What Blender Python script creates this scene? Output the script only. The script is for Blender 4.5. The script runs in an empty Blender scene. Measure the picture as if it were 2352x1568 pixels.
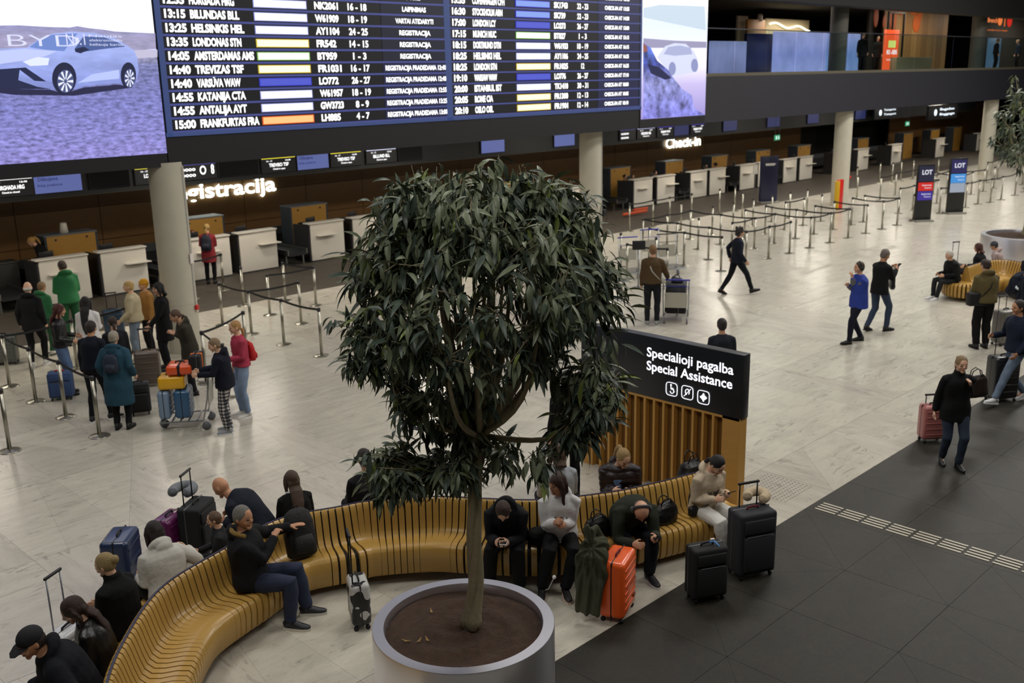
import bpy, math, random
import numpy as np
from mathutils import Vector, Matrix
C = bpy.context.scene.collection
R_ = math.radians
PI = math.pi
# ------------------------------------------------------------------ camera, light
CAMZ = 5.4
FOC, PITCH, ROLL, YAW = 2302.64, 0.257421, -0.0203143, 0.786286
def _axes():
    cp, sp = math.cos(PITCH), math.sin(PITCH)
    F = np.array([math.cos(YAW)*cp, math.sin(YAW)*cp, -sp])
    R0 = np.array([math.sin(YAW), -math.cos(YAW), 0.0]); U0 = np.cross(R0, F)
    c, s = math.cos(ROLL), math.sin(ROLL)
    return F, c*R0+s*U0, -s*R0+c*U0
AF, AR, AU = _axes()
def ray(x, y): return AF+(x-1176)/FOC*AR-(y-784)/FOC*AU
def fl(x, y, z=0.0):
    d = ray(x, y); t = (z-CAMZ)/d[2]
    return (float(t*d[0]), float(t*d[1]))
def py(x, y, Y):
    d = ray(x, y); t = Y/d[1]
    return (float(t*d[0]), float(CAMZ+t*d[2]))
def px_(x, y, X):
    d = ray(x, y); t = X/d[0]
    return (float(t*d[1]), float(CAMZ+t*d[2]))
cam = bpy.data.cameras.new('camera'); camo = bpy.data.objects.new('camera', cam); C.objects.link(camo)
M = Matrix.Identity(4)
for i in range(3):
    M[i][0] = AR[i]; M[i][1] = AU[i]; M[i][2] = -AF[i]
M[2][3] = CAMZ
camo.matrix_world = M
cam.sensor_width = 36; cam.lens = FOC/2352*36; cam.clip_end = 300; cam.clip_start = 0.1
cam.dof.use_dof = True; cam.dof.focus_distance = 9.0; cam.dof.aperture_fstop = 2.2
bpy.context.scene.camera = camo
sc = bpy.context.scene
sc.view_settings.view_transform = 'Standard'; sc.view_settings.look = 'None'
sc.view_settings.gamma = 1; sc.view_settings.use_curve_mapping = False
sc.view_settings.exposure = 0.0
w = bpy.data.worlds.new('world'); sc.world = w; w.use_nodes = True
w.node_tree.nodes['Background'].inputs[0].default_value = (0.55, 0.58, 0.65, 1)
w.node_tree.nodes['Background'].inputs[1].default_value = 0.10
def area(name, loc, sx, sy, power, col=(1, .93, .82), rot=(0, 0, 0), spread=PI):
    l = bpy.data.lights.new(name, 'AREA'); l.shape = 'RECTANGLE'; l.size = sx; l.size_y = sy
    l.energy = power; l.color = col; l.spread = spread
    o = bpy.data.objects.new(name, l); o.location = loc; o.rotation_euler = rot; C.objects.link(o); return o
# rows of atrium ceiling luminaires (the hall has a high ceiling)
for i, x in enumerate((1, 12, 23, 34, 46)):
    for j, y in enumerate((0.5, 10.5)):
        area('ceiling_lamp', (x, y, 12.2), 3.2, 3.2, (425, 410, 560, 1120, 1250)[i], (1, .965, .915))
# downlights in the deck soffit above the queue lanes and desks
for i in range(9):
    x = 3+i*7.5
    area('soffit_lamp', (x, 21.3, 3.79), 1.6, 0.5, 105, (1, .91, .78))
    area('soffit_lamp', (x+3.5, 24.3, 3.79), 1.6, 0.4, 85, (1, .90, .77))
for i in range(5):
    area('upper_lamp', (40+i*9, 23.6, 8.8), 4.0, 1.2, 210, (1, .87, .70))
area('upper_lamp', (57, 31.5, 8.6), 6.0, 2, 300, (1, .85, .68))

# ------------------------------------------------------------------ helpers
def hexc(h, a=1.0):
    h = h.lstrip('#'); r = [int(h[i:i+2], 16)/255 for i in (0, 2, 4)]
    return tuple((c/12.92 if c <= .04045 else ((c+.055)/1.055)**2.4) for c in r)+(a,)
MATS = {}
def mat(name, col, rough=.6, metal=0.0, emit=None, es=1.0, bump=0.0, bscale=40, var=0.0, vscale=6, coat=0.0, spec=None, stretch=None, sheen=0, trans=0, alpha=None):
    if name in MATS: return MATS[name]
    if isinstance(col, str): col = hexc(col)
    m = bpy.data.materials.new(name); m.use_nodes = True; nt = m.node_tree; b = nt.nodes['Principled BSDF']
    b.inputs['Base Color'].default_value = col; b.inputs['Roughness'].default_value = rough; b.inputs['Metallic'].default_value = metal
    if spec is not None: b.inputs['Specular IOR Level'].default_value = spec
    if coat: b.inputs['Coat Weight'].default_value = coat; b.inputs['Coat Roughness'].default_value = .15
    if sheen: b.inputs['Sheen Weight'].default_value = sheen
    if emit:
        b.inputs['Emission Color'].default_value = hexc(emit) if isinstance(emit, str) else emit
        b.inputs['Emission Strength'].default_value = es
    tc = None
    def coords(scale):
        nonlocal tc
        if tc is None: tc = nt.nodes.new('ShaderNodeTexCoord')
        mp = nt.nodes.new('ShaderNodeMapping'); mp.inputs['Scale'].default_value = stretch or (1, 1, 1)
        nt.links.new(tc.outputs['Object'], mp.inputs[0])
        n = nt.nodes.new('ShaderNodeTexNoise'); n.inputs['Scale'].default_value = scale; n.inputs['Detail'].default_value = 4
        nt.links.new(mp.outputs[0], n.inputs['Vector']); return n
    if var:
        n = coords(vscale); mx = nt.nodes.new('ShaderNodeMix'); mx.data_type = 'RGBA'
        mx.inputs[6].default_value = tuple(c*(1-var) for c in col[:3])+(1,); mx.inputs[7].default_value = tuple(min(1, c*(1+var)) for c in col[:3])+(1,)
        nt.links.new(n.outputs['Fac'], mx.inputs[0]); nt.links.new(mx.outputs[2], b.inputs['Base Color'])
    if bump:
        n = coords(bscale); bp = nt.nodes.new('ShaderNodeBump'); bp.inputs['Strength'].default_value = bump; bp.inputs['Distance'].default_value = .02
        nt.links.new(n.outputs['Fac'], bp.inputs['Height']); nt.links.new(bp.outputs[0], b.inputs['Normal'])
    MATS[name] = m; return m
def glow(name, col, s=1.0):
    return mat(name, (0.01, 0.01, 0.01, 1), .4, emit=col, es=s)
def cloth(col, kind='cloth'):
    k = kind+'_'+str(col)
    if isinstance(col, str):
        c = hexc(col); l = .3*c[0]+.5*c[1]+.2*c[2]; col = tuple((x*.80+l*.20)*.74 for x in c[:3])+(1,)
    if kind == 'leather': return mat(k, col, .38, bump=.25, bscale=25)
    if kind == 'puffer': return mat(k, col, .42, bump=.5, bscale=14, stretch=(1, 1, 2.4))
    if kind == 'denim': return mat(k, col, .85, bump=.2, bscale=60, var=.22, vscale=9)
    return mat(k, col, .85, bump=.3, bscale=22, var=.12, vscale=8, spec=.25)

class MB:
    def __init__(s): s.v = []; s.f = []; s.m = []
    def add(s, vs, fs, m=0):
        o = len(s.v); s.v.extend([tuple(map(float, p)) for p in vs]); s.f.extend([tuple(o+i for i in f) for f in fs]); s.m.extend([m]*len(fs)); return s
    def box(s, c, d, rz=0, m=0, M=None):
        x, y, z = d[0]/2, d[1]/2, d[2]/2; cs, sn = math.cos(rz), math.sin(rz)
        vs = []
        for p in ((-x, -y, -z), (x, -y, -z), (x, y, -z), (-x, y, -z), (-x, -y, z), (x, -y, z), (x, y, z), (-x, y, z)):
            q = Vector((p[0]*cs-p[1]*sn+c[0], p[0]*sn+p[1]*cs+c[1], p[2]+c[2]))
            if M is not None: q = M @ q
            vs.append(q)
        return s.add(vs, ((0, 3, 2, 1), (4, 5, 6, 7), (0, 1, 5, 4), (1, 2, 6, 5), (2, 3, 7, 6), (3, 0, 4, 7)), m)
    def rbox(s, c, d, r=.02, rz=0, m=0, M=None, seg=2):
        # box with rounded vertical edges and chamfered top/bottom
        hx, hy, hz = d[0]/2, d[1]/2, d[2]/2; r = min(r, hx*.95, hy*.95, hz*.95); cs, sn = math.cos(rz), math.sin(rz)
        rings = []
        for k in range(seg+1):
            a = PI/2*k/seg; rings.append((-hz+r*(1-math.sin(a)), r*(1-math.cos(a))))
        rings2 = [(-z_, i_) for z_, i_ in reversed(rings)]
        allr = list(reversed(rings))[::-1]
        allr = [(z_, i_) for z_, i_ in sorted(rings, key=lambda t: t[0])]+[(z_, i_) for z_, i_ in sorted(rings2, key=lambda t: t[0])]
        n = 4*(seg+1); vs = []
        for z_, ins in allr:
            rr = max(r-ins, r*.02)
            for q, (sx, sy) in enumerate(((1, 1), (-1, 1), (-1, -1), (1, -1))):
                for k in range(seg+1):
                    a = PI/2*q+PI/2*k/seg
                    x = sx*(hx-r)+rr*math.cos(a); y = sy*(hy-r)+rr*math.sin(a)
                    p = Vector((x*cs-y*sn+c[0], x*sn+y*cs+c[1], z_+c[2]))
                    if M is not None: p = M @ p
                    vs.append(p)
        fs = []
        for k in range(len(allr)-1):
            for i in range(n): fs.append((k*n+i, k*n+(i+1) % n, (k+1)*n+(i+1) % n, (k+1)*n+i))
        fs.append(tuple(range(n-1, -1, -1))); fs.append(tuple((len(allr)-1)*n+i for i in range(n)))
        return s.add(vs, fs, m)
    def loft(s, cs, rx, ry=None, side=(1, 0, 0), n=12, m=0, cap=.5, sup=1.0):
        """closed tube through centres cs; rx along side axis, ry across"""
        cs = [Vector(c) for c in cs]; N = len(cs)
        if isinstance(rx, (int, float)): rx = [rx]*N
        if ry is None: ry = rx
        if isinstance(ry, (int, float)): ry = [ry]*N
        vs = []; S = Vector(side).normalized(); first = None
        for i in range(N):
            t = (cs[min(i+1, N-1)]-cs[max(i-1, 0)])
            t = t.normalized() if t.length > 1e-9 else Vector((0, 0, 1))
            u = S-t*S.dot(t)
            if u.length < 1e-3: u = t.orthogonal()
            u.normalize(); v = t.cross(u)
            S = u
            if i == 0: t0 = t
            for k in range(n):
                a = 2*PI*k/n; ca, sa = math.cos(a), math.sin(a)
                if sup != 1.0: ca = math.copysign(abs(ca)**sup, ca); sa = math.copysign(abs(sa)**sup, sa)
                vs.append(cs[i]+u*(rx[i]*ca)+v*(ry[i]*sa))
        fs = [(i*n+k, i*n+(k+1) % n, (i+1)*n+(k+1) % n, (i+1)*n+k) for i in range(N-1) for k in range(n)]
        a = len(vs); vs.append(cs[0]-t0*min(rx[0], ry[0])*cap); vs.append(cs[-1]+t*min(rx[-1], ry[-1])*cap)
        fs += [(k, a, (k+1) % n)[::1] for k in range(n)]
        fs += [((N-1)*n+(k+1) % n, a+1, (N-1)*n+k)[::1] for k in range(n)]
        return s.add(vs, fs, m)
    def tube(s, pts, r, n=8, m=0): return s.loft(pts, r, None, (.3, .5, .8), n, m, cap=0)
    def cyl(s, p0, p1, r0, r1=None, n=16, m=0): return s.loft([p0, p1], [r0, r1 if r1 is not None else r0], None, (1, 0, 0.01), n, m, cap=0)
    def ell(s, c, r, M=None, nu=14, nv=9, m=0, fn=None):
        vs = []; c = Vector(c)
        for j in range(nv+1):
            ph = PI*j/nv
            for i in range(nu if 0 < j < nv else 1):
                th = 2*PI*i/nu; u = (math.sin(ph)*math.cos(th), math.sin(ph)*math.sin(th), math.cos(ph))
                p = Vector((u[0]*r[0], u[1]*r[1], u[2]*r[2]))
                if fn: p = Vector(fn(u, p))
                if M is not None: p = M.to_3x3() @ p
                vs.append(p+c)
        fs = []; idx = lambda j, i: 0 if j == 0 else (1+(nv-1)*nu if j == nv else 1+(j-1)*nu+i % nu)
        for j in range(nv):
            for i in range(nu):
                q = [idx(j, i), idx(j+1, i), idx(j+1, i+1), idx(j, i+1)]; q = [a for k, a in enumerate(q) if a not in q[:k]]
                fs.append(tuple(q))
        return s.add(vs, fs, m)
    def lathe(s, prof, c=(0, 0, 0), n=32, m=0):
        vs = []; N = len(prof)
        for r, z in prof:
            for k in range(n): a = 2*PI*k/n; vs.append((c[0]+r*math.cos(a), c[1]+r*math.sin(a), c[2]+z))
        fs = [(i*n+k, i*n+(k+1) % n, (i+1)*n+(k+1) % n, (i+1)*n+k) for i in range(N-1) for k in range(n)]
        fs.append(tuple(range(n-1, -1, -1))); fs.append(tuple((N-1)*n+k for k in range(n)))
        return s.add(vs, fs, m)
    def prism(s, poly, d0, d1, fn, m=0):
        """polygon (a,b) extruded between depths d0,d1; fn(a,b,d)->xyz"""
        n = len(poly); vs = [fn(a, b, d0) for a, b in poly]+[fn(a, b, d1) for a, b in poly]
        fs = [tuple(range(n-1, -1, -1)), tuple(range(n, 2*n))]+[(k, (k+1) % n, n+(k+1) % n, n+k) for k in range(n)]
        return s.add(vs, fs, m)
    def mesh(s, name, mats, smooth=False):
        me = bpy.data.meshes.new(name); me.from_pydata(s.v, [], s.f)
        for m in (mats if isinstance(mats, (list, tuple)) else [mats]): me.materials.append(m)
        if any(s.m): me.polygons.foreach_set('material_index', s.m)
        if smooth: me.polygons.foreach_set('use_smooth', [True]*len(s.f))
        me.update(); return me
    def build(s, name, mats, parent=None, smooth=False, label=None, kind=None, auto=None):
        o = bpy.data.objects.new(name, s.mesh(name, mats, smooth)); C.objects.link(o)
        if parent: o.parent = parent
        if label: o['label'] = label
        if kind: o['kind'] = kind
        if auto:
            o.data.polygons.foreach_set('use_smooth', [True]*len(s.f))
            bpy.data.meshes[o.data.name].set_sharp_from_angle(angle=R_(auto))
        return o
def tag(o, label, cat, group=None):
    o['label'] = label; o['category'] = cat
    if group: o['group'] = group
    return o
def thing(name, label, cat, loc=(0, 0, 0), rz=0, group=None):
    o = bpy.data.objects.new(name, None); o.empty_display_size = .1; C.objects.link(o)
    o.location = loc; o.rotation_euler = (0, 0, rz); return tag(o, label, cat, group)
KIDS = {}
def dup(root, loc, rz, label, group=None):
    r = root.copy(); C.objects.link(r); r.location = loc; r.rotation_euler = (0, 0, rz); r['label'] = label
    if group: r['group'] = group
    def rec(a, b):
        for ch in list(a.children):
            c = ch.copy(); C.objects.link(c); c.parent = b; rec(ch, c)
    rec(root, r); return r
def struct(o): o['kind'] = 'structure'; return o
rnd = random.Random(7)

# text collected first, converted in one go
TEXTS = []
def text(group, s, fn, h, a, b, width=None, m=0, align='L', bold=.012):
    """fn(a,b)->xyz plane map (a to the right, b up); cap height h; baseline at (a,b)"""
    cu = bpy.data.curves.new('t', 'FONT'); cu.body = s; cu.size = 1; cu.resolution_u = 3; cu.offset = bold
    o = bpy.data.objects.new('t', cu); C.objects.link(o); TEXTS.append((group, o, fn, h, a, b, width, m, align))
TG = {}
def textgroup(key, name, mats, parent, label=None): TG[key] = (name, mats, parent, label, MB())
def finish_texts():
    bpy.context.view_layer.update(); dg = bpy.context.evaluated_depsgraph_get()
    for group, o, fn, h, a, b, width, m, align in TEXTS:
        me = bpy.data.meshes.new_from_object(o.evaluated_get(dg)); n = len(me.vertices)
        if n:
            co = np.empty(n*3); me.vertices.foreach_get('co', co); co = co.reshape(-1, 3)
            x0, x1 = co[:, 0].min(), co[:, 0].max(); k = h/.70; kx = k if width is None else width/(x1-x0)
            w_ = (x1-x0)*kx; off = {'L': 0, 'C': -w_/2, 'R': -w_}[align]
            TG[group][4].add([fn(a+off+(p[0]-x0)*kx, b+p[1]*k) for p in co], [tuple(p.vertices) for p in me.polygons], m)
        bpy.data.meshes.remove(me)
    for _, o, *_r in TEXTS:
        cu = o.data; bpy.data.objects.remove(o); bpy.data.curves.remove(cu)
    for name, mats, parent, label, mb in TG.values():
        if mb.v: mb.build(name, mats, parent, label=label)
# remesh queue
RQ = []
def organic(mb, name, mats, parent, vox=.012, smooth=2, post=None, dec=None):
    o = mb.build(name, mats, parent, smooth=True); RQ.append((o, mats, post))
    md = o.modifiers.new('r', 'REMESH'); md.mode = 'VOXEL'; md.voxel_size = vox; md.use_smooth_shade = True
    if smooth: s = o.modifiers.new('s', 'SMOOTH'); s.factor = .5; s.iterations = smooth
    if dec: d = o.modifiers.new('d', 'DECIMATE'); d.ratio = dec
    return o
def finish_organic():
    bpy.context.view_layer.update(); dg = bpy.context.evaluated_depsgraph_get(); new = []
    for o, mats, post in RQ: new.append(bpy.data.meshes.new_from_object(o.evaluated_get(dg)))
    for (o, mats, post), me in zip(RQ, new):
        o.modifiers.clear(); old = o.data; nm = old.name; o.data = me; bpy.data.meshes.remove(old); me.name = nm
        me.materials.clear()
        for m in (mats if isinstance(mats, (list, tuple)) else [mats]): me.materials.append(m)
        me.polygons.foreach_set('use_smooth', [True]*len(me.polygons))
        if post: post(me)
        me.update()
def wrinkle(amp, fx=26., seed=0.):
    def f(me):
        n = len(me.vertices); co = np.empty(n*3); me.vertices.foreach_get('co', co); co = co.reshape(-1, 3)
        no = np.empty(n*3); me.vertices.foreach_get('normal', no); no = no.reshape(-1, 3)
        x, y, z = co.T
        d = np.sin(z*fx+2.2*np.sin(x*9+seed)+1.7*np.sin(y*11+seed*2))*.5+np.sin(z*fx*.55+x*17+y*13+seed)*.5
        co += no*(d*amp)[:, None]; me.vertices.foreach_set('co', co.ravel())
    return f
def folds(amp):
    def f(me):
        n = len(me.vertices); co = np.empty(n*3); me.vertices.foreach_get('co', co); co = co.reshape(-1, 3)
        no = np.empty(n*3); me.vertices.foreach_get('normal', no); no = no.reshape(-1, 3)
        a = np.arctan2(co[:, 1]-co[:, 1].mean(), co[:, 0]-co[:, 0].mean()); d = np.sin(a*9+co[:, 2]*6+1.5*np.sin(co[:, 2]*11))+.5*np.sin(a*17-co[:, 2]*9)
        co += no*(d*amp)[:, None]; me.vertices.foreach_set('co', co.ravel())
    return f
def quilt(amp, pitch):
    def f(me):
        n = len(me.vertices); co = np.empty(n*3); me.vertices.foreach_get('co', co); co = co.reshape(-1, 3)
        no = np.empty(n*3); me.vertices.foreach_get('normal', no); no = no.reshape(-1, 3)
        d = np.abs(np.sin(co[:, 2]*PI/pitch+.3*np.sin(co[:, 0]*20)))**.6-.6
        co += no*(d*amp)[:, None]; me.vertices.foreach_set('co', co.ravel())
    return f
# ------------------------------------------------------------------ people
SKIN = {0: '#c99a7c', 1: '#b98665', 2: '#d8ab8e', 3: '#8a5a40'}
def ik(a, t, l1, l2, pole):
    a, t, pole = Vector(a), Vector(t), Vector(pole); d = t-a; L = d.length
    if L > (l1+l2)*.995: t = a+d*((l1+l2)*.995/L); d = t-a; L = d.length
    L = max(L, abs(l1-l2)+.02); u = d.normalized(); x = (l1*l1-l2*l2+L*L)/(2*L); hgt = math.sqrt(max(l1*l1-x*x, 0))
    p = pole-u*pole.dot(u); p = p.normalized() if p.length > 1e-4 else Vector((0, 0, 1))
    return a+u*x+p*hgt, t
def hand(mb, W, d, nrm, side, curl, fr):
    """palm and five fingers; d = pointing direction, nrm = palm normal, side = +1 right hand"""
    d = Vector(d).normalized(); n = Vector(nrm); n = (n-d*n.dot(d)); n = n.normalized() if n.length > 1e-3 else d.orthogonal().normalized()
    a = d.cross(n).normalized()*side     # towards the thumb side
    W = Vector(W)
    mb.loft([W-d*.02, W+d*.02, W+d*.055, W+d*.088], [.026, .034, .041, .038], [.022, .018, .016, .013], a, 10)
    for k, (o, l) in enumerate(((.030, .066), (.010, .075), (-.010, .070), (-.029, .055))):
        r0 = W+d*.078+a*o; c = curl*(1+.08*k); pts = [r0]; ang = 0
        for seg in (.45, .32, .23):
            ang += c*(.9 if seg > .4 else .75); pts.append(pts[-1]+(d*math.cos(ang)+n*math.sin(ang)+a*(o*.9))*(l*seg))
        mb.loft(pts, [fr, fr*.97, fr*.92, fr*.8], None, a, 8)
    t0 = W+d*.022+a*.030
    td = (d*.62+a*.62+n*.35).normalized(); t1 = t0+td*.036; t2 = t1+(d*.8+a*(.35-curl*.3)+n*.4*(.4+curl)).normalized()*.032
    mb.loft([t0-td*.015, t0, t1, t2], [fr*1.25, fr*1.35, fr*1.15, fr*.9], None, n, 8)
ALLP = []
def person(label, at, face, h=1.72, pose='stand', seat=.43, lean=4, side=0, twist=0, head=(8, 0), lh=None, rh=None, feet=None,
           top='#202024', kind='cloth', hem=.08, bulk=1., bottom='#1b1c20', bkind='cloth', leg=1., hair=('short', '#3a2a20'), skin=0,
           shoe='#151515', sole=None, hood=None, fur=None, curl=.5, near=True, z0=0., lp=None, rp=None, palms=(None, None), collar=None,
           sleeve=None, bare=False, jname='jacket', group=None, brim=None, lowest=None, hipy=0., lining=False):
    bulk *= 1.07; leg *= 1.08
    s = h/1.75; root = thing('person', label, 'person', (at[0], at[1], z0), R_(face)-PI/2, group); root.scale = (s, s, s)
    v1, v2, v3 = (.0068, .0115, .0085) if near is True else ((.011, .015, .012) if near == 'mid' else (.019, .022, .018))
    fr = .0088 if near is True else (.0105 if near == 'mid' else .014)
    P = Vector((0, hipy, .972 if pose == 'stand' else .935)) if pose != 'sit' else Vector((0, hipy, seat/s+.075))
    def sp(t):
        p = Vector(P); n = 10
        if t <= 0: a = R_(lean*.45); return p+Vector((math.sin(R_(side)), math.sin(a), math.cos(a)))*t
        for i in range(n):
            tt = t*(i+.5)/n; a = R_(lean*(.45+1.1*tt/.5)); p = p+Vector((math.sin(R_(side)), math.sin(a), math.cos(a))).normalized()*(t/n)
        return p
    al = R_(lean*1.35); dn = Vector((math.sin(R_(side)), math.sin(al), math.cos(al))).normalized()
    rt = Vector((math.cos(R_(twist)), math.sin(R_(twist)), 0)); rt = (rt-dn*rt.dot(dn)).normalized(); fw = dn.cross(rt)
    N = sp(.50); Mh = (Matrix.Rotation(R_(head[1]), 4, 'Z') @ Matrix.Rotation(R_(-head[0]), 4, 'X') @ Matrix.Rotation(R_(head[2] if len(head) > 2 else 0), 4, 'Y')).to_3x3()
    Hc = N+dn*.052+Mh @ Vector((0, .022, .103))
    SH = [N-dn*.062-rt*.160*bulk**.45, N-dn*.062+rt*.160*bulk**.45]
    tw = R_(twist)
    def T(v, sx):
        if v is None: v = (sx*.235, .06, .85) if pose != 'sit' else (sx*.13, .36, P.z+.12)
        return Vector(v)
    hands = []; mids = []
    for k, (v, pl) in enumerate(((lh, lp), (rh, rp))):
        sx = -1 if k == 0 else 1; t = T(v if v is None or v[0] != 'w' else None, sx)
        
        if v is not None and v[0] == 'w':
            Mi_ = (Matrix.Translation((at[0], at[1], z0)) @ Matrix.Rotation(R_(face)-PI/2, 4, 'Z') @ Matrix.Scale(s, 4)).inverted(); t = Mi_ @ Vector(v[1:])
        e, wv = ik(SH[k], t, .29, .265, pl or (sx*.30, -.75, -.45)); hands.append(wv); mids.append(e)
    if feet is None:
        feet = ((-.10, .0, 0, 0), (.10, .02, 0, 0)) if pose == 'stand' else (((-.09, -.26, .05, 35), (.09, .30, 0, -14)) if pose == 'walk' else ((-.11, .46, 0, 0), (.11, .44, 0, 0)))
    HP = [P+Vector((-.092, 0, -.03)), P+Vector((.092, 0, -.03))]; AN = []; KN = []
    for k, f in enumerate(feet):
        t = Vector((f[0], f[1], f[2]+.085)); kn, an = ik(HP[k], t, .437, .43, (0.12*(-1 if k == 0 else 1), 1, .15)); KN.append(kn); AN.append(an)
    # body: one continuous surface
    b = MB()
    def hd(u, p):
        x, y, z = p; jz = max(0, -u[2]); x *= 1-.30*jz**1.3; y *= 1-.10*jz
        if u[1] < 0: y *= 1-.14*jz
        if u[1] > 0 and abs(u[2]) < .8: y += .004
        return (x, y, z)
    b.ell(Hc, (.076, .096, .118), Mh, 22, 16, fn=hd)
    for c, r in (((0, .099, -.014), (.013, .019, .024)), ((.077, -.006, -.008), (.010, .018, .030)), ((-.077, -.006, -.008), (.010, .018, .030)),
                 ((0, .070, -.092), (.030, .022, .022)), ((0, .082, .030), (.046, .012, .011)), ((0, .092, -.055), (.024, .009, .009)),
                 ((.040, .066, -.028), (.022, .018, .022)), ((-.040, .066, -.028), (.022, .018, .022))):
        b.ell(Hc+Mh @ Vector(c), r, Mh, 10, 7)
    b.loft([N-dn*.06, N+dn*.02, Hc+Mh @ Vector((0, -.018, -.065)), Hc+Mh @ Vector((0, -.014, -.02))], [.062, .054, .052, .05], None, rt, 12)
    b.loft([sp(t) for t in (-.10, -.04, .05, .15, .28, .38, .44, .48, .52)], [a*bulk**.5 for a in (.12, .15, .15, .135, .15, .155, .13, .085, .05)],
           [.08, .10, .10, .09, .10, .10, .085, .065, .05], rt, 14)
    for k in (0, 1):
        S, E, W = SH[k], mids[k], hands[k]; sx = -1 if k == 0 else 1
        b.loft([S-rt*sx*.03-dn*.02, S-dn*.02-rt*sx*.006, S.lerp(E, .5), E, E.lerp(W, .35), W], [.038, .043, .042, .038, .039, .026], None, fw, 10)
        d = (W-E).normalized(); nr = palms[k] if palms[k] is not None else (-sx*.9, .35, -.1)
        cu = curl[k] if isinstance(curl, tuple) else curl
        hand(b, W, d, nr, (1 if k == 1 else -1)*1, cu, fr)
        K, A = KN[k], AN[k]; H = HP[k]
        b.loft([H, H.lerp(K, .4), K, K.lerp(A, .35), A], [.08, .072, .052, .050, .035], None, (1, 0, 0), 10)
        dr = Vector((math.sin(R_(feet[k][4]) if len(feet[k]) > 4 else .12*sx), 1, 0)).normalized(); b.loft([A, A+Vector((0, 0, -.03))+dr*.03, A+Vector((0, 0, -.055))+dr*.10], [.035, .034, .025], None, (1, 0, 0), 8)
    Mi = Mh.transposed()
    def face_mats(me):
        n = len(me.polygons); ce = np.empty(n*3); me.polygons.foreach_get('center', ce); ce = ce.reshape(-1, 3)-np.array(Hc)
        q = ce @ np.array(Mh)      # inverse rotation
        x, y, z = q.T; ax = abs(x); mi = np.zeros(n, int)
        ey = (y > .06) & (abs(ax-.031) < .0125) & (abs(z-.006) < .0062); br = (y > .06) & (ax > .014) & (ax < .048) & (abs(z-.030) < .0055)
        li = (y > .07) & (ax < .023) & (abs(z+.056) < .0065)
        mi[ey] = 1; mi[br] = 2; mi[li] = 3; me.polygons.foreach_set('material_index', mi)
    hc = hair[1] if hair else '#3a2a20'
    sm = mat('skin_%d' % skin, SKIN[skin], .5, bump=.05, bscale=120, var=.06, vscale=20)
    organic(b, 'body', [sm, mat('eye', '#20181a', .3), mat('brow_'+hc, hc, .8), mat('lip', '#9c5a50', .5)], root, v1, 1, face_mats, dec=.4 if near is True else .6)
    # trousers
    q = MB(); wd = leg
    q.loft([P+Vector((0, 0, .08)), P+Vector((0, 0, .0)), P+Vector((0, .0, -.07)), P+Vector((0, 0, -.11))], [.155*bulk**.5, .172*bulk**.5, .165*bulk**.5, .10], [.112, .128, .12, .08], (1, 0, 0), 14)
    for k in (0, 1):
        K, A, H = KN[k], AN[k], HP[k]
        q.loft([H, H.lerp(K, .35), H.lerp(K, .75), K, K.lerp(A, .3), K.lerp(A, .7), A+Vector((0, 0, .015))], [.096, .090*wd**.3, .074*wd**.6, .066*wd**.8, .062*wd, .053*wd, .050*wd], None, (1, 0, 0), 12)
    fx = 30 if bkind != 'plaid' else 22
    pm = cloth(bottom, bkind) if bkind != 'plaid' else plaid()
    organic(q, 'trousers', pm, root, v2, 2, wrinkle(.0045, fx, h*7))
    # shoes
    for k, f in enumerate(feet):
        A = AN[k]; sx = -1 if k == 0 else 1; yaw = -R_(f[4]) if len(f) > 4 else -.12*sx
        Mf = Matrix.Translation(A) @ Matrix.Rotation(yaw, 4, 'Z') @ Matrix.Rotation(-R_(f[3]), 4, 'X')
        m = MB(); pf = lambda v: Mf @ Vector(v)
        m.loft([pf(v) for v in ((0, -.066, -.035), (0, -.05, -.03), (0, 0, -.022), (0, .06, -.034), (0, .12, -.046), (0, .175, -.052), (0, .20, -.055))], [.025, .036, .039, .042, .045, .036, .018], [.035, .042, .048, .036, .026, .020, .012], Mf.to_3x3() @ Vector((1, 0, 0)), 12, cap=.3)
        m.loft([pf((0, -.01, .03)), pf((0, -.012, -.03))], [.048, .046], None, Mf.to_3x3() @ Vector((1, 0, 0)), 12, cap=0)
        so = m.build('shoe', mat('shoe_'+shoe, shoe, .5), root, True)
        sl = MB(); ol = [(-.030, -.070), (0, -.080), (.030, -.070), (.038, 0), (.046, .09), (.040, .16), (.018, .205), (-.014, .205), (-.036, .16), (-.044, .09), (-.036, 0)]
        sl.prism(ol, -.086, -.062, lambda a, bb, d: pf((a, bb, d))); sl.build('sole', mat('sole_'+(sole or '#101010'), sole or '#101010', .7), so)
    # top garment
    j = MB(); bk = bulk
    low = [] 
    if hem > .02:
        if pose == 'sit': low = [(sp(-.05), .178, .135), (sp(0), .182, .138)]
        else:
            nl = max(1, int(hem/.12)); low = [(P+Vector((0, 0, -hem*(nl-i)/nl)), .190+.030*(hem*(nl-i)/nl), .142+.03*(hem*(nl-i)/nl)) for i in range(nl)]+[(P, .184, .14)]
    else: low = [(sp(.02), .165, .125)]
    pr = low+[(sp(.12), .165, .128), (sp(.25), .178, .130), (sp(.36), .180, .132), (sp(.41), .158, .122), (sp(.45), .125, .10), (sp(.485), .092, .082), (sp(.512), .070, .070)]
    if collar: pr.append((sp(.50)+dn*.05, .068, .070))
    j.loft([a for a, _, _ in pr], [r*bk for _, r, _ in pr], [r*bk for _, _, r in pr], rt, 18, cap=.15)
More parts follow.
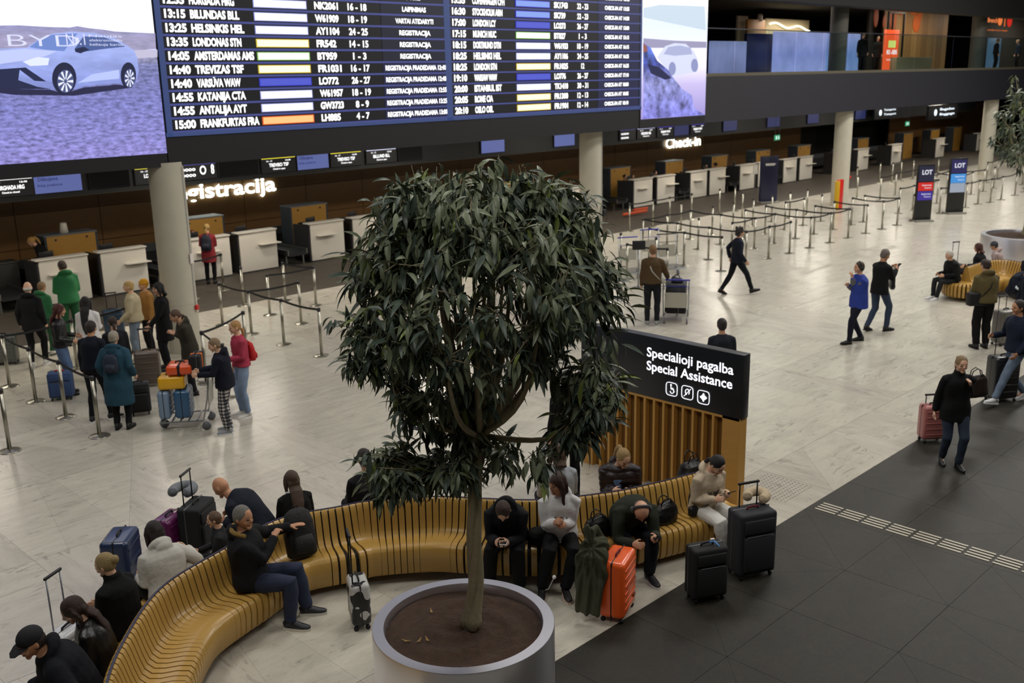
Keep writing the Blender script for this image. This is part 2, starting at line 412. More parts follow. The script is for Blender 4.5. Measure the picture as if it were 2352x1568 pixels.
    for k in (0, 1):
        S, E, W = SH[k], mids[k], hands[k]; sx = -1 if k == 0 else 1; g = .012*(bk-1)*4+1
        We = E.lerp(W, .97 if not bare else .05); sb = bk**.8
        j.loft([N+rt*sx*.045-dn*.055, S-rt*sx*.040-dn*.010, S+rt*sx*.002-dn*.024, S.lerp(E, .4), E, E.lerp(We, .5), We], [.050*sb, .058*sb, .064*sb, .061*sb, .055*sb, .050*sb, .042*sb], None, fw, 12)
    if hood:
        arc = [N+rt*(.115*math.cos(a))*(1)-fw*(.105*math.sin(a)+.01)+dn*(-.015+.05*math.sin(a)) for a in [PI*i/8 for i in range(9)]]
        j.loft(arc, [.024, .036, .044, .050, .052, .050, .044, .036, .024], None, dn, 10)
        if hood != 'small': j.ell(N-fw*.115-dn*.05, (.10, .045, .085), None, 12, 8)
    jm = cloth(top, kind)
    post = quilt(.010, .085) if kind == 'puffer' else wrinkle(.0050 if bk < 1.2 else .0062, 24, h*5+lean)
    organic(j, jname, jm, root, v2, 6 if near is True else 3, post)
    if fur:
        fm = MB(); arc = [N+rt*(.125*math.cos(a))-fw*(.12*math.sin(a)-.01)+dn*(.01+.045*math.sin(a)) for a in ([PI*(i-1)/8 for i in range(11)] if not lining else [PI*(.22+.56*i/8) for i in range(9)])]
        fm.loft(arc, .022 if not lining else .03, None, dn, 12); organic(fm, 'fur_trim', mat('fur_'+fur, fur, .95, bump=1., bscale=150, var=.3, vscale=60), root, v3, 0, wrinkle(.006, 90, 1.))
    # hair
    if hair and hair[0] != 'bald':
        st, col = hair[0], hair[1]; hm = MB(); g = lambda x, y, z: Hc+Mh @ Vector((x, y, z))
        if st in ('fringe',): hm.ell(g(0, -.026, -.022), (.0825, .082, .055), Mh, 16, 10)
        elif st in ('beanie', 'cap', 'hoodup'):
            hm.ell(g(0, -.022, .0), (.082, .092, .085), Mh, 16, 12)
        else:
            vol = 1.05 if st in ('long', 'bob', 'curly') else 1.0
            hm.ell(g(0, -.014, .022), (.0845*vol, .103*vol, .105*vol), Mh, 20, 14)
            if st == 'short': hm.ell(g(0, -.045, -.02), (.076, .06, .07), Mh, 14, 10)
            if st == 'curly': 
                for i in range(26):
                    a = i*2.4; z = .02+.1*math.sin(i*.9); hm.ell(g(.07*math.cos(a), -.02+.085*min(math.sin(a), .55), z), (.032, .032, .032), None, 8, 6)
            if st in ('long', 'bob'):
                L = hair[2] if len(hair) > 2 else (.34 if st == 'long' else .10)
                back = -fw; z = Vector((0, 0, -1)); bdir = -dn
                p0, p1, p2 = g(0, -.045, .05), g(0, -.075, -.03), g(0, -.078, -.085); pts = [p0, p1, p2]; 
                base = N-fw*.115-dn*.03; pts.append(p2.lerp(base, .6)+back*.02) 
                if L > .12: pts += [base-dn*(L*.35)+back*.012, base-dn*(L*.7)+back*.015, base-dn*L+back*.01]
                n = len(pts); hm.loft(pts, [.070, .082, .082, .085, .082, .070, .035][:n], [.055, .045, .040, .036, .032, .028, .014][:n], Mh @ Vector((1, 0, 0)), 14)
                for sx in (-1, 1):
                    fall = hair[3] if len(hair) > 3 else .10
                    hm.loft([g(sx*.055, .01, .06), g(sx*.080, .010, .0), g(sx*.082, .0, -.07), g(sx*.084, -.005, -.07)+Vector((0, 0, -fall))], [.022, .026, .026, .014], [.035, .034, .032, .016], Mh @ Vector((0, 1, 0)), 8)
            if st == 'pony': hm.loft([g(0, -.09, .055), g(0, -.135, .05), g(0, -.155, -.02), g(0, -.15, -.12), g(0, -.14, -.19)], [.02, .034, .036, .028, .010], None, (1, 0, 0), 10)
            if st == 'lowpony': hm.loft([g(0, -.085, -.03), g(0, -.12, -.06), g(0, -.125, -.14), g(0, -.11, -.24)], [.02, .030, .028, .012], None, (1, 0, 0), 10)
            if st == 'bun': hm.ell(g(0, -.118, .03), (.046, .040, .044), Mh, 12, 9); 
        hmat = mat('hair_'+col, col, .5, bump=.8, bscale=60, var=.35, vscale=26, stretch=(3.2, 3.2, .7))
        organic(hm, 'hair', hmat, root, v3, 2, wrinkle(.0022, 60, 2.))
        if st in ('beanie', 'cap', 'hoodup'):
            cc = hair[2]; cm = MB()
            if st == 'beanie':
                cm.ell(g(0, -.012, .040), (.089, .104, .098), Mh, 20, 14); cm.loft([g(0, -.012, .018), g(0, -.012, .058)], .094, .108, Mh @ Vector((1, 0, 0)), 20, cap=0)
                cm.build('beanie', mat('knit_'+cc, cc, .95, bump=.8, bscale=90), root, True)
            elif st == 'cap':
                cm.ell(g(0, -.010, .038), (.088, .104, .092), Mh, 22, 14, fn=lambda u, p: (p[0], p[1], max(p[2], -.012)))
                co = cm.build('cap', mat('cap_'+cc, cc, .85, bump=.2), root, True)
                vm = MB(); vm.prism([(-.075, .05), (-.07, .10), (-.045, .155), (0, .175), (.045, .155), (.07, .10), (.075, .05)], .020, .027, lambda a, c_, d: g(a, c_, d-.25*max(c_-.09, 0)))
                vm.build('visor', MATS['cap_'+cc], co)
            else:
                cm.ell(g(0, -.03, .02), (.105, .115, .125), Mh, 20, 14); organic(cm, 'hood', cloth(cc), root, v2, 2, wrinkle(.004))
    root['_'] = 0; del root['_']
    Mw = Matrix.Translation((at[0], at[1], z0)) @ Matrix.Rotation(R_(face)-PI/2, 4, 'Z') @ Matrix.Scale(s, 4)
    d = dict(root=root, Mw=Mw, face=face, s=s, P=P, N=N, dn=dn, fw=fw, rt=rt, Hc=Hc, Mh=Mh, hands=hands, mids=mids, SH=SH, sp=sp, feet=AN, KN=KN)
    ALLP.append(d); return d
def plaid():
    if 'plaid' in MATS: return MATS['plaid']
    m = bpy.data.materials.new('plaid'); m.use_nodes = True; nt = m.node_tree; b = nt.nodes['Principled BSDF']; b.inputs['Roughness'].default_value = .9
    tc = nt.nodes.new('ShaderNodeTexCoord'); sx = nt.nodes.new('ShaderNodeSeparateXYZ'); nt.links.new(tc.outputs['Object'], sx.inputs[0])
    ad = nt.nodes.new('ShaderNodeMath'); ad.operation = 'ADD'; nt.links.new(sx.outputs[0], ad.inputs[0]); nt.links.new(sx.outputs[1], ad.inputs[1])
    def band(src):
        a = nt.nodes.new('ShaderNodeMath'); a.operation = 'MULTIPLY'; a.inputs[1].default_value = 16; nt.links.new(src, a.inputs[0])
        f = nt.nodes.new('ShaderNodeMath'); f.operation = 'FRACT'; nt.links.new(a.outputs[0], f.inputs[0])
        g = nt.nodes.new('ShaderNodeMath'); g.operation = 'GREATER_THAN'; g.inputs[1].default_value = .5; nt.links.new(f.outputs[0], g.inputs[0]); return g.outputs[0]
    s = nt.nodes.new('ShaderNodeMath'); s.operation = 'ADD'; nt.links.new(band(ad.outputs[0]), s.inputs[0]); nt.links.new(band(sx.outputs[2]), s.inputs[1])
    h = nt.nodes.new('ShaderNodeMath'); h.operation = 'MULTIPLY'; h.inputs[1].default_value = .5; nt.links.new(s.outputs[0], h.inputs[0])
    cr = nt.nodes.new('ShaderNodeValToRGB'); cr.color_ramp.elements[0].color = hexc('#15161c'); cr.color_ramp.elements[1].color = hexc('#b9b4ac')
    e = cr.color_ramp.elements.new(.5); e.color = hexc('#55545a'); nt.links.new(h.outputs[0], cr.inputs[0]); nt.links.new(cr.outputs[0], b.inputs['Base Color'])
    MATS['plaid'] = m; return m

# ------------------------------------------------------------------ luggage and carried things
def suitcase(label, at, rz, w=.42, d=.26, h=.62, col='#1a1a1c', kind='hard', handle=0., hcol='#16161a', z=0., trim=None, group=None, tilt=0, corner=None, wheels=True, ribs=6, name='suitcase', flat=False, bands=None):
    root = thing(name, label, 'suitcase', (at[0], at[1], z), rz, group)
    if tilt: root.rotation_euler = (tilt[0], tilt[1], rz) if isinstance(tilt, tuple) else (tilt, 0, rz)
    g = .055 if wheels else .012
    sm = mat('case_'+kind+col, col, .32 if kind == 'hard' else .8, bump=.05 if kind == 'hard' else .3, bscale=30 if kind == 'hard' else 160, coat=.3 if kind == 'hard' else 0)
    dk = mat('case_dark', '#0f0f11', .5); mt = mat('case_metal', '#b9bcc2', .25, metal=1)
    b = MB(); b.rbox((0, 0, g+h/2), (w, d, h), corner or (.05 if kind == 'hard' else .035), seg=4)
    sh = b.build('shell', sm, root, auto=50)
    r = MB()
    if kind == 'hard':
        for i in range(ribs):
            zz = g+h*(.16+.68*i/max(ribs-1, 1))
            for sy in (-1, 1): r.rbox((0, sy*(d/2+.001), zz), (w*.80, .010, h*.045), .004)
        r.build('rib', sm, root, auto=50)
        zp = MB(); zp.rbox((0, 0, g+h/2), (w+.006, .016, h+.006), (corner or .05), seg=4); zp.build('zipper', dk, root, auto=50)
    else:
        r.rbox((0, -d/2-.014, g+h*.36), (w*.82, .035, h*.56), .014); r.rbox((0, -d/2-.010, g+h*.80), (w*.82, .026, h*.22), .012)
        r.build('pocket', sm, root, auto=50)
        zp = MB(); zp.rbox((0, d*.12, g+h/2), (w+.008, .014, h+.008), .035, seg=4); zp.rbox((0, -d/2-.030, g+h*.655), (w*.7, .006, .010), .003)
        zp.build('zipper', mat('zip', '#6a6c72', .4, metal=.6), root, auto=50)
    hd = MB(); hd.loft([(-.07, 0, g+h-.005), (-.065, 0, g+h+.022), (0, 0, g+h+.030), (.065, 0, g+h+.022), (.07, 0, g+h-.005)], .009, .013, (0, 1, 0), 8)
    hd.build('carry_handle', mat('ch_'+(trim or '#0f0f11'), trim or '#0f0f11', .6), root, True)
    if bands:
        bb = MB(); bb.rbox((0, 0, g+h*.5), (w*.14, d+.018, h+.014), .03, seg=3); bb.build('strap', mat('strap_'+bands, bands, .8), root, auto=50)
    if handle:
        t = MB(); top = g+h+handle
        for sx in (-1, 1): t.cyl((sx*w*.24, d*.32, g+h-.05), (sx*w*.24, d*.32, top), .008, n=8)
        tr = t.build('telescopic_handle', mat('tel_'+hcol, hcol, .35, metal=.5), root, True)
        gq = MB(); gq.rbox((0, d*.32, top+.01), (w*.48+.05, .028, .030), .012); gq.build('grip', dk, tr, auto=50)
    if wheels:
        wb = MB(); wb.cyl((-.012, 0, 0), (.012, 0, 0), .025, n=12); wm = wb.mesh('wheel', dk, True)
        for sx in (-1, 1):
            for sy in (-1, 1):
                o = bpy.data.objects.new('wheel', wm); C.objects.link(o); o.parent = root; o.location = (sx*(w/2-.045), sy*(d/2-.04), .025)
    return root
def backpack(label, Mw, w=.28, d=.16, h=.42, col='#14161e', cat='backpack', straps=True):
    """Mw places it: local y = out of the back, z up"""
    root = bpy.data.objects.new('backpack', None); C.objects.link(root); tag(root, label, cat); root.matrix_world = Mw
    m = mat('pack_'+col, col, .75, bump=.4, bscale=50)
    b = MB(); b.loft([(0, d/2, 0), (0, d/2, .02), (0, d/2, h*.35), (0, d/2, h*.7), (0, d/2, h*.92), (0, d*.42, h)], [w*.42, w*.48, w*.5, w*.48, w*.38, w*.2], [d*.45, d*.5, d*.52, d*.48, d*.36, d*.18], (1, 0, 0), 16, cap=.2, sup=.7)
    b.build('bag', m, root, True)
    p = MB(); p.loft([(0, d*.98, h*.10), (0, d*1.02, h*.28), (0, d*.95, h*.46)], [w*.34, w*.36, w*.30], [.035, .04, .02], (1, 0, 0), 14, sup=.7); p.build('front_pocket', m, root, True)
    s = MB(); s.loft([(-.03, d*.35, h-.01), (-.025, d*.35, h+.03), (.025, d*.35, h+.03), (.03, d*.35, h-.01)], .006, None, (0, 1, 0), 8); s.build('grab_loop', m, root, True)
    if straps:
        for sx in (-1, 1):
            q = MB(); q.loft([(sx*.07, .01, h*.95), (sx*.09, -.08, h*1.05), (sx*.10, -.20, h*.9), (sx*.11, -.24, h*.6), (sx*.12, -.12, h*.25), (sx*.11, 0, h*.12)], .022, .006, (1, 0, 0), 8); q.build('shoulder_strap', m, root, True)
    return root
def on_back(p, dz=0.02, back=.135):
    c = p['sp'](dz)-p['fw']*back; M = Matrix.Identity(4)
    for i in range(3): M[i][0] = -p['rt'][i]; M[i][1] = -p['fw'][i]; M[i][2] = p['dn'][i]
    M.translation = c; return p['Mw'] @ M
def wpt(p, v): return p['Mw'] @ Vector(v)
def phone(label, p, k, up=.35, col='#101114', glowc=None, white=False):
    W = p['hands'][k]; E = p['mids'][k]; d = (W-E).normalized(); c = wpt(p, W+d*.10+Vector((0, 0, .012)))
    root = thing('phone', label, 'phone', c, R_(p['face'])-PI/2); root.rotation_euler = (R_(-90+up*90), 0, R_(p['face'])-PI/2)
    b = MB(); b.rbox((0, 0, 0), (.075, .009, .155), .004); b.build('case', mat('phone'+col, col, .3), root, auto=40)
    s = MB(); s.box((0, -.0052, 0), (.066, .001, .140)); s.build('screen', glow('phone_screen', glowc or '#5f7690', .6) if glowc else mat('phone_glass', '#08090b', .1), root)
    return root
def soft_bag(label, at, rz, z, dims=(.4, .2, .26), col='#101012', name='handbag', cat='bag', handles=True, group=None, kind='leather'):
    root = thing(name, label, cat, (at[0], at[1], z), rz, group); w, d, h = dims
    b = MB(); b.loft([(0, 0, .0), (0, 0, h*.12), (0, 0, h*.5), (.01, 0, h*.82), (0, 0, h)], [w*.42, w*.5, w*.49, w*.42, w*.30], [d*.42, d*.5, d*.48, d*.34, d*.12], (1, 0, 0), 16, cap=.05, sup=.75)
    organic(b, 'bag', cloth(col, kind), root, .011, 2, wrinkle(.006, 34, w*9))
    if handles:
        q = MB()
        for sy in (-1, 1): q.loft([(-w*.22, sy*d*.12, h*.9), (-w*.16, sy*d*.2, h*1.2), (0, sy*d*.24, h*1.32), (w*.16, sy*d*.2, h*1.2), (w*.22, sy*d*.12, h*.9)], .008, None, (0, 1, 0), 8)
        q.build('handle', cloth(col, kind), root, True)
    return root
def strap_over(label, p, col='#101012', left=True, bag=None, bagd=(.22, .08, .16), nm='crossbody_bag', front=False, w=.02):
    """crossbody strap hugging the torso and its bag, one top-level thing"""
    root = bpy.data.objects.new(nm, None); C.objects.link(root); tag(root, label, 'bag'); root.matrix_world = p['Mw'].copy()
    sx = -1 if left else 1; rt, fw, dn = p['rt'], p['fw'], p['dn']; pts = []
    for i in range(17):
        a = 2*PI*i/16; t = .25+.225*math.cos(a)-.02; c = p['sp'](max(t, .02)); k = math.cos(a)
        rr = (.205, .162)
        x = sx*(.10*k if k > 0 else .19*k)+sx*0; side = math.sin(a)
        pts.append(c+rt*(x)+fw*(side*rr[1]*(.9 if k > .6 else 1)))
    s = MB(); s.loft(pts, w, .005, (0, 0, 1), 8); s.build('strap', mat('strap'+col, col, .7), root, True)
    b = MB(); o = p['sp'](.02)+rt*(-sx*.19)+(fw*.06 if front else -fw*.02); b.rbox(o, bagd, .03); b.build('bag', mat('cb'+col, col, .6, bump=.2), root, auto=50)
    return root
# ------------------------------------------------------------------ floor slabs
def stone(name, base, dark, stretch, seed, light=True):
    m = bpy.data.materials.new(name); m.use_nodes = True; nt = m.node_tree; b = nt.nodes['Principled BSDF']; L = nt.links
    geo = nt.nodes.new('ShaderNodeNewGeometry'); mp = nt.nodes.new('ShaderNodeMapping'); mp.inputs['Scale'].default_value = stretch; mp.inputs['Location'].default_value = (seed, seed*2, 0)
    L.new(geo.outputs['Position'], mp.inputs[0])
    def noise(sc_, det, dist=0, src=None, rough=.55):
        n = nt.nodes.new('ShaderNodeTexNoise'); n.inputs['Scale'].default_value = sc_; n.inputs['Detail'].default_value = det; n.inputs['Distortion'].default_value = dist; n.inputs['Roughness'].default_value = rough
        L.new(src or mp.outputs[0], n.inputs['Vector']); return n.outputs['Fac']
    def ramp(src, stops):
        r = nt.nodes.new('ShaderNodeValToRGB'); els = r.color_ramp.elements
        while len(els) < len(stops): els.new(.5)
        for e, (p, c) in zip(els, stops): e.position = p; e.color = c if len(c) == 4 else tuple(c)+(1,)
        L.new(src, r.inputs[0]); return r.outputs[0]
    def mix(f, a, c, kind='MIX'):
        x = nt.nodes.new('ShaderNodeMix'); x.data_type = 'RGBA'; x.blend_type = kind
        for i, v in ((0, f), (6, a), (7, c)):
            if hasattr(v, 'is_linked') or hasattr(v, 'links'): L.new(v, x.inputs[i])
            else: x.inputs[i].default_value = v
        return x.outputs[2]
    oi = nt.nodes.new('ShaderNodeObjectInfo')
    B = hexc(base); D = hexc(dark)
    if light:
        c0 = ramp(noise(1.1, 6, .6), [(.28, tuple(x*.86 for x in B[:3])), (.5, B[:3]), (.75, tuple(min(1, x*1.10) for x in B[:3]))])
        streak = ramp(noise(1.7, 9, 1.3, None, .68), [(.55, (0, 0, 0)), (.60, (.40, .40, .40)), (.70, (1, 1, 1))])
        patch = ramp(noise(.55, 3, .3), [(.40, (0, 0, 0)), (.60, (1, 1, 1))])
        f = mix(1.0, streak, patch, 'MULTIPLY')
        c1 = mix(f, c0, tuple(x*.60+y*.40 for x, y in zip(D, B))[:3]+(1,))
        vein = ramp(noise(3.3, 8, 2.2, None, .7), [(.485, (0, 0, 0)), (.5, (.45, .45, .45)), (.515, (0, 0, 0))])
        c2 = mix(vein, c1, tuple(x*.5+y*.5 for x, y in zip(D, B))[:3]+(1,))
        rgh = .26
    else:
        c0 = ramp(noise(2.2, 8, .8, None, .65), [(.3, tuple(x*.82 for x in B[:3])), (.55, B[:3]), (.8, tuple(x*1.25 for x in B[:3]))])
        vein = ramp(noise(3., 9, 2.5, None, .72), [(.49, (0, 0, 0)), (.5, (.35, .35, .35)), (.51, (0, 0, 0))])
        c2 = mix(vein, c0, D); rgh = .58
    hs = nt.nodes.new('ShaderNodeHueSaturation'); mr = nt.nodes.new('ShaderNodeMapRange'); mr.inputs['To Min'].default_value = .93 if light else .90; mr.inputs['To Max'].default_value = 1.06
    L.new(oi.outputs['Random'], mr.inputs[0]); L.new(mr.outputs[0], hs.inputs['Value']); L.new(c2, hs.inputs['Color']); L.new(hs.outputs[0], b.inputs['Base Color'])
    b.inputs['Roughness'].default_value = rgh; b.inputs['Specular IOR Level'].default_value = .5 if light else .28
    return m
marbleA = stone('pale_stone', '#bdb8aa', '#32362f', (1.3, 5.0, 1), 0)
marbleB = stone('pale_stone_cross', '#bab4a7', '#3a3c34', (5.0, 1.3, 1), 13)
darkst = stone('dark_stone', '#2b2822', '#524f3e', (1, 1, 1), 5, False)
greyst = stone('grey_stone', '#4a443c', '#625b52', (1, 1, 1), 9, False)
fm = MB(); fm.box((40, 15, -.06), (160, 90, .10)); floor = struct(fm.build('floor', mat('grout', '#6f6b62', .8)))
def slab_poly(poly, mi, z=0.0, th=.010, gap=.0022):
    cx = sum(p[0] for p in poly)/len(poly); cy = sum(p[1] for p in poly)/len(poly); q = []
    for x, y in poly:
        l = math.hypot(x-cx, y-cy) or 1; k = 1-gap*1.4/l; q.append((cx+(x-cx)*k, cy+(y-cy)*k))
    return q
YD = 5.756
slabs = []
def split(poly, how):
    a, b, c, d = poly   # ccw rectangle
    if how == 1: return [[a, b, c], [a, c, d]]
    if how == 2: return [[a, b, d], [b, c, d]]
    if how == 3:
        m1 = (a[0]+(b[0]-a[0])*.35, a[1]); m2 = (d[0]+(c[0]-d[0])*.8, d[1]); return [[a, m1, m2, d], [m1, b, c, m2]]
    return [poly]
def visible(cx, cy):
    v = np.array([cx, cy, -CAMZ]); z = v @ AF
    if z < 2: return False, 0
    X = 1176+FOC*(v @ AR)/z; Y = 784-FOC*(v @ AU)/z
    return (-350 < X < 2700 and -100 < Y < 1900), z
rs = random.Random(3)
x = 3.61-1.16*8; 
for ix in range(70):
    x0, x1 = 3.61+1.16*(ix-6), 3.61+1.16*(ix-5)
    for iy in range(-1, 12):
        y0 = YD+.0 if iy == -1 and False else None
    for y0, y1 in [(YD, 6.87), (6.87, 9.27), (9.27, 11.67), (11.67, 14.07), (14.07, 16.47), (16.47, 18.87), (18.87, 20.6), (20.6, 22.3)]:
        ok, z = visible((x0+x1)/2, (y0+y1)/2)
        if ok:
            for p in split([(x0, y0), (x1, y0), (x1, y1), (x0, y1)], rs.choice([0, 0, 0, 0, 1, 2, 3])): slabs.append((z, p, rs.choice([0, 0, 1])))
    for y0, y1 in [(22.3, 24.3), (24.3, 26.6), (26.6, 29.5)]:
        ok, z = visible((x0+x1)/2, (y0+y1)/2)
        if ok: slabs.append((z, [(x0, y0), (x1, y0), (x1, y1), (x0, y1)], 3))
for ix in range(-3, 30):
    x0, x1 = 7.42+1.18*(ix-3), 7.42+1.18*(ix-2)
    for iy in range(7):
        y1 = YD-1.15*iy; y0 = y1-1.15
        ok, z = visible((x0+x1)/2, (y0+y1)/2)
        if ok:
            for p in split([(x0, y0), (x1, y0), (x1, y1), (x0, y1)], rs.choice([0, 0, 1, 1, 2, 3]) if (ix, iy) != (3, 0) else 1): slabs.append((z, p, 2))
slabs.sort(key=lambda t: t[0]); smats = [marbleA, marbleB, darkst, greyst]
rest = MB()
for k, (z, p, mi) in enumerate(slabs):
    q = slab_poly(p, mi)
    if k < 300:
        m = MB(); m.prism(q, -.010, 0, lambda a, b, d: (a, b, d)); m.build('slab', smats[mi], floor)
    else: rest.prism(q, -.010, 0, lambda a, b, d: (a, b, d), mi)
if rest.v: rest.build('slab_field', smats, floor, kind='stuff')
# tactile guide strip: raised metal bars
steel = mat('brushed_steel', '#9a9a98', .38, metal=1.0, bump=.03, bscale=200)
ts = thing('tactile_strip', 'raised pale guide strip of short bars crossing the dark stone floor', 'guide strip', (11.18, 5.7, 0))
tb = MB(); tb.rbox((0, 0, .0035), (.032, .275, .007), .003); tbm = tb.mesh('guide_bar', mat('guide_bar', '#b9b2a0', .5))
for k in range(13):
    for j in range(4):
        o = bpy.data.objects.new('guide_bar', tbm); C.objects.link(o); o.parent = ts; o.location = ((j-1.5)*.072, -.17-k*.312, 0)
td = MB()
for i in range(12):
    for j in range(12): td.loft([(11.0+i*.06, 6.05+j*.06, 0), (11.0+i*.06, 6.05+j*.06, .006)], [.014, .008], None, (1, 0, 0), 6, cap=0)
o = td.build('tactile_studs', mat('stud', '#8f8b82', .45)); tag(o, 'square field of small warning studs on pale floor beside the sign wall', 'floor studs'); o['kind'] = 'stuff'
# ------------------------------------------------------------------ deck, fascia, ceiling
dark = mat('dark_panel', '#23232b', .55, bump=.02); dark2 = mat('black_panel', '#131316', .6)
FY = 19.15
m = MB(); m.box((40, FY+.06, (3.84+5.30)/2), (140, .12, 1.46)); struct(m.build('trim_1', dark))
m = MB(); m.box((45, 33, 4.6), (130, 27.6, 1.36)); struct(m.build('trim_2', mat('deck_under', '#17171a', .7)))
m = MB(); m.box((45, 33, 5.295), (130, 27.5, .03)); struct(m.build('trim_3', mat('deck_floor', '#9a9282', .3, var=.08)))
m = MB(); m.box((45, 34.5, 9.3), (150, 30, .4)); m.box((74, 19.6, 8.5), (92, .6, 1.4)); struct(m.build('ceiling', mat('upper_ceiling', '#0d0d0f', .8)))
m = MB(); m.box((20, 3, 13.4), (110, 46, .3)); struct(m.build('ceiling_atrium', mat('atrium_ceiling', '#9c9a94', .8)))
m = MB(); m.box((45, 46.5, 7), (140, .3, 6)); struct(m.build('wall_upper', mat('upper_wall', '#2c2a27', .8)))
m = MB(); m.box((-18, 10, 6), (.3, 60, 14)); struct(m.build('wall_left', mat('hall_wall', '#55524c', .8)))
m = MB(); m.box((20, -20, 6), (110, .3, 14)); struct(m.build('wall_back', mat('hall_wall', '#55524c', .8)))
m = MB(); m.box((86, 15, 5), (.3, 70, 12)); struct(m.build('wall_far', mat('far_wall', '#1d1c1c', .8)))
# wood wall under the deck: panels
wood = mat('wall_wood', '#7a5830', .45, var=.18, vscale=2.2, stretch=(1, 1, 6), bump=.03)
wl = MB(); wl.box((20, 29.62, 1.95), (70, .1, 3.9)); wall = struct(wl.build('wall_checkin', mat('wall_core', '#1a120a', .8)))
pm = MB(); pm.box((0, 0, 0), (2.38, .03, .96)); pmm = pm.mesh('wall_panel', wood)
for i in range(26):
    for j in range(4):
        if 1 or i: o = bpy.data.objects.new('wall_panel', pmm); C.objects.link(o); o.parent = wall; o.location = (-8+2.4*i, 29.55, .49+.98*j)
o = MB(); o.box((60, 29.7, 1.95), (10, .1, 3.9)); struct(o.build('wall_dark', mat('void', '#070708', .9)))
wf = MB(); wf.box((71, 28.9, 1.9), (16, .1, 3.8)); wfar = struct(wf.build('wall_end', mat('wall_core', '#1a120a', .8)))
for i in range(7):
    for j in range(3): o = bpy.data.objects.new('wall_panel', pmm); C.objects.link(o); o.parent = wfar; o.location = (64.2+2.4*i, 28.83, .49+.98*j)
# ------------------------------------------------------------------ columns
conc = mat('concrete', '#bab5a4', .75, var=.10, vscale=3, bump=.12, bscale=30)
names = ['round concrete column with a red call point, behind the queue at left', 'round concrete column beside the tree, with a hanging cable loop', 'round concrete column standing in the rope lanes, red post at its left', 'round concrete column farthest right by the dark wall']
for k, xx in enumerate((9.52, 23.2, 39.0, 54.8)):
    c = thing('column', names[k], 'column', (xx, 19.27 if k == 0 else 19.75, 0))
    b = MB(); b.lathe([(.345, 0), (.345, 1.0), (.340, 1.003), (.340, 1.012), (.345, 1.015), (.345, 3.9)], n=40); b.build('shaft', conc, c, auto=50)
    if k < 2:
        q = MB(); a = 2*PI*.845 if k == 0 else 2*PI*.80; cx, cy = .352*math.cos(a), .352*math.sin(a); q.box((cx, cy, 2.35), (.022, .022, 2.9)); q.build('conduit', mat('conduit', '#bfc0bd', .4, metal=.4), c)
    if k == 0:
        q = MB(); q.rbox((cx*1.05, cy*1.08, .93), (.10, .05, .10), .01, a+PI/2); q.build('call_point', mat('red', '#c41c18', .4), c)
        q = MB(); q.box((cx*1.05, cy*1.05, 1.95), (.13, .012, .2), a+PI/2); q.build('notice', mat('notice', '#e6dcd8', .5), c)
        q = MB(); q.cyl((cx*1.05, cy*1.05, .85), (cx*1.12, cy*1.12, .85), .02, n=10); q.build('call_button', mat('white_p', '#eeeeee', .4), c)
    if k == 2:
        q = MB(); q.rbox((.30, -.28, 1.15), (.10, .06, .10), .01, .7); q.build('call_point', mat('red', '#c41c18', .4), c)
    if k == 1:
        q = MB(); q.loft([(.16+.16*math.cos(t)*1.0, -.365, 1.35+.34*math.sin(t)) for t in np.linspace(.3, 2*PI+.2, 22)], .008, None, (0, 1, 0), 6); q.build('cable_loop', mat('rubber', '#141414', .6), c, True)
        q = MB(); q.rbox((.20, -.36, 1.40), (.13, .07, .2), .02); q.build('charger_box', mat('rubber', '#141414', .6), c, auto=40)
m = MB()
for xx in (39.0, 54.8):
    u = thing('column', 'dark upper level column %s' % ('left of the orange graffiti wall' if xx < 50 else 'right of the timber wall'), 'column', (py(1925 if xx < 50 else 2246, 100, 20.4)[0], 20.4, 5.3)); b = MB(); b.cyl((0, 0, 0), (0, 0, 3.9), .35, n=32); b.build('shaft', mat('dark_conc', '#4d4a42', .7), u, auto=50)
# ------------------------------------------------------------------ glass railing
glass = bpy.data.materials.new('railing_glass'); glass.use_nodes = True; nt = glass.node_tree; nt.nodes.clear()
out = nt.nodes.new('ShaderNodeOutputMaterial'); mx = nt.nodes.new('ShaderNodeMixShader'); tr = nt.nodes.new('ShaderNodeBsdfTransparent'); gl = nt.nodes.new('ShaderNodeBsdfGlossy'); fr_ = nt.nodes.new('ShaderNodeFresnel')
tr.inputs[0].default_value = (.80, .88, .90, 1); gl.inputs[1].default_value = .02; fr_.inputs[0].default_value = 1.5
bf = nt.nodes.new('ShaderNodeNewGeometry'); im = nt.nodes.new('ShaderNodeMath'); im.operation = 'SUBTRACT'; im.inputs[0].default_value = 1; nt.links.new(bf.outputs['Backfacing'], im.inputs[1]); fm2 = nt.nodes.new('ShaderNodeMath'); fm2.operation = 'MULTIPLY'; nt.links.new(im.outputs[0], fm2.inputs[0])
nt.links.new(fr_.outputs[0], fm2.inputs[1]); nt.links.new(fm2.outputs[0], mx.inputs[0]); nt.links.new(tr.outputs[0], mx.inputs[1]); nt.links.new(gl.outputs[0], mx.inputs[2]); nt.links.new(mx.outputs[0], out.inputs[0])
rl = thing('glass_railing', 'long clear glass balustrade along the upper level edge', 'railing', (28, FY+.1, 5.3))
gp = MB(); gp.box((0, 0, .75), (1.94, .018, 1.5)); gpm = gp.mesh('glass_pane', glass)
for k in range(19):
    o = bpy.data.objects.new('glass_pane', gpm); C.objects.link(o); o.parent = rl; o.location = (1.0+2*k, 0, 0)
h = MB(); h.box((19, 0, 1.51), (38, .03, .03)); h.build('top_rail', mat('rail_steel', '#5c5c66', .35, metal=.7), rl)
h = MB(); h.box((19, -.02, .05), (38, .05, .10)); h.build('shoe_rail', mat('shoe_rail', '#5a5546', .6), rl)
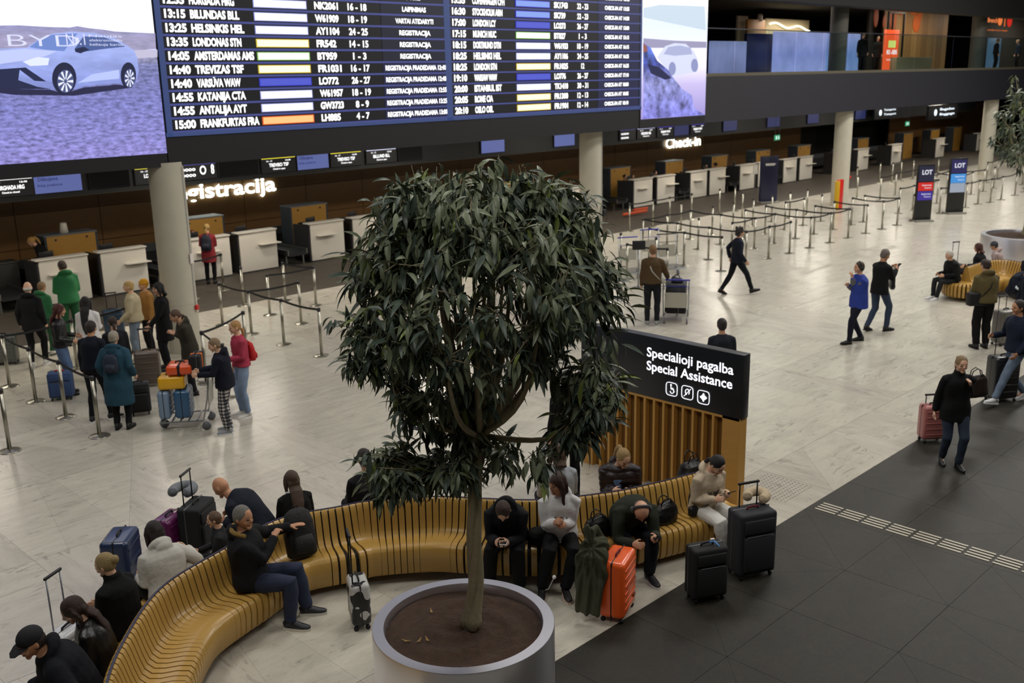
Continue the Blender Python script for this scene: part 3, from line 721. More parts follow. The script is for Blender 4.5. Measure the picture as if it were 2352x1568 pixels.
# ------------------------------------------------------------------ video wall
BY = 19.0
W3 = lambda a, b, d=0.0: (a, BY-.002-d, b)
vw = thing('departure_board', 'huge black overhead departure board with blue ruled rows of flights', 'departure board', (9.47, BY, 3.83))
def P3(p, z=0): return tuple(p)
class Loc:   # build in world coordinates, store relative to a thing
    def __init__(s, t): s.t = t
    def fix(s, mb):
        l = s.t.location; mb.v = [(v[0]-l[0], v[1]-l[1], v[2]-l[2]) for v in mb.v]; return mb
def wbuild(mb, name, mats, t, **k): return Loc(t).fix(mb).build(name, mats, t, **k)
ink = mat('board_black', '#121218', .35); blue = glow('board_blue', '#4a5f9c', .55); blue2 = glow('rule_blue', '#4d559c', .75); white = glow('led_white', '#ffffff', 1.7); slate = glow('board_slate', '#262c48', .35); indigo = glow('board_indigo', '#2a2f5e', .5)
m = MB(); m.box((17.0, BY+.07, 8.3), (15.1, .13, 8.94)); wbuild(m, 'housing', mat('board_frame', '#17171c', .5), vw)
m = MB(); m.box((17.06, BY-.0, 8.55), (15.1, .02, 8.3)); wbuild(m, 'display', glow('board_dim', '#11121c', .5), vw)
RB = 4.485; RP = .2625
r = MB()
for k in range(32):
    z = RB+RP*k
    r.box((13.2, BY-.014, z), (7.36, .01, .042)); r.box((20.75, BY-.014, z), (7.6, .01, .036))
wbuild(r, 'row_rule', blue2, vw)
r = MB(); r.box((17.05, BY-.016, 4.435), (15.16, .012, .075)); r.box((9.55, BY-.016, 8.55), (.12, .012, 8.3)); r.box((16.95, BY-.016, 8.55), (.20, .012, 8.3)); r.box((24.58, BY-.016, 8.55), (.07, .012, 8.3))
wbuild(r, 'border', blue, vw)
for k in range(14):
    z = RB+RP*(k+.5)
    sp_ = MB(); sp_.box((15.93, BY-.014, z), (1.98, .008, RP*(.74 if k < 5 else .86))); wbuild(sp_, 'status_cell', indigo if k < 5 else slate, vw)
    sp_ = MB(); sp_.box((23.55, BY-.013, z), (1.85, .006, RP*.88)); wbuild(sp_, 'status_cell', indigo, vw)
VW = lambda a, b, d=0: (a-9.47, -.022-d, b-3.83)
textgroup('board', 'flight_lettering', white, vw)
LR = [('15:00', 'FRANKFURTAS FRA', 'o', 'LH885', '4 - 7', 'REGISTRACIJA PRADEDAMA 13:00'), ('14:55', 'ANTALIJA AYT', 'w', 'GW3723', '8 - 9', 'REGISTRACIJA PRADEDAMA 13:25'),
      ('14:55', 'KATANIJA CTA', 'w', 'W61957', '18 - 19', 'REGISTRACIJA PRADEDAMA 12:55'), ('14:40', 'VARŠUVA WAW', 'b', 'LO772', '26 - 27', 'REGISTRACIJA PRADEDAMA 12:40'),
      ('14:40', 'TREVIZAS TSF', 'y', 'FR1031', '16 - 17', 'REGISTRACIJA PRADEDAMA 12:40'), ('14:05', 'AMSTERDAMAS AMS', 'g', 'BT959', '1 - 3', 'REGISTRACIJA'),
      ('13:35', 'LONDONAS STN', 'y', 'FR542', '14 - 15', 'REGISTRACIJA'), ('13:25', 'HELSINKIS HEL', 'w', 'AY1104', '24 - 25', 'REGISTRACIJA'),
      ('13:15', 'BILUNDAS BLL', 'w', 'W61909', '18 - 19', 'VARTAI ATIDARYTI'), ('12:55', 'HURGADA HRG', 'w', 'NK2061', '16 - 18', 'LAIPINIMAS'), ('12:40', 'RYGA RIX', 'g', 'BT342', '1 - 3', 'IŠVYKO')]
RR = [('20:10', 'OSLO OSL', 'y', 'FR1901', '12 - 14'), ('20:05', 'ROME CIA', 'y', 'FR1300', '12 - 13'), ('20:00', 'ISTANBUL IST', 'w', 'TK1410', '30 - 31'), ('19:10', 'WARSAW WAW', 'b', 'LO776', '26 - 27'),
      ('18:25', 'LONDON STN', 'y', 'FR1025', '12'), ('18:25', 'HELSINKI HEL', 'w', 'AY1106', '24 - 25'), ('18:15', 'DORTMUND DTM', 'w', 'W61933', '18 - 19'), ('17:15', 'MUNICH MUC', 'g', 'BT827', '1 - 3'),
      ('17:00', 'LONDON LCY', 'b', 'LO273', '26 - 27'), ('16:30', 'STOCKHOLM ARN', 's', 'SK739', '22 - 23'), ('15:55', 'COPENHAGEN CPH', 's', 'SK1743', '22 - 23'), ('15:45', 'RIGA RIX', 'g', 'BT344', '1 - 3')]
AIR = {'w': ('#ffffff', 1.6), 'o': ('#ffb97a', 1.25), 'b': ('#5560d8', .9), 'y': ('#fff3c4', 1.5), 'g': ('#f2ffe6', 1.5), 's': ('#8ba8f5', .95)}
EDG = {'w': '#b9bfff', 'o': '#ff6a20', 'b': '#3a3fd0', 'y': '#e8c840', 'g': '#86c860', 's': '#3a30e0'}
for side_, rows in ((0, LR), (1, RR)):
    for k, rw in enumerate(rows):
        z = RB+RP*k+.065; zc = RB+RP*(k+.5)
        X = (9.68, 10.22, 11.66, 13.14, 14.03, 15.93) if side_ == 0 else (17.12, 17.80, 19.33, 20.78, 21.70, 23.45)
        wid = (.44, None, 1.27, .62, .52) if side_ == 0 else (.44, None, 1.28, .55, .46)
        text('board', rw[0], VW, .150, X[0], z, wid[0], bold=.042)
        nm_ = rw[1].replace('Š', 'S')
        if nm_ != rw[1]: text('board', 'v', VW, .035, X[1]+.36, z+.165, .06, bold=.02)
        text('board', nm_, VW, .150, X[1], z, min(len(nm_)*(.090 if side_ == 0 else .080), 1.36 if side_ == 0 else 1.3), bold=.042)
        a, s_ = AIR[rw[2]]
        m = MB(); m.box((X[2]+wid[2]/2, BY-.018, zc), (wid[2]+.03, .006, .170)); wbuild(m, 'airline_tag_edge', glow('edge_'+rw[2], EDG[rw[2]], .8), vw)
        m = MB(); m.box((X[2]+wid[2]/2, BY-.022, zc), (wid[2]-.02, .006, .135)); wbuild(m, 'airline_tag', glow('tag_'+rw[2], a, s_), vw)
        if rw[2] in 'bs': text('board', 'LOT' if rw[2] == 'b' else 'SAS', VW, .075, X[2]+wid[2]*.35, zc-.035, None, bold=.02)
        text('board', rw[3], VW, .14, X[3], z, wid[3]*len(rw[3])/6, bold=.042)
        text('board', rw[4], VW, .14, X[4]+.25, z, wid[4]*len(rw[4])/7, align='C', bold=.03)
        if side_ == 0: text('board', rw[5], VW, .105, X[5], z+.015, {12: .95}.get(len(rw[5]), min(len(rw[5])*.072, 1.86)), align='C', bold=.03)
        else: text('board', 'CHECK-IN AT %s' % ['18:10', '18:05', '18:00', '17:10', '16:25', '16:25', '16:15', '15:15', '15:00', '14:30', '13:55', '13:45'][k], VW, .10, X[5], z+.015, 1.10, align='C', bold=.035)
# the two advertising screens
def screen_part(t, name, pts, material, d, to3):
    m = MB(); m.prism(pts, d, d+.003, to3); return wbuild(m, name, material, t)
def adgrad(name, stops, z0, z1, s=1.0, noisy=None):
    if name in MATS: return MATS[name]
    m = bpy.data.materials.new(name); m.use_nodes = True; nt = m.node_tree; b = nt.nodes['Principled BSDF']; b.inputs['Base Color'].default_value = (.01, .01, .01, 1)
    tc = nt.nodes.new('ShaderNodeNewGeometry'); sx = nt.nodes.new('ShaderNodeSeparateXYZ'); nt.links.new(tc.outputs['Position'], sx.inputs[0])
    mr = nt.nodes.new('ShaderNodeMapRange'); mr.inputs[1].default_value = z0; mr.inputs[2].default_value = z1; nt.links.new(sx.outputs[2], mr.inputs[0]); src = mr.outputs[0]
    cr = nt.nodes.new('ShaderNodeValToRGB'); els = cr.color_ramp.elements
    while len(els) < len(stops): els.new(.5)
    for e, (p, c) in zip(els, stops): e.position = p; e.color = hexc(c)
    nt.links.new(src, cr.inputs[0]); colr = cr.outputs[0]
    if noisy:
        sc1, stretch_, lo, hi = noisy
        mp = nt.nodes.new('ShaderNodeMapping'); mp.inputs['Scale'].default_value = stretch_; nt.links.new(tc.outputs['Position'], mp.inputs[0])
        n = nt.nodes.new('ShaderNodeTexNoise'); n.inputs['Scale'].default_value = sc1; n.inputs['Detail'].default_value = 5; n.inputs['Roughness'].default_value = .65; nt.links.new(mp.outputs[0], n.inputs['Vector'])
        m2 = nt.nodes.new('ShaderNodeMapRange'); m2.inputs[1].default_value = .32; m2.inputs[2].default_value = .68; m2.inputs[3].default_value = lo; m2.inputs[4].default_value = hi; nt.links.new(n.outputs['Fac'], m2.inputs[0])
        x = nt.nodes.new('ShaderNodeMix'); x.data_type = 'RGBA'; x.blend_type = 'MULTIPLY'; x.inputs[0].default_value = 1; nt.links.new(colr, x.inputs[6]); nt.links.new(m2.outputs[0], x.inputs[7]); colr = x.outputs[2]
    nt.links.new(colr, b.inputs['Emission Color']); b.inputs['Emission Strength'].default_value = s
    MATS[name] = m; return m
ls = thing('video_screen', 'giant lit advertising screen of a pale blue car on cobbles, left of the board', 'video screen', (5.2, BY, 3.9))
m = MB(); m.box((5.2, BY+.07, 8.3), (8.54, .13, 8.95)); wbuild(m, 'housing', mat('board_frame', '#17171c', .5), ls)
bmz = lambda x, y: py(x, y, BY)
D3 = lambda a, b, d: (a, BY-d, b)
A = lambda pts: [py(p[0]/2.936, p[1]/2.936, BY) for p in pts]
screen_part(ls, 'sky_picture', [(1.0, 5.9), (9.45, 5.9), (9.45, 12.7), (1.0, 12.7)], adgrad('ad_sky', [(0, '#c8d0ff'), (.25, '#f4f6ff'), (1, '#ffffff')], 6.0, 7.5, 1.35), .002, D3)
screen_part(ls, 'cobble_picture', [(1.0, 4.09), (9.45, 4.09), (9.45, 6.05), (1.0, 6.05)], adgrad('ad_cob', [(0, '#8e88cc'), (.5, '#7c7ec0'), (.85, '#7478a8'), (1, '#b9b4cc')], 4.09, 6.05, 1.0, (3.0, (2.2, 1, 6.5), .42, 1.7)), .004, D3)
screen_part(ls, 'haze_picture', A([(-500, 420), (0, 400), (900, 335), (1060, 335), (1060, 385), (900, 395), (0, 470), (-500, 500)]), glow('ad_haze', '#c9c4de', 1.0), .006, D3)
screen_part(ls, 'mountain_picture', A([(-500, 160), (0, 172), (120, 170), (330, 182), (470, 185), (520, 176), (600, 190), (700, 200), (770, 212), (1045, 225), (1050, 330), (900, 340), (0, 420), (-500, 420)]), adgrad('ad_mt', [(0, '#a9a4c8'), (.5, '#8f92c8'), (1, '#7786d8')], 6.25, 6.95, .95, (3, (1, 1, 4), .8, 1.2)), .008, D3)
CAR = [(-60, 330), (180, 322), (262, 262), (340, 228), (480, 213), (640, 222), (760, 250), (830, 292), (900, 338), (922, 385), (935, 480), (905, 575), (820, 560), (560, 582), (500, 600), (340, 600), (230, 585), (100, 572), (-60, 565)]
screen_part(ls, 'car_picture', A(CAR), adgrad('ad_car', [(0, '#8d9ae0'), (.45, '#a3b2f0'), (.75, '#acbaf4'), (1, '#d0d8ff')], 5.4, 6.8, 1.0, (1.3, (1, 1, 3), .8, 1.2)), .012, D3)
screen_part(ls, 'hood_picture', A([(-60, 345), (170, 330), (380, 345), (300, 380), (150, 410), (-60, 440)]), glow('ad_hood', '#c2ccff', 1.05), .016, D3)
screen_part(ls, 'window_picture', A([(195, 318), (270, 262), (345, 235), (520, 225), (470, 290), (430, 345), (300, 335)]), glow('ad_win', '#7f9ce8', .8), .018, D3)
screen_part(ls, 'window_picture', A([(500, 330), (560, 245), (700, 252), (790, 285), (840, 315), (700, 330), (560, 350)]), glow('ad_win2', '#5c74b8', .7), .018, D3)
screen_part(ls, 'grille_picture', A([(-60, 470), (170, 455), (310, 550), (230, 545), (130, 470), (120, 540), (250, 585), (340, 600), (100, 600), (-60, 590)]), glow('ad_grille', '#2c3560', .6), .018, D3)
screen_part(ls, 'lamp_picture', A([(150, 415), (250, 385), (330, 392), (320, 440), (200, 445)]), glow('ad_lamp', '#dfe6ff', 1.1), .020, D3)
screen_part(ls, 'side_picture', A([(520, 560), (620, 500), (800, 470), (800, 530), (640, 545)]), glow('ad_side', '#bccbff', 1.0), .016, D3)
def disc(cx, cy, rx, ry, n=22): return [(cx+rx*math.cos(2*PI*k/n), cy-ry*math.sin(2*PI*k/n)) for k in range(n)]
for cx, cy, rx, ry in ((430, 520, 82, 108), (862, 500, 52, 88)):
    screen_part(ls, 'tyre_picture', A(disc(cx, cy+8, rx, ry)), glow('ad_tyre', '#2a3058', .55), .020, D3)
    screen_part(ls, 'rim_picture', A(disc(cx+8, cy+28, rx*.68, ry*.72)), glow('ad_rim', '#5a659c', .7), .023, D3)
    for k in range(9):
        a = 2*PI*k/9; u = lambda r_, da: (cx+8+rx*.66*r_*math.cos(a+da), cy+28-ry*.70*r_*math.sin(a+da))
        screen_part(ls, 'spoke_picture', A([u(.2, -.2), u(.95, -.14), u(.95, .14), u(.2, .2)]), glow('ad_spoke', '#e8ecff', 1.1), .026, D3)
screen_part(ls, 'mirror_picture', A([(500, 330), (560, 315), (600, 335), (540, 360), (505, 350)]), glow('ad_grille', '#2c3560', .6), .022, D3)
screen_part(ls, 'shadow_picture', A([(-60, 590), (100, 600), (340, 605), (430, 632), (560, 590), (800, 570), (900, 590), (820, 600), (500, 645), (100, 640), (-60, 620)]), glow('ad_shadow', '#33345f', .6), .010, D3)
textgroup('ad', 'screen_lettering', glow('ad_text', '#dfe2ff', 1.05), ls)
LS = lambda a, b, d=0: (a-5.2, -.03-d, b-3.9)
a0 = py(18, 106, BY); a1 = py(140, 100, BY)
text('ad', 'BYD', LS, .20, a0[0], a0[1], 1.25, bold=-.012)
a2 = py(152, 103, BY); text('ad', 'Nr.1', LS, .20, a2[0], a2[1], .34, bold=0)
for i, s_ in enumerate(('Naujas', 'elektromobilis', 'keliauja kartu')): text('ad', s_, LS, .045, a2[0]+.42, a2[1]+.14-.075*i, .62, bold=0)
rsn = thing('video_screen', 'tall lit advertising screen with rock and faint white car, right of the board', 'video screen', (26.3, BY, 3.9))
m = MB(); m.box((26.3, BY+.07, 8.3), (3.42, .13, 8.95)); wbuild(m, 'housing', mat('board_frame', '#17171c', .5), rsn)
Bp = lambda pts: [py(780+p[0]/2.731, p[1]/2.731, BY) for p in pts]
screen_part(rsn, 'sky_picture', [(24.63, 4.1), (28.0, 4.1), (28.0, 12.7), (24.63, 12.7)], adgrad('ad2_sky', [(0, '#9a8fd0'), (.28, '#c5b9e8'), (.45, '#f3f0ff'), (.8, '#dfe9fa'), (1, '#ffffff')], 4.1, 7.6, 1.15), .002, D3)
screen_part(rsn, 'ridge_picture', Bp([(1905, 50), (2010, 30), (2290, 40), (2295, 190), (2100, 150), (1905, 110)]), glow('ad2_ridge', '#cfe0f0', 1.0), .004, D3)
screen_part(rsn, 'horizon_picture', Bp([(1905, 240), (2100, 255), (2300, 262), (2300, 300), (2100, 300), (1905, 300)]), glow('ad2_hor', '#a9a6c8', .9), .005, D3)
screen_part(rsn, 'car_picture', Bp([(1990, 360), (2040, 290), (2100, 270), (2170, 275), (2220, 320), (2245, 370), (2240, 450), (2090, 480), (2050, 440)]), glow('ad2_car', '#dfe4ff', 1.0), .007, D3)
screen_part(rsn, 'window_picture', Bp([(2030, 340), (2060, 295), (2130, 285), (2200, 300), (2210, 340), (2100, 350)]), glow('ad2_win', '#b9c0e8', .9), .009, D3)
for cx, cy in ((2085, 430), (2225, 410)): screen_part(rsn, 'tyre_picture', Bp(disc(cx, cy, 22, 42)), glow('ad2_ty', '#9fa6d8', .85), .010, D3)
screen_part(rsn, 'rock_picture', Bp([(1903, 270), (1950, 300), (1990, 380), (2060, 440), (2100, 500), (2150, 560), (2210, 600), (2220, 680), (2290, 720), (1903, 745)]), adgrad('ad2_rock', [(0, '#7f7fd8'), (.5, '#8f93d0'), (.75, '#3e4aa0'), (1, '#5b7ad8')], 4.1, 6.2, .95, (3.2, (1, 1, 1), .25, 1.9)), .008, D3)
screen_part(rsn, 'shade_picture', Bp([(1930, 400), (2000, 420), (2080, 490), (2040, 500), (1950, 460)]), glow('ad2_shade', '#252a60', .6), .012, D3)
screen_part(rsn, 'shrub_picture', Bp([(1903, 270), (1925, 290), (1930, 320), (1903, 330)]), glow('ad2_red', '#a8645a', .8), .012, D3)
# ------------------------------------------------------------------ hanging band of desk screens
SY = 26.6
bd = thing('screen_band', 'long black hanging bulkhead carrying the desk screens', 'bulkhead', (30, SY, 2.6))
m = MB(); m.box((28, SY+.15, 3.29), (86, .3, 1.26)); wbuild(m, 'casing', mat('band', '#191b20', .55), bd)
m = MB(); m.box((28, SY+.15, 2.65), (86, .34, .04)); wbuild(m, 'lower_edge', mat('band_edge', '#2a2922', .6), bd)
pale = glow('desk_pale', '#6f7cc0', .62); paleb = glow('desk_dim', '#3c4580', .42)
def dscreen(xa, xb, kind, lab, head='#ffffff', lines=None):
    t = thing('desk_screen', lab, 'screen', ((xa+xb)/2, SY-.03, 3.01), 0, 'screens above the desks'); w = xb-xa
    m = MB(); m.rbox((0, 0, 0), (w, .05, .50), .01); m.build('case', mat('scr_case', '#0c0d12', .4), t)
    if kind == 'pale': m = MB(); m.box((0, -.027, 0), (w*.96, .004, .46)); m.build('display', pale if xa < 30 else paleb, t)
    elif kind == 'off': m = MB(); m.box((0, -.027, 0), (w*.96, .004, .46)); m.build('display', mat('off_glass', '#0b0c12', .15), t)
    else:
        m = MB(); m.box((0, -.027, 0), (w*.96, .004, .46)); m.build('display', glow('desk_black', '#0a0b14', .5), t)
        m = MB(); m.box((0, -.031, .205), (w*.96, .004, .055)); m.build('header', glow('head'+head, head, 1.1), t)
    if lines:
        k = 'ds%d' % len(TG); textgroup(k, 'lettering', white if kind != 'pale' else glow('dtext', '#3c4a98', .4), t)
        f = lambda a, b, d=0: (a, -.034-d, b)
        for s_, h_, aa, bb, wd_, al_ in lines: text(k, s_, f, h_, aa, bb, wd_, align=al_, bold=.02)
    return t
def xat(px): return py(px, 300, SY)[0]
def xs(px, yy): return py(px, yy, SY)[0]
dl = lambda a, b: [(a, .10, 0, -.06, .68, 'C'), (b, .045, 0, -.15, .42, 'C'), ('14 - 17', .04, -.42, .09, .2, 'L'), ('12:45', .04, .42, .09, .18, 'R')]
pl = [('Dėkojame', .09, -.5, .08, .5, 'L'), ('Kitą prašome', .06, -.52, -.06, .62, 'L')]
dscreen(xs(-40, 400), xs(72, 400), 'on', 'lit desk screen reading HRG in white at the left picture edge', '#ffffff', dl('HURGHADA HRG', 'Check-in closed'))
dscreen(xs(74, 420), xs(187, 415), 'pale', 'pale lavender desk screen left of the first column', lines=pl)
dscreen(xs(200, 400), xs(296, 400), 'off', 'switched-off desk screen between lavender screen and first column')
dscreen(xs(305, 390), xs(402, 390), 'on', 'yellow-headed desk screen cut off by the first column', '#efe23c', dl('LONDON STN', 'Check-in open'))
dscreen(xs(408, 385), xs(494, 380), 'info', 'dark desk screen with baggage pictograms right of the first column', '#3a3a80', [('oooo', .11, -.5, .02, .42, 'L'), ('oooo', .11, -.5, -.14, .42, 'L'), ('O', .24, .05, -.10, .2, 'L'), ('8', .26, .40, -.1, .1, 'L')])
dscreen(xs(498, 380), xs(592, 370), 'off', 'switched-off desk screen above the lit letters')
dscreen(xs(597, 375), xs(677, 370), 'on', 'yellow-headed desk screen left of the pale screen, reading TREVISO', '#efe23c', dl('TREVISO TSF', 'Check-in open'))
dscreen(xs(679, 370), xs(753, 365), 'pale', 'pale lavender desk screen between two yellow-headed screens', lines=pl)
dscreen(xs(756, 365), xs(828, 360), 'on', 'yellow-headed desk screen right of the pale screen, reading TREVISO', '#efe23c', dl('TREVISO TSF', 'Check-in open'))
dscreen(xs(838, 355), xs(908, 350), 'on', 'white-headed desk screen reading BILLUND above the tree top', '#dfe2ff', dl('BILLUND BLL', 'Check-in open'))
dscreen(xs(912, 350), xs(968, 345), 'off', 'switched-off desk screen right of the white-headed one, over the tree')
dscreen(xs(1102, 330), xs(1157, 330), 'pale', 'pale blue desk screen above the tree top')
dscreen(xs(1270, 320), xs(1318, 318), 'pale', 'pale blue desk screen left of the green exit sign')
dscreen(xs(1421, 310), xs(1458, 308), 'info', 'desk screen with small pictograms right of the second column', '#3a3a80', [('oooo', .1, -.45, .0, .5, 'L'), ('oooo', .1, -.45, -.16, .5, 'L')])
dscreen(xs(1461, 305), xs(1502, 300), 'on', 'white-headed desk screen over the far desks', '#cfd4ff', dl('HELSINKI HEL', 'Check-in'))
dscreen(xs(1507, 300), xs(1545, 298), 'on', 'indigo-headed desk screen left of a pale one', '#3f30c8', dl('WARSAW WAW', 'Check-in open'))
dscreen(xs(1546, 300), xs(1580, 297), 'pale', 'small dim pale desk screen between two indigo-headed screens')
dscreen(xs(1584, 295), xs(1616, 292), 'on', 'indigo-headed desk screen right of the small pale one', '#3f30c8', dl('WARSAW WAW', 'Check-in open'))
for a, b, nm_ in ((1659, 1691, 'first'), (1760, 1789, 'second'), (1852, 1878, 'third'), (1936, 1958, 'fourth'), (1961, 1985, 'fifth')):
    dscreen(xs(a, 285), xs(b, 283), 'pale', '%s dim blue desk screen right of the tall advertising screen' % nm_)
# back-lit letters on the wood wall
WY = 29.52
t1 = thing('wall_lettering', 'glowing white word Registracija on the wood wall, top hidden by bulkhead', 'lettering', (15, WY, 2))
textgroup('reg', 'letters', glow('letter_glow', '#f4fff6', 4.2), t1)
f = lambda a, b, d=0: (a-15, -.06-d, b-2)
a, b = py(423, 451, WY); a2, b2 = py(632, 434, WY)
wz = py(430, 452, WY)[1]
text('reg', 'Registracija', f, .47, a-.85, 1.90, a2-a+.85, bold=.02)
t2 = thing('wall_lettering', 'glowing white word Check-in on the wood wall, top hidden by bulkhead', 'lettering', (40, WY, 2))
textgroup('chk', 'letters', glow('letter_glow', '#f4fff6', 4.2), t2)
f2 = lambda a, b, d=0: (a-40, -.06-d, b-2)
a, b = py(1527, 336, WY); a2, b2 = py(1607, 330, WY); text('chk', 'Check-in', f2, .47, a, 1.93, a2-a, bold=.02)
# exit signs
for i, (X, Yp, lab) in enumerate(((1348, 364, 'small green exit sign hanging left of the second column'), (1785, 316, 'small green exit sign hanging left of the third column'), (2084, 284, 'small green exit sign near the far white arrival sign'))):
    YY = 25.5; a, b = py(X, Yp, YY)
    e = thing('exit_sign', lab, 'exit sign', (a, YY, b)); m = MB(); m.box((0, 0, 0), (.46, .04, .24)); m.build('panel', glow('exit_green', '#3fae7c', .75), e)
    m = MB(); m.box((-.09, -.022, 0), (.12, .004, .15)); m.box((.1, -.022, .0), (.06, .004, .15)); m.box((.13, -.022, -.02), (.12, .004, .05)); m.build('pictogram', glow('exit_white', '#d8fff0', .9), e)
    m = MB(); [m.box((sx*.18, 0, (3.92-b)/2+.06), (.012, .012, 3.92-b-.12)) for sx in (-1, 1)]; m.build('hanger', mat('rail_steel', '#5c5c66', .35, metal=.7), e)
# ------------------------------------------------------------------ check-in desks
cwhite = mat('counter_white', '#e2ddd2', .45); cdark = mat('counter_dark', '#2b2c2d', .6); cwood = mat('cabinet_wood', '#ad8138', .5, var=.12, vscale=3, stretch=(1, 1, 5)); metal = steel
CY = 26.0
def counter(label, flip):
    t = thing('check_in_counter', label, 'counter', (0, 0, 0), 0, 'white check-in counters')
    W = 1.24
    m = MB(); m.rbox((W/2, 0, .60), (W, .06, 1.14), .02); m.build('front_panel', cwhite, t, auto=40)
    m = MB(); m.rbox((W/2-.03, .10, 1.185), (W+.10, .34, .045), .018); m.build('top', cwhite, t, auto=40)
    m = MB(); x0 = W*.18 if not flip else W*.52; m.rbox((x0+W*.24, -.12, .80), (W*.55, .22, .03), .01); m.build('shelf', cwhite, t, auto=40)
    for x_ in (-.02, W-.02): m = MB(); m.box((x_, .42, .56), (.06, .84, 1.12)); m.build('side_panel', cdark, t)
    m = MB(); m.box((W/2, .55, .74), (W, .60, .04)); m.build('desk_surface', mat('desk', '#55565a', .5), t)
    m = MB(); m.box((W/2, -.005, .02), (W, .06, .05)); m.build('plinth', cdark, t)
    m = MB(); m.rbox((W*.35, .60, 1.16), (.44, .03, .28), .01, .3); m.box((W*.35, .62, .9), (.05, .05, .3)); m.build('monitor', mat('mon', '#17181b', .4), t, auto=40)
    return t
CP = [(9.2, 'white check-in counter nearest the left, in front of the man in green'), (10.78, 'blank white check-in counter right of the one with the man in green'), (13.3, 'white check-in counter at which the woman in the red coat stands'), (14.85, 'white check-in counter just right of the woman in the red coat'),
      (17.3, 'white check-in counter left of the tree, beside the mesh office chair'), (18.9, 'white check-in counter behind the tree crown, left part'), (21.3, 'white check-in counter behind the middle of the tree crown'), (22.9, 'white check-in counter behind the right part of the tree crown'), (25.4, 'white check-in counter behind the right edge of the tree'),
      (29.45, 'white check-in counter just left of the second column')]
far = [33.3, 34.9, 37.35, 38.85, 41.35, 42.95, 45.3, 46.9, 51.0, 53.2, 57.4, 63.6, 70.2]
ords = ['first', 'second', 'third', 'fourth', 'fifth', 'sixth', 'seventh', 'eighth']
for i, xx in enumerate(far):
    CP.append((xx, ('%s white check-in counter to the right of the second column' % ords[i]) if i < 8 else ['white check-in counter just right of the third column', 'second white check-in counter right of the third column', 'white check-in counter between the dark doorway and far wood wall', 'white check-in counter left of the fourth column', 'white check-in counter right of the fourth column, behind second tree'][i-8]))
ca = counter(CP[0][1], False); cb = counter(CP[1][1], True); ca.location = (CP[0][0], CY, 0); cb.location = (CP[1][0], CY, 0)
for k, (xx, lab) in enumerate(CP[2:]): dup(cb if k % 2 else ca, (xx, CY, 0), 0, lab)
def cabinet(label):
    t = thing('storage_cabinet', label, 'cabinet', (0, 0, 0), 0, 'timber-fronted cabinets behind the desks')
    m = MB(); m.box((0, 0, .78), (1.3, .06, 1.56)); m.build('back_panel', cwood, t)
    for x_ in (-.68, .68): m = MB(); m.box((x_, .25, .78), (.06, .56, 1.56)); m.build('side_panel', mat('cab_side', '#363c44', .6), t)
    m = MB(); m.box((0, .25, 1.57), (1.42, .6, .03)); m.build('cabinet_top', mat('cab_top', '#6c7378', .4), t)
    for sx in (-1, 1): m = MB(); m.cyl((sx*.42, -.03, 1.45), (sx*.42, -.055, 1.45), .025, n=10); m.build('cable_port', cdark, t, True)
    return t
cab0 = cabinet('timber-fronted cabinet with a white cup on top, behind the first desk'); 
cabs = []
for px1, yy, lab in ((162, 540, None), (463, 500, 'timber-fronted cabinet behind the woman in the red coat'), (708, 475, 'timber-fronted cabinet with a mesh office chair before it'), (1180, 425, 'timber-fronted cabinet behind the tree crown'), (1424, 385, 'timber-fronted cabinet just right of the second column'),
                     (1548, 375, 'timber-fronted cabinet behind the seated desk agents'), (1652, 362, 'timber-fronted cabinet second from the agents'), (1752, 350, 'timber-fronted cabinet left of the blue totem'), (1846, 340, 'timber-fronted cabinet just left of the third column'),
                     (1982, 325, 'timber-fronted cabinet right of the third column'), (2086, 310, 'timber-fronted cabinet near the dark doorway'), (2148, 298, 'timber-fronted cabinet second from right in the far row'), (2200, 290, 'timber-fronted cabinet left of the fourth column')):
    xx = py(px1, yy, 27.4)[0]
    if lab is None: cab0.location = (xx, 27.4, 0); continue
    dup(cab0, (xx, 27.4, 0), 0, lab)
# conveyor behind the desks and side belts
cv = thing('baggage_conveyor', 'long low dark baggage conveyor along the foot of the wood wall', 'conveyor', (28, 28.7, 0))
m = MB(); m.box((0, 0, .45), (66, .9, .5)); m.build('belt_bed', mat('conv', '#1d1e20', .5), cv)
m = MB(); m.box((0, -.46, .78), (66, .05, .24)); m.build('side_guard', mat('guard', '#3d4145', .5), cv)
sc0 = thing('scale_conveyor', 'steel-edged scale conveyor', 'conveyor', (0, 0, 0), 0, 'short belts between the counters')
m = MB(); m.box((0, 1.0, .36), (.60, 2.4, .10)); m.build('belt', mat('conv', '#1d1e20', .5), sc0)
for x_ in (-.33, .33): m = MB(); m.box((x_, 1.0, .42), (.04, 2.4, .16)); m.build('side_rail', steel, sc0)
for sx in (-1, 1):
    for yy in (0, 2): m = MB(); m.box((sx*.3, yy, .16), (.05, .05, .32)); m.build('leg', steel, sc0)
sc0.location = (16.68, 26.0, 0); sc0['label'] = 'steel-edged scale belt between the red coat counter pair and the tree'
for xx, lab in ((12.65, 'steel-edged scale belt hidden partly by the first column'), (8.5, 'steel-edged scale belt at the left beside the counter of the man in green'), (20.7, 'steel-edged scale belt behind the tree'), (32.4, 'steel-edged scale belt just right of the second column'),
                (36.75, 'steel-edged scale belt between first and second counter pair right of column two'), (40.75, 'steel-edged scale belt left of the dark blue totem'), (44.8, 'steel-edged scale belt right of the dark blue totem')):
    dup(sc0, (xx, 26.1, 0), 0, lab)
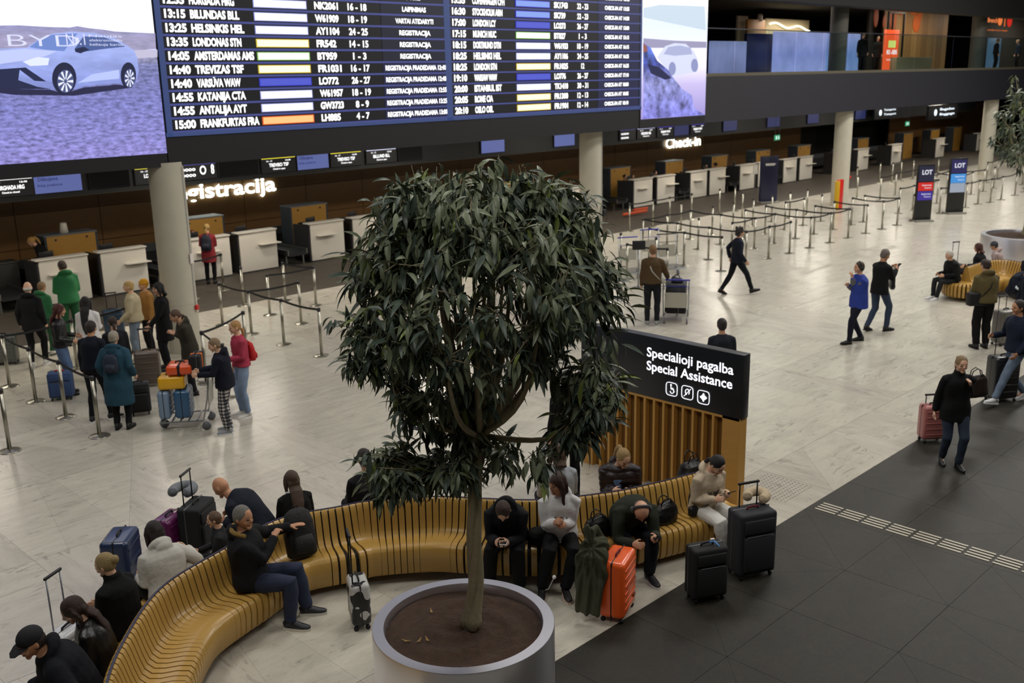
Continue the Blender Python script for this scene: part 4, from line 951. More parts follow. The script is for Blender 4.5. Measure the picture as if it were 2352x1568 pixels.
# low dark desks between the counter pairs (agents' side)
for xx, lab in ((31.9, 'low dark agent desk right of the second column'), (36.7, 'low dark agent desk between the second and third far counters'), (40.6, 'low dark agent desk between the fourth and fifth far counters'), (44.7, 'low dark agent desk right of the blue totem')):
    t = thing('agent_desk', lab, 'desk', (xx, 26.9, 0)); m = MB(); m.box((0, 0, .52), (.9, .06, .9)); m.build('modesty_panel', mat('deskgrey', '#3a3a3a', .6), t); m = MB(); m.box((0, .3, .99), (.95, .65, .04)); m.build('desktop', mat('desk', '#55565a', .5), t)
# office chairs
def office_chair(label, x, y, rz):
    t = thing('office_chair', label, 'chair', (x, y, 0), rz); k = mat('mesh_black', '#17130f', .8)
    m = MB(); m.loft([(0, .0, .62), (0, .02, .8), (0, .03, 1.0), (0, .02, 1.12)], [.20, .25, .24, .15], .022, (1, 0, 0), 16, sup=.8); m.build('backrest', k, t, True)
    m = MB(); m.rbox((0, -.24, .50), (.48, .46, .07), .03); m.build('seat', k, t, auto=40)
    m = MB(); m.cyl((0, -.2, .12), (0, -.2, .48), .03, n=10); m.build('column', mat('case_dark', '#0f0f11', .5), t)
    m = MB(); [m.box((.14*math.cos(a), -.2+.14*math.sin(a), .09), (.28, .04, .04), a) for a in [2*PI*i/5 for i in range(5)]]; m.build('star_base', mat('case_dark', '#0f0f11', .5), t)
    for i in range(5): a = 2*PI*i/5; m = MB(); m.ell((.27*math.cos(a), -.2+.27*math.sin(a), .035), (.035, .03, .035)); m.build('castor', mat('case_dark', '#0f0f11', .5), t, True)
xx = py(691, 510, 27.0)[0]; office_chair('black mesh office chair in front of a timber cabinet, left of the tree', xx, 26.9, 0)
xx = py(1562, 392, 27.0)[0]; office_chair('black office chair between the second and third far counters', xx, 26.9, .2)
# ------------------------------------------------------------------ belt stanchions
post_m = mat('post_steel', '#a8a598', .30, metal=.9); belt_m = mat('belt', '#111113', .7)
pb = MB(); pb.cyl((0, 0, .02), (0, 0, .93), .032, n=12); PM = pb.mesh('pole', post_m, True)
hb = MB(); hb.lathe([(.033, .93), (.038, .935), (.038, .995), (.030, 1.003)], n=12); HM = hb.mesh('belt_head', mat('head', '#2a2a2c', .4), True)
bb = MB(); bb.lathe([(.165, 0), (.165, .008), (.15, .016), (.05, .022), (.034, .035)], n=24); BM = bb.mesh('base', post_m, True)
def dist2(a, b): return math.hypot(a[0]-b[0], a[1]-b[1])
def stanchion(x, y, label, group, belts=()):
    t = thing('stanchion', label, 'stanchion', (x, y, 0), 0, group)
    for n_, me in (('pole', PM), ('belt_head', HM), ('base', BM)):
        o = bpy.data.objects.new(n_, me); C.objects.link(o); o.parent = t
    for bx, by in belts:
        dx, dy = bx-x, by-y; L = math.hypot(dx, dy); ux, uy = dx/L, dy/L; n = 6; vs = []; fs = []
        for i in range(n+1):
            s = i/n; q = .03+(L-.06)*s; sag = -.05*4*s*(1-s)*min(L/2, 1)
            for k, (o1, z) in enumerate(((-.002, .945), (.002, .945), (.002, .99), (-.002, .99))): vs.append((ux*q-uy*o1, uy*q+ux*o1, z+sag))
        for i in range(n):
            for k in range(4): fs.append((i*4+k, i*4+(k+1) % 4, i*4+4+(k+1) % 4, i*4+4+k))
        m = MB(); m.add(vs, fs); m.build('belt', belt_m, t)
    return t
GR = 'belt stanchions of the far queue lanes'
rowsY = {15.5: [21.3, 23.85, 25.12, 26.38, 27.6, 28.85, 30.15, 31.4, 32.68, 33.9, 35.1, 36.4], 16.8: [19.9, 21.25, 22.55, 23.9, 25.15, 26.4, 27.7, 28.9, 30.25, 31.5, 32.85, 34.2, 35.15, 38.1, 39.35],
         18.1: [22.6, 23.95, 25.35, 26.5, 27.75, 29.2, 30.5, 31.8, 33.1, 34.4], 19.45: [25.4, 26.7, 28.0, 29.3, 30.6, 31.9, 33.2, 34.5, 35.8], 20.9: [29.5, 33.5], 22.2: [28.2, 29.57, 30.6, 32.0, 33.9, 35.0]}
belts_of = {}
def seg(a, b): belts_of.setdefault((round(a[0], 2), round(a[1], 2)), []).append(b)
posts = [(x, y) for y, xs_ in rowsY.items() for x in xs_]
def chain(pts):
    for a, b in zip(pts, pts[1:]):
        if a not in posts: posts.append(a)
        if b not in posts: posts.append(b)
        seg(a, b)
# lanes: belts run along x on each row, with end turns along y
for y, xs_ in ((15.5, rowsY[15.5][1:11]), (16.8, rowsY[16.8][:13]), (18.1, rowsY[18.1]), (19.45, rowsY[19.45])):
    pass
P_ = lambda x, y: (x, y)
cols = {21.3: [15.5, 16.8], 23.85: [15.5, 16.8, 18.1, 19.45], 25.12: [15.5, 16.8, 18.1, 19.45, 20.9], 26.38: [15.5], 27.7: [16.8, 18.1, 19.45], 30.2: [15.5, 16.8, 18.1, 19.45], 32.7: [15.5, 16.8, 18.1, 19.45], 35.1: [15.5, 16.8], 28.9: [15.5, 16.8, 18.1, 19.45], 31.45: [15.5, 16.8, 18.1, 19.45], 33.95: [15.5, 16.8, 18.1, 19.45]}
def near_post(x, y):
    c = min(posts, key=lambda p: dist2(p, (x, y))); return c if dist2(c, (x, y)) < .35 else None
for x, ys in cols.items():
    for a, b in zip(ys, ys[1:]):
        p, q = near_post(x, a), near_post(x, b)
        if p and q: seg(p, q)
for y, xr in ((15.5, (25.1, 27.7)), (16.8, (26.3, 29.0)), (15.5, (28.8, 31.5)), (15.5, (33.8, 35.2)), (19.45, (25.3, 28.1)), (22.2, (28.1, 32.1)), (18.1, (31.7, 33.2))):
    r_ = sorted(x for x in rowsY[y] if xr[0] <= x <= xr[1])
    for a, b in zip(r_, r_[1:]): seg((a, y), (b, y))
more = [(41.65, 19.23), (41.7, 20.3), (48.4, 21.8), (49.6, 21.9), (50.8, 21.8), (52.4, 21.2), (42.4, 18.0), (39.0, 15.6), (43.7, 19.5), (48.0, 19.8), (44.9, 18.3), (45.6, 18.0), (44.3, 16.9), (45.8, 17.0), (47.2, 17.0), (51.1, 18.3), (52.8, 18.4), (44.6, 15.3), (43.4, 15.3), (42.6, 15.5), (41.3, 15.5), (39.8, 15.45), (48.7, 17.1), (41.9, 16.9), (48.1, 22.3), (45.5, 22.2), (46.5, 15.4), (48.0, 15.5), (49.5, 16.0), (51, 16.6)]
posts += more
def lk(*i):
    for a, b in zip(i, i[1:]): seg(more[a], more[b])
lk(13, 12, 10, 9); lk(17, 18, 19, 20, 21); lk(15, 14, 11, 6); lk(5, 4, 3, 2); lk(0, 8, 9); lk(1, 25); lk(23, 6); lk(7, 21); lk(16, 15); lk(26, 17)
seg(more[23], (39.35, 16.8)); seg((39.35, 16.8), (38.1, 16.8))
ORD = ['first', 'second', 'third', 'fourth', 'fifth', 'sixth', 'seventh', 'eighth', 'ninth', 'tenth', 'eleventh', 'twelfth', 'thirteenth', 'fourteenth', 'fifteenth', 'sixteenth', 'seventeenth', 'eighteenth', 'nineteenth', 'twentieth']
rown = {15.5: 'front', 16.8: 'second', 18.1: 'third', 19.45: 'fourth', 20.9: 'fifth', 22.2: 'sixth'}
fars = sorted([p for p in posts if p not in [(x, y) for y, xs_ in rowsY.items() for x in xs_]], key=lambda p: p[0]-p[1])
tags_ = {(21.3, 15.5): 'front stanchion just behind the man in the brown jacket', (19.9, 16.8): 'stanchion hidden at the tree edge, start of the nearest lane', (23.85, 15.5): 'front-row stanchion left of the walking woman in navy', (21.25, 16.8): 'stanchion left of the man in the brown jacket, by the parked trolleys',
         (25.12, 15.5): 'front-row stanchion just right of the walking woman in navy', (26.38, 15.5): 'second front-row stanchion right of the walking woman', (27.6, 15.5): 'third front-row stanchion right of the walking woman', (36.4, 15.5): 'front-row stanchion beside the left digital totem'}
for p in posts:
    kk = (round(p[0], 2), round(p[1], 2)); near_ = p[1] < 20 and p[0] < 37
    if kk in tags_: lab = tags_[kk]
    elif p in fars:
        i_ = fars.index(p); lab = ('small distant stanchion in the far right lanes, %s from the left' % ORD[i_]) if i_ < 20 else ('small distant stanchion in the far right lanes, %s from the right' % ORD[len(fars)-1-i_])
    else: lab = 'steel stanchion, %s from the left in the %s row of rope lanes' % (ORD[sorted(rowsY[p[1]]).index(p[0])], rown[p[1]])
    stanchion(p[0], p[1], lab, None if kk in tags_ else (GR if near_ else 'distant stanchions at the far right'), belts_of.get(kk, ()))
LP = {(4.77, 15.75): ('steel stanchion cut off by the left picture edge, lowest of all', ()), (6.0, 15.36): ('steel stanchion in front of the man in navy and woman in teal', ()), (6.02, 16.73): ('second steel stanchion from the front at left, by the blue jeans', ((6.0, 15.36),)),
      (6.01, 18.02): ('third steel stanchion from the front at left, before the man in black', ((6.02, 16.73),)), (6.03, 19.35): ('steel stanchion at the left edge nearest the grey bin', ((6.01, 18.02), (7.4, 19.6))), (7.4, 19.6): ('steel stanchion between the man in black and the green trousers', ((8.7, 19.9),)),
      (8.7, 19.9): ('steel stanchion behind the woman in white', ()), (8.62, 16.72): ('steel stanchion between the woman in the parka and the pink jacket', ((10.0, 17.6), (8.4, 15.6))), (10.0, 17.6): ('steel stanchion end post under the belt near the pink jacket', ()),
      (8.4, 15.6): ('steel stanchion behind the boy in plaid trousers', ()), (11.15, 16.65): ('steel stanchion at the left edge of the tree crown', ()), (11.15, 18.03): ('steel stanchion left of the tree, second in the lane', ((11.15, 16.65),)), (11.18, 19.38): ('steel stanchion left of the tree, third in the lane', ((11.15, 18.03), (12.47, 19.36))),
      (11.19, 20.65): ('steel stanchion left of the tree, fourth in the lane and nearest the column', ((11.18, 19.38),)), (12.47, 19.36): ('short-belt stanchion left of the tree, in the second file', ()), (12.48, 20.7): ('steel stanchion before the grey band of floor, second file', ((13.8, 20.7),)),
      (12.6, 22.1): ('steel stanchion under the blank white counter by the tree', ()), (13.62, 21.8): ('steel stanchion left of the mesh office chair', ((13.8, 20.7),)), (13.8, 20.7): ('steel stanchion beside the tree leaves at left', ()), (12.2, 23.9): ('stanchion right of the first column by the red coat woman', ((13.3, 24.3),)), (13.3, 24.3): ('stanchion beside the red coat woman', ())}
for (x, y), (lab, bl) in LP.items(): stanchion(x, y, lab, None, bl)
# behind-the-tree lane posts
for i, (x, y) in enumerate(((17.0, 15.5), (18.4, 15.5), (16.2, 16.8), (17.6, 16.8), (18.8, 18.1), (20.3, 18.1))): stanchion(x, y, 'steel stanchion glimpsed through the tree crown, %s from the left' % ORD[i], 'stanchions behind the tree crown', ())
stanchion(12.6, 13.2, 'steel stanchion seen through the gap low in the tree crown', None)
# totems
def totem(x, y, h, w, label, blocks, rz, cc='#0b0c0e', logo='LOT', logoh=.16):
    t = thing('information_totem', label, 'totem', (x, y, 0), rz)
    m = MB(); m.rbox((0, 0, h/2+.04), (w, .14, h-.05), .012); m.build('body', mat('totem'+cc, cc, .35), t, auto=40)
    m = MB(); m.rbox((0, 0, .03), (w+.08, .5, .06), .012); m.build('base', mat('totem_base', '#8a8880', .4, metal=.5), t, auto=40)
    for z0, z1, c_, e in blocks: m = MB(); m.box((0, -.074, (z0+z1)/2), (w*.92, .008, z1-z0)); m.build('screen_panel', glow('tp'+c_, c_, e), t)
    k = 't%.1f' % x; textgroup(k, 'lettering', glow('totem_text', '#e8eaf5', .95), t); f = lambda a, b, d=0: (a, -.081-d, b)
    text(k, logo, f, logoh, .02, h-.34, w*.62, align='C', bold=.03); return k, f
r_ = R_(-38)
k, f = totem(36.6, 15.25, 2.05, .62, 'black digital totem with red and indigo panels, left of the two', [(1.45, 2.0, '#181c44', .55), (1.12, 1.42, '#d4180c', .85), (.78, 1.10, '#3c2a9c', .75)], r_)
text(k, 'Registracija', f, .05, .22, 1.30, .36, align='R'); text(k, 'Check-in', f, .05, .22, 1.20, .26, align='R'); text(k, 'Registracija', f, .05, .22, .98, .36, align='R'); text(k, 'Check-in', f, .05, .22, .88, .26, align='R')
k, f = totem(39.3, 15.15, 2.1, .66, 'black digital totem with light blue and grey panels, right of the two', [(1.55, 2.05, '#241f66', .6), (1.18, 1.52, '#3f93dc', .9), (.82, 1.17, '#aab4c4', .75)], r_)
text(k, 'Registracija', f, .05, .24, 1.40, .38, align='R'); text(k, 'Check-in', f, .05, .24, 1.27, .26, align='R')
k, f = totem(38.2, 22.6, 1.95, .80, 'dark navy stand with white emblem in front of the far white counters', [], R_(-30), '#15193a', logo='~', logoh=.07)
m = MB(); bt = [o for o in bpy.data.objects if o.get('label', '').startswith('dark navy stand')][0]; m.box((0, -.078, 1.62), (.42, .01, .10)); m.build('emblem', mat('emblem', '#cfcfc8', .5), bt)
t = thing('fire_post', 'red and yellow upright post touching the left side of the third column', 'post', (37.9, 19.2, 0)); m = MB(); m.rbox((0, 0, .6), (.34, .2, 1.2), .05); m.build('body', mat('red', '#c41c18', .4), t, auto=40); m = MB(); m.rbox((-.2, 0, .58), (.08, .2, 1.14), .03); m.build('side_stripe', mat('yellowp', '#c9a013', .5), t, auto=40)
# ------------------------------------------------------------------ far hanging signs
def hsign(pa, pb, Y, label, lines, key):
    a, za = py(pa[0], pa[1], Y); b, zb = py(pb[0], pb[1], Y)
    t = thing('hanging_sign', label, 'sign', ((a+b)/2, Y, (za+zb)/2)); m = MB(); m.box((0, 0, 0), (b-a, .12, za-zb)); m.build('panel', mat('sign_black', '#0b0d14', .4), t)
    m = MB(); m.box((0, 0, (3.85-(za+zb)/2)/2+.2), (.05, .05, max(3.85-(za+zb)/2, .2))); m.build('hanger', cdark, t)
    textgroup(key, 'lettering', glow('sign_text', '#eaf6ff', 1.6), t); w_ = b-a; h_ = za-zb
    f = lambda u, v, d=0: (u, -.065-d, v)
    text(key, lines[0], f, h_*.16, -w_*.12, h_*.12, w_*.50); text(key, lines[1], f, h_*.16, -w_*.12, -h_*.22, w_*.52)
    m = MB(); m.cyl((-w_*.27, -.066, 0), (-w_*.27, -.075, 0), h_*.22, n=20); m.build('pictogram', MATS['sign_text'], t)
hsign((2008, 245), (2060, 270), 26.2, 'black hanging sign with blue-white arrival lettering right of third column', ('Transporto', 'Transport'), 'hs1')
hsign((2132, 243), (2195, 270), 24.0, 'black hanging sign with a round symbol left of the fourth column', ('Bagažas', 'Baggage'), 'hs2')
# ------------------------------------------------------------------ upper level
UY = 34.0
ux = lambda px: py(px, 100, UY)[0]
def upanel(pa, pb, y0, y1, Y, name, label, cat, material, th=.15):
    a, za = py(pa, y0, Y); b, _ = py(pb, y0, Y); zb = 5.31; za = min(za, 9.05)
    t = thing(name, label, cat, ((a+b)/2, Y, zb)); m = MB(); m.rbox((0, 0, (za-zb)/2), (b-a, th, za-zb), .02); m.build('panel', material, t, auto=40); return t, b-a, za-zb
upanel(1632, 1712, 94, 172, 22.5, 'reflection_panel', 'lavender lit advertising panel behind the glass, left of the dark gap', 'light box', adgrad('glass_refl1', [(0, '#8f92c4'), (.6, '#a5a8dc'), (1, '#8d94c0')], 5.3, 6.9, .72, (1.4, (1, 1, .4), .8, 1.15)))  # three glowing panels added here imitate reflections in the railing glass
upanel(1779, 1897, 72, 171, 22.0, 'reflection_panel', 'large lavender lit advertising panel behind the glass balustrade', 'light box', adgrad('glass_refl2', [(0, '#a9b0ea'), (.5, '#9ba2e4'), (1, '#b7b6ea')], 5.3, 6.9, .85, (1.1, (1, 1, .8), .8, 1.15)))
upanel(1898, 1974, 76, 165, 22.8, 'reflection_panel', 'pale blue lit advertising panel behind the glass, right of the large one', 'light box', adgrad('glass_refl3', [(0, '#8aa6dc'), (.5, '#7f9cd8'), (1, '#a8b0e8')], 5.3, 6.9, .75, (1.4, (1, 1, .5), .8, 1.2)))
upanel(1693, 1716, 36, 170, 33.0, 'partition', 'narrow cream partition left of the orange wardrobe upstairs', 'partition', mat('cream', '#cfc3a5', .7))
upanel(1715, 1756, 44, 120, 32.5, 'tall_cabinet', 'orange timber cabinet upstairs with a white cup on top', 'cabinet', mat('orange_wood', '#b5791f', .5))
t, w_, h_ = upanel(1757, 1857, 42, 150, 33.5, 'shop_unit', 'softly lit cream shop unit upstairs with a wavy ceiling light', 'shop', mat('shopcream', '#b5a98a', .7))
m = MB(); n = 20; m.loft([(-w_*.45+w_*.92*i/n, -.2, h_*.90+.10*math.sin(i*.55)-.012*i) for i in range(n+1)], .05, None, (0, 1, 0), 8); m.build('wavy_lamp', glow('wavy', '#fff4d6', 2.6), t, True)
upanel(1713, 1778, 76, 170, 23.2, 'partition', 'dark navy partition between the two lavender panels upstairs', 'partition', mat('navy_part', '#2b3054', .3))
upanel(1640, 1692, 94, 140, 30.5, 'service_desk', 'grey-white service desk front upstairs at the far left', 'desk', mat('deskw', '#a09a90', .6))
t, w_, h_ = upanel(2030, 2178, 17, 168, 26.0, 'timber_wall', 'upstairs timber board wall with orange wave graffiti at its top left', 'wall', mat('wallcore', '#3a2a14', .7), .1)
bw = w_/12
for i in range(12): m = MB(); m.box((-w_/2+bw*(i+.5), -.065, h_/2), (bw-.02, .03, h_-.04)); m.build('board', mat('timber%d' % (i % 3), ['#8a6432', '#7d5829', '#936c39'][i % 3], .55, var=.12, stretch=(1, 1, 5)), t)
og = mat('graffiti', '#b8540c', .6)
for cx, cz, rx, rz_ in ((-w_*.62, h_*.86, .22, .5), (-w_*.50, h_*.78, .16, .3), (-w_*.38, h_*.84, .34, .55), (-w_*.28, h_*.95, .30, .16), (-.02*w_, h_*.78, .40, .42), (.02*w_, h_*.93, .22, .40), (-.08*w_, h_*.96, .35, .14)):
    m = MB(); m.ell((cx, -.09, cz), (rx*1.3, .03, rz_*1.2)); m.build('paint_blob', og, t, True)
upanel(1996, 2030, 20, 168, 26.4, 'timber_wall', 'dark narrow wall left of the upstairs timber boards', 'wall', mat('darkw', '#241f1a', .7))
m = MB(); 
t = thing('portal_frame', 'tall black metal goal-shaped frame before the upstairs timber wall', 'frame', (py(2058, 60, 24.8)[0], 24.8, 5.3)); a = py(2040, 26, 24.8); b = py(2076, 26, 24.8); w_ = b[0]-a[0]
for sx in (-1, 1): m.box((sx*w_/2, 0, (a[1]-5.3)/2), (.09, .09, a[1]-5.3))
m.box((0, 0, a[1]-5.34), (w_, .09, .09)); m.box((-w_*.22, 0, (a[1]-5.3)/2), (.07, .09, a[1]-5.3)); m.build('frame', mat('black_metal', '#111214', .5), t)
t, w_, h_ = upanel(2034, 2064, 68, 121, 23.5, 'display_totem', 'bright orange-red lit display standing behind the glass balustrade', 'display', glow('orange_led', '#ff5a2a', 1.15), .12)
m = MB(); m.box((-.02, -.065, h_*.66), (w_*.55, .01, h_*.17)); m.build('yellow_block', glow('yl', '#e8ea7a', 1.1), t)
textgroup('odt', 'lettering', glow('odtext', '#fff0ea', 1.3), t); f3 = lambda u, v, d=0: (u, -.072-d, v); text('odt', 'IKI -50%', f3, h_*.10, 0, h_*.42, w_*.8, align='C', bold=.04); text('odt', 'Lietuva', f3, h_*.04, 0, h_*.27, w_*.7, align='C')

t, w_, h_ = upanel(2262, 2420, 14, 168, 26.5, 'kiosk', 'dark cafe kiosk front upstairs with an orange word and round orange badge', 'kiosk', mat('shopdark', '#24211d', .7))
textgroup('dr', 'lettering', glow('orange_text', '#e0702c', 1.0), t); f4 = lambda u, v, d=0: (u, -.09-d, v)
text('dr', 'Brunch', f4, .28, -w_/2+.5, h_*.80, 1.7, bold=.03); m = MB(); m.cyl((-w_/2+2.65, -.08, h_*.85), (-w_/2+2.65, -.12, h_*.85), .36, n=28); m.build('round_badge', MATS['orange_text'], t)
m = MB(); m.box((-w_/2+3.55, -.09, h_*.85), (.11, .02, .80)); m.build('divider', MATS['orange_text'], t); m = MB(); m.cyl((-w_/2+4.4, -.08, h_*.85), (-w_/2+4.4, -.12, h_*.85), .42, n=28); m.build('round_badge', glow('red_badge', '#c82010', .9), t)
text('dr', 'Lietuviška virtuvė ir kepykla', f4, .09, -w_/2+.6, h_*.66, 3.6)
for a, b, lab in ((2236, 2258, 'blue-lit window strip upstairs behind the right column'), (2270, 2300, 'blue-lit window strip upstairs right of the column, near two people')):
    upanel(a, b, 86, 118, 25.5, 'window_display', lab, 'window', glow('bluewin', '#5f86a4', .45), .05)
t, w_, h_ = upanel(2038, 2120, 132, 160, 23.6, 'sofa', 'rounded grey-green bench sofa upstairs before the timber wall', 'sofa', mat('sofa', '#7d7a60', .8), 1.0)
# ------------------------------------------------------------------ sign wall
X0 = 10.30
sw = thing('sign_wall', 'freestanding timber-finned partition with black illuminated assistance sign', 'sign', (X0, 6.33, 0))
S = lambda mb: Loc(sw).fix(mb)
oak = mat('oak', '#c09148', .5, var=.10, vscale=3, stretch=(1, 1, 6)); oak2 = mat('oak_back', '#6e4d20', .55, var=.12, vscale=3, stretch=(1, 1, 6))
m = MB(); m.rbox((X0+.07, 7.63, 1.655), (.15, 2.62, .83), .006); S(m).build('sign_box', mat('sign_face', '#1c2026', .35), sw, auto=40)
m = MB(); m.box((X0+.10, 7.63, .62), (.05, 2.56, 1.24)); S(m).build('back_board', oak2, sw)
m = MB(); m.box((X0+.07, 6.465, .62), (.15, .26, 1.24)); S(m).build('end_post', oak, sw); m = MB(); m.box((X0+.07, 8.86, .62), (.15, .13, 1.24)); S(m).build('end_post', oak, sw)
m = MB(); m.box((X0+.035, 7.63, 1.225), (.08, 2.56, .03)); S(m).build('cap_strip', oak, sw)
fb = MB(); fb.box((0, 0, .605), (.085, .034, 1.21)); fbm = fb.mesh('fin', oak)
for i in range(14):
    o = bpy.data.objects.new('fin', fbm); C.objects.link(o); o.parent = sw; o.location = (.035, .40+i*.155, 0)
textgroup('sa', 'sign_lettering', glow('sa_white', '#f4f4ff', 1.7), sw)
fs = lambda a, b, d=0: (-.012-d, -a-6.33+6.33, b)   # a = -(y - 6.33)
fs = lambda a, b, d=0: (-.012-d, -a, b)
def sy(px, p_y): q = px_(px, p_y, X0); return q[0]-6.33, q[1]
y1, z1 = sy(1487, 813); y2, z2 = sy(1686, 851); y3, z3 = sy(1487, 847); y4, z4 = sy(1683, 887)
text('sa', 'Specialioji pagalba', fs, .125, -y1, 1.80, y1-y2, bold=.014)
text('sa', 'Special Assistance', fs, .125, -y1, 1.615, y1-y4, bold=.014)
for (cx, cy_), kind in (((1544, 893), 'w'), ((1580, 901), 'e'), ((1617, 912), 'p')):
    yy, zz = sy(cx, cy_); m = MB(); ring = []
    for q in range(32):
        a = 2*PI*q/32; c_, s_ = math.cos(a), math.sin(a); c_ = math.copysign(abs(c_)**.45, c_); s_ = math.copysign(abs(s_)**.45, s_); ring.append((-.014, yy+.088*c_, zz+.088*s_))
    ring.append(ring[0]); m.loft(ring, .0065, .004, (1, 0, 0), 6, cap=0); m.build('icon_frame', MATS['sa_white'], sw)
    g = MB()
    if kind == 'w':
        g.loft([(-.014, yy+.03*math.cos(a)-.005, zz-.02+.036*math.sin(a)) for a in np.linspace(.9, 6.0, 16)], .007, .004, (1, 0, 0), 6); g.ell((-.014, yy+.012, zz+.055), (.004, .013, .013))
        g.loft([(-.014, yy+.012, zz+.04), (-.014, yy+.008, zz), (-.014, yy-.028, zz), (-.014, yy-.042, zz-.035)], .008, .004, (1, 0, 0), 6)
    elif kind == 'e':
        g.loft([(-.014, yy+.03*math.cos(a), zz+.008+.04*math.sin(a)) for a in np.linspace(-1.2, 3.8, 14)], .009, .004, (1, 0, 0), 6); g.loft([(-.014, yy+.05, zz-.055), (-.014, yy-.055, zz+.06)], .007, .004, (1, 0, 0), 6)
    else:
        g.prism([(-.055, 0), (-.02, .03), (.02, .03), (.055, 0), (.02, -.03), (-.02, -.03)], 0, .004, lambda a, b, d: (-.016+d, yy+a, zz+b)); g.ell((-.014, yy, zz+.042), (.004, .014, .014)); g.ell((-.014, yy, zz-.042), (.004, .014, .014))
    g.build('icon', MATS['sa_white'], sw)
# ------------------------------------------------------------------ slatted benches
gold = mat('bench_ply', '#b28c46', .34, var=.10, vscale=5, coat=.15, bump=.02, bscale=60)
PROF = [(-.50, .10), (-.53, .14), (-.545, .30), (-.535, .385), (-.50, .425), (-.40, .432), (-.27, .415), (-.18, .420), (-.125, .47), (-.095, .56), (-.060, .70), (-.038, .765), (-.015, .785),
        (.015, .785), (.038, .765), (.060, .70), (.095, .56), (.125, .47), (.18, .420), (.27, .415), (.40, .432), (.50, .425), (.535, .385), (.545, .30), (.53, .14), (.50, .10)]
SEATP = [(0, .10), (0, .42), (.27, .425), (.40, .432), (.50, .425), (.535, .385), (.545, .30), (.53, .14), (.50, .10)]
def catmull(P, step):
    P = [Vector((p[0], p[1])) for p in P]; Q = [P[0]*2-P[1]]+P+[P[-1]*2-P[-2]]; dense = []
    for i in range(1, len(Q)-2):
        for k in range(40):
            t = k/40; a, b, c, d = Q[i-1], Q[i], Q[i+1], Q[i+2]
            dense.append(.5*((2*b)+(c-a)*t+(2*a-5*b+4*c-d)*t*t+(3*b-a-3*c+d)*t**3))
    dense.append(P[-1]); out = [dense[0]]; acc = 0
    for a, b in zip(dense, dense[1:]):
        L = (b-a).length
        while acc+L >= step:
            r = (step-acc)/L; a = a.lerp(b, r); out.append(a.copy()); L = (b-a).length; acc = 0
        acc += L
    return out
def bench(label, P, pitch=.080, th=.063, end=None):
    pts = catmull(P, pitch); org = pts[len(pts)//2]
    t = thing('slatted_bench', label, 'bench', (org.x, org.y, 0))
    m = MB(); m.prism(PROF, -th/2, th/2, lambda a, b, d: (d, a, b)); me = m.mesh('slat', gold); me.polygons.foreach_set('use_smooth', [len(p.vertices) == 4 for p in me.polygons]); me.set_sharp_from_angle(angle=R_(50))
    n = len(pts); core = MB(); ring = []; cp = [(a*.93, .13 if b < .12 else b-.028) for a, b in PROF]
    for i, p in enumerate(pts):
        d = (pts[min(i+1, n-1)]-pts[max(i-1, 0)]).normalized(); ang = math.atan2(d.y, d.x)
        o = bpy.data.objects.new('slat', me); C.objects.link(o); o.parent = t; o.location = (p.x-org.x, p.y-org.y, 0); o.rotation_euler = (0, 0, ang)
        ring.append([(p.x-org.x-d.y*a, p.y-org.y+d.x*a, b) for a, b in cp])
    vs = [v for r in ring for v in r]; k = len(cp); fs = [(i*k+j, i*k+(j+1) % k, (i+1)*k+(j+1) % k, (i+1)*k+j) for i in range(n-1) for j in range(k)]
    fs += [tuple(range(k-1, -1, -1)), tuple((n-1)*k+j for j in range(k))]
    core.add(vs, fs); core.build('core', mat('bench_core', '#14110e', .8), t)
    s = MB(); s.loft([(p.x-org.x, p.y-org.y, .789) for p in pts], .017, .004, (0, 0, 1), 6, cap=0)
    s = MB(); vs = []; 
    for i, p in enumerate(pts):
        d = (pts[min(i+1, n-1)]-pts[max(i-1, 0)]).normalized()
        for a, z in ((-.012, .783), (.012, .783), (.012, .792), (-.012, .792)): vs.append((p.x-org.x-d.y*a, p.y-org.y+d.x*a, z))
    s.add(vs, [(i*4+j, i*4+(j+1) % 4, i*4+4+(j+1) % 4, i*4+4+j) for i in range(n-1) for j in range(4)]); s.build('ridge_strip', mat('strip', '#25203a', .5), t)
    fm_ = MB(); fm_.box((0, 0, .05), (.10, .7, .10)); fmm = fm_.mesh('foot', mat('foot_b', '#151412', .7))
    for i in range(6, n-4, 22):
        p = pts[i]; d = (pts[i+1]-pts[i-1]).normalized(); o = bpy.data.objects.new('foot', fmm); C.objects.link(o); o.parent = t; o.location = (p.x-org.x, p.y-org.y, 0); o.rotation_euler = (0, 0, math.atan2(d.y, d.x))
    if end is not None:
        m = MB(); m.prism(SEATP, -th/2, th/2, lambda a, b, d: (d, a, b)); me2 = m.mesh('end_slat', gold)
        p = pts[0] if end < 0 else pts[-1]; d = (pts[1]-pts[0]).normalized() if end < 0 else (pts[-2]-pts[-1]).normalized(); a0 = math.atan2(-d.y, -d.x)
        for k in range(19):
            a = a0-PI/2+PI*(k+.0)/18; o = bpy.data.objects.new('end_slat', me2); C.objects.link(o); o.parent = t; o.location = (p.x-org.x, p.y-org.y, 0); o.rotation_euler = (0, 0, a-PI/2)
    return t, pts, org
ZR = .785
ridge_px = [(370, 1350), (510, 1262), (640, 1192), (780, 1163), (850, 1150), (1000, 1140), (1120, 1145), (1250, 1147), (1400, 1130), (1500, 1110), (1600, 1085)]
RP_ = [(2.1, 5.6), (2.30, 6.5), (2.62, 7.25), (3.05, 7.85)]+[fl(x, y, ZR) for x, y in ridge_px]+[(9.75, 6.30)]
bn, BPTS, BORG = bench('long wavy golden slatted bench running behind the planter across the foreground', RP_)
for px1, py1 in ((733, 1362), (741, 1358)): pass
def bn_near(x, y):
    i = min(range(1, len(BPTS)-1), key=lambda k: (BPTS[k].x-x)**2+(BPTS[k].y-y)**2); d = (BPTS[i+1]-BPTS[i-1]).normalized(); return BPTS[i], d
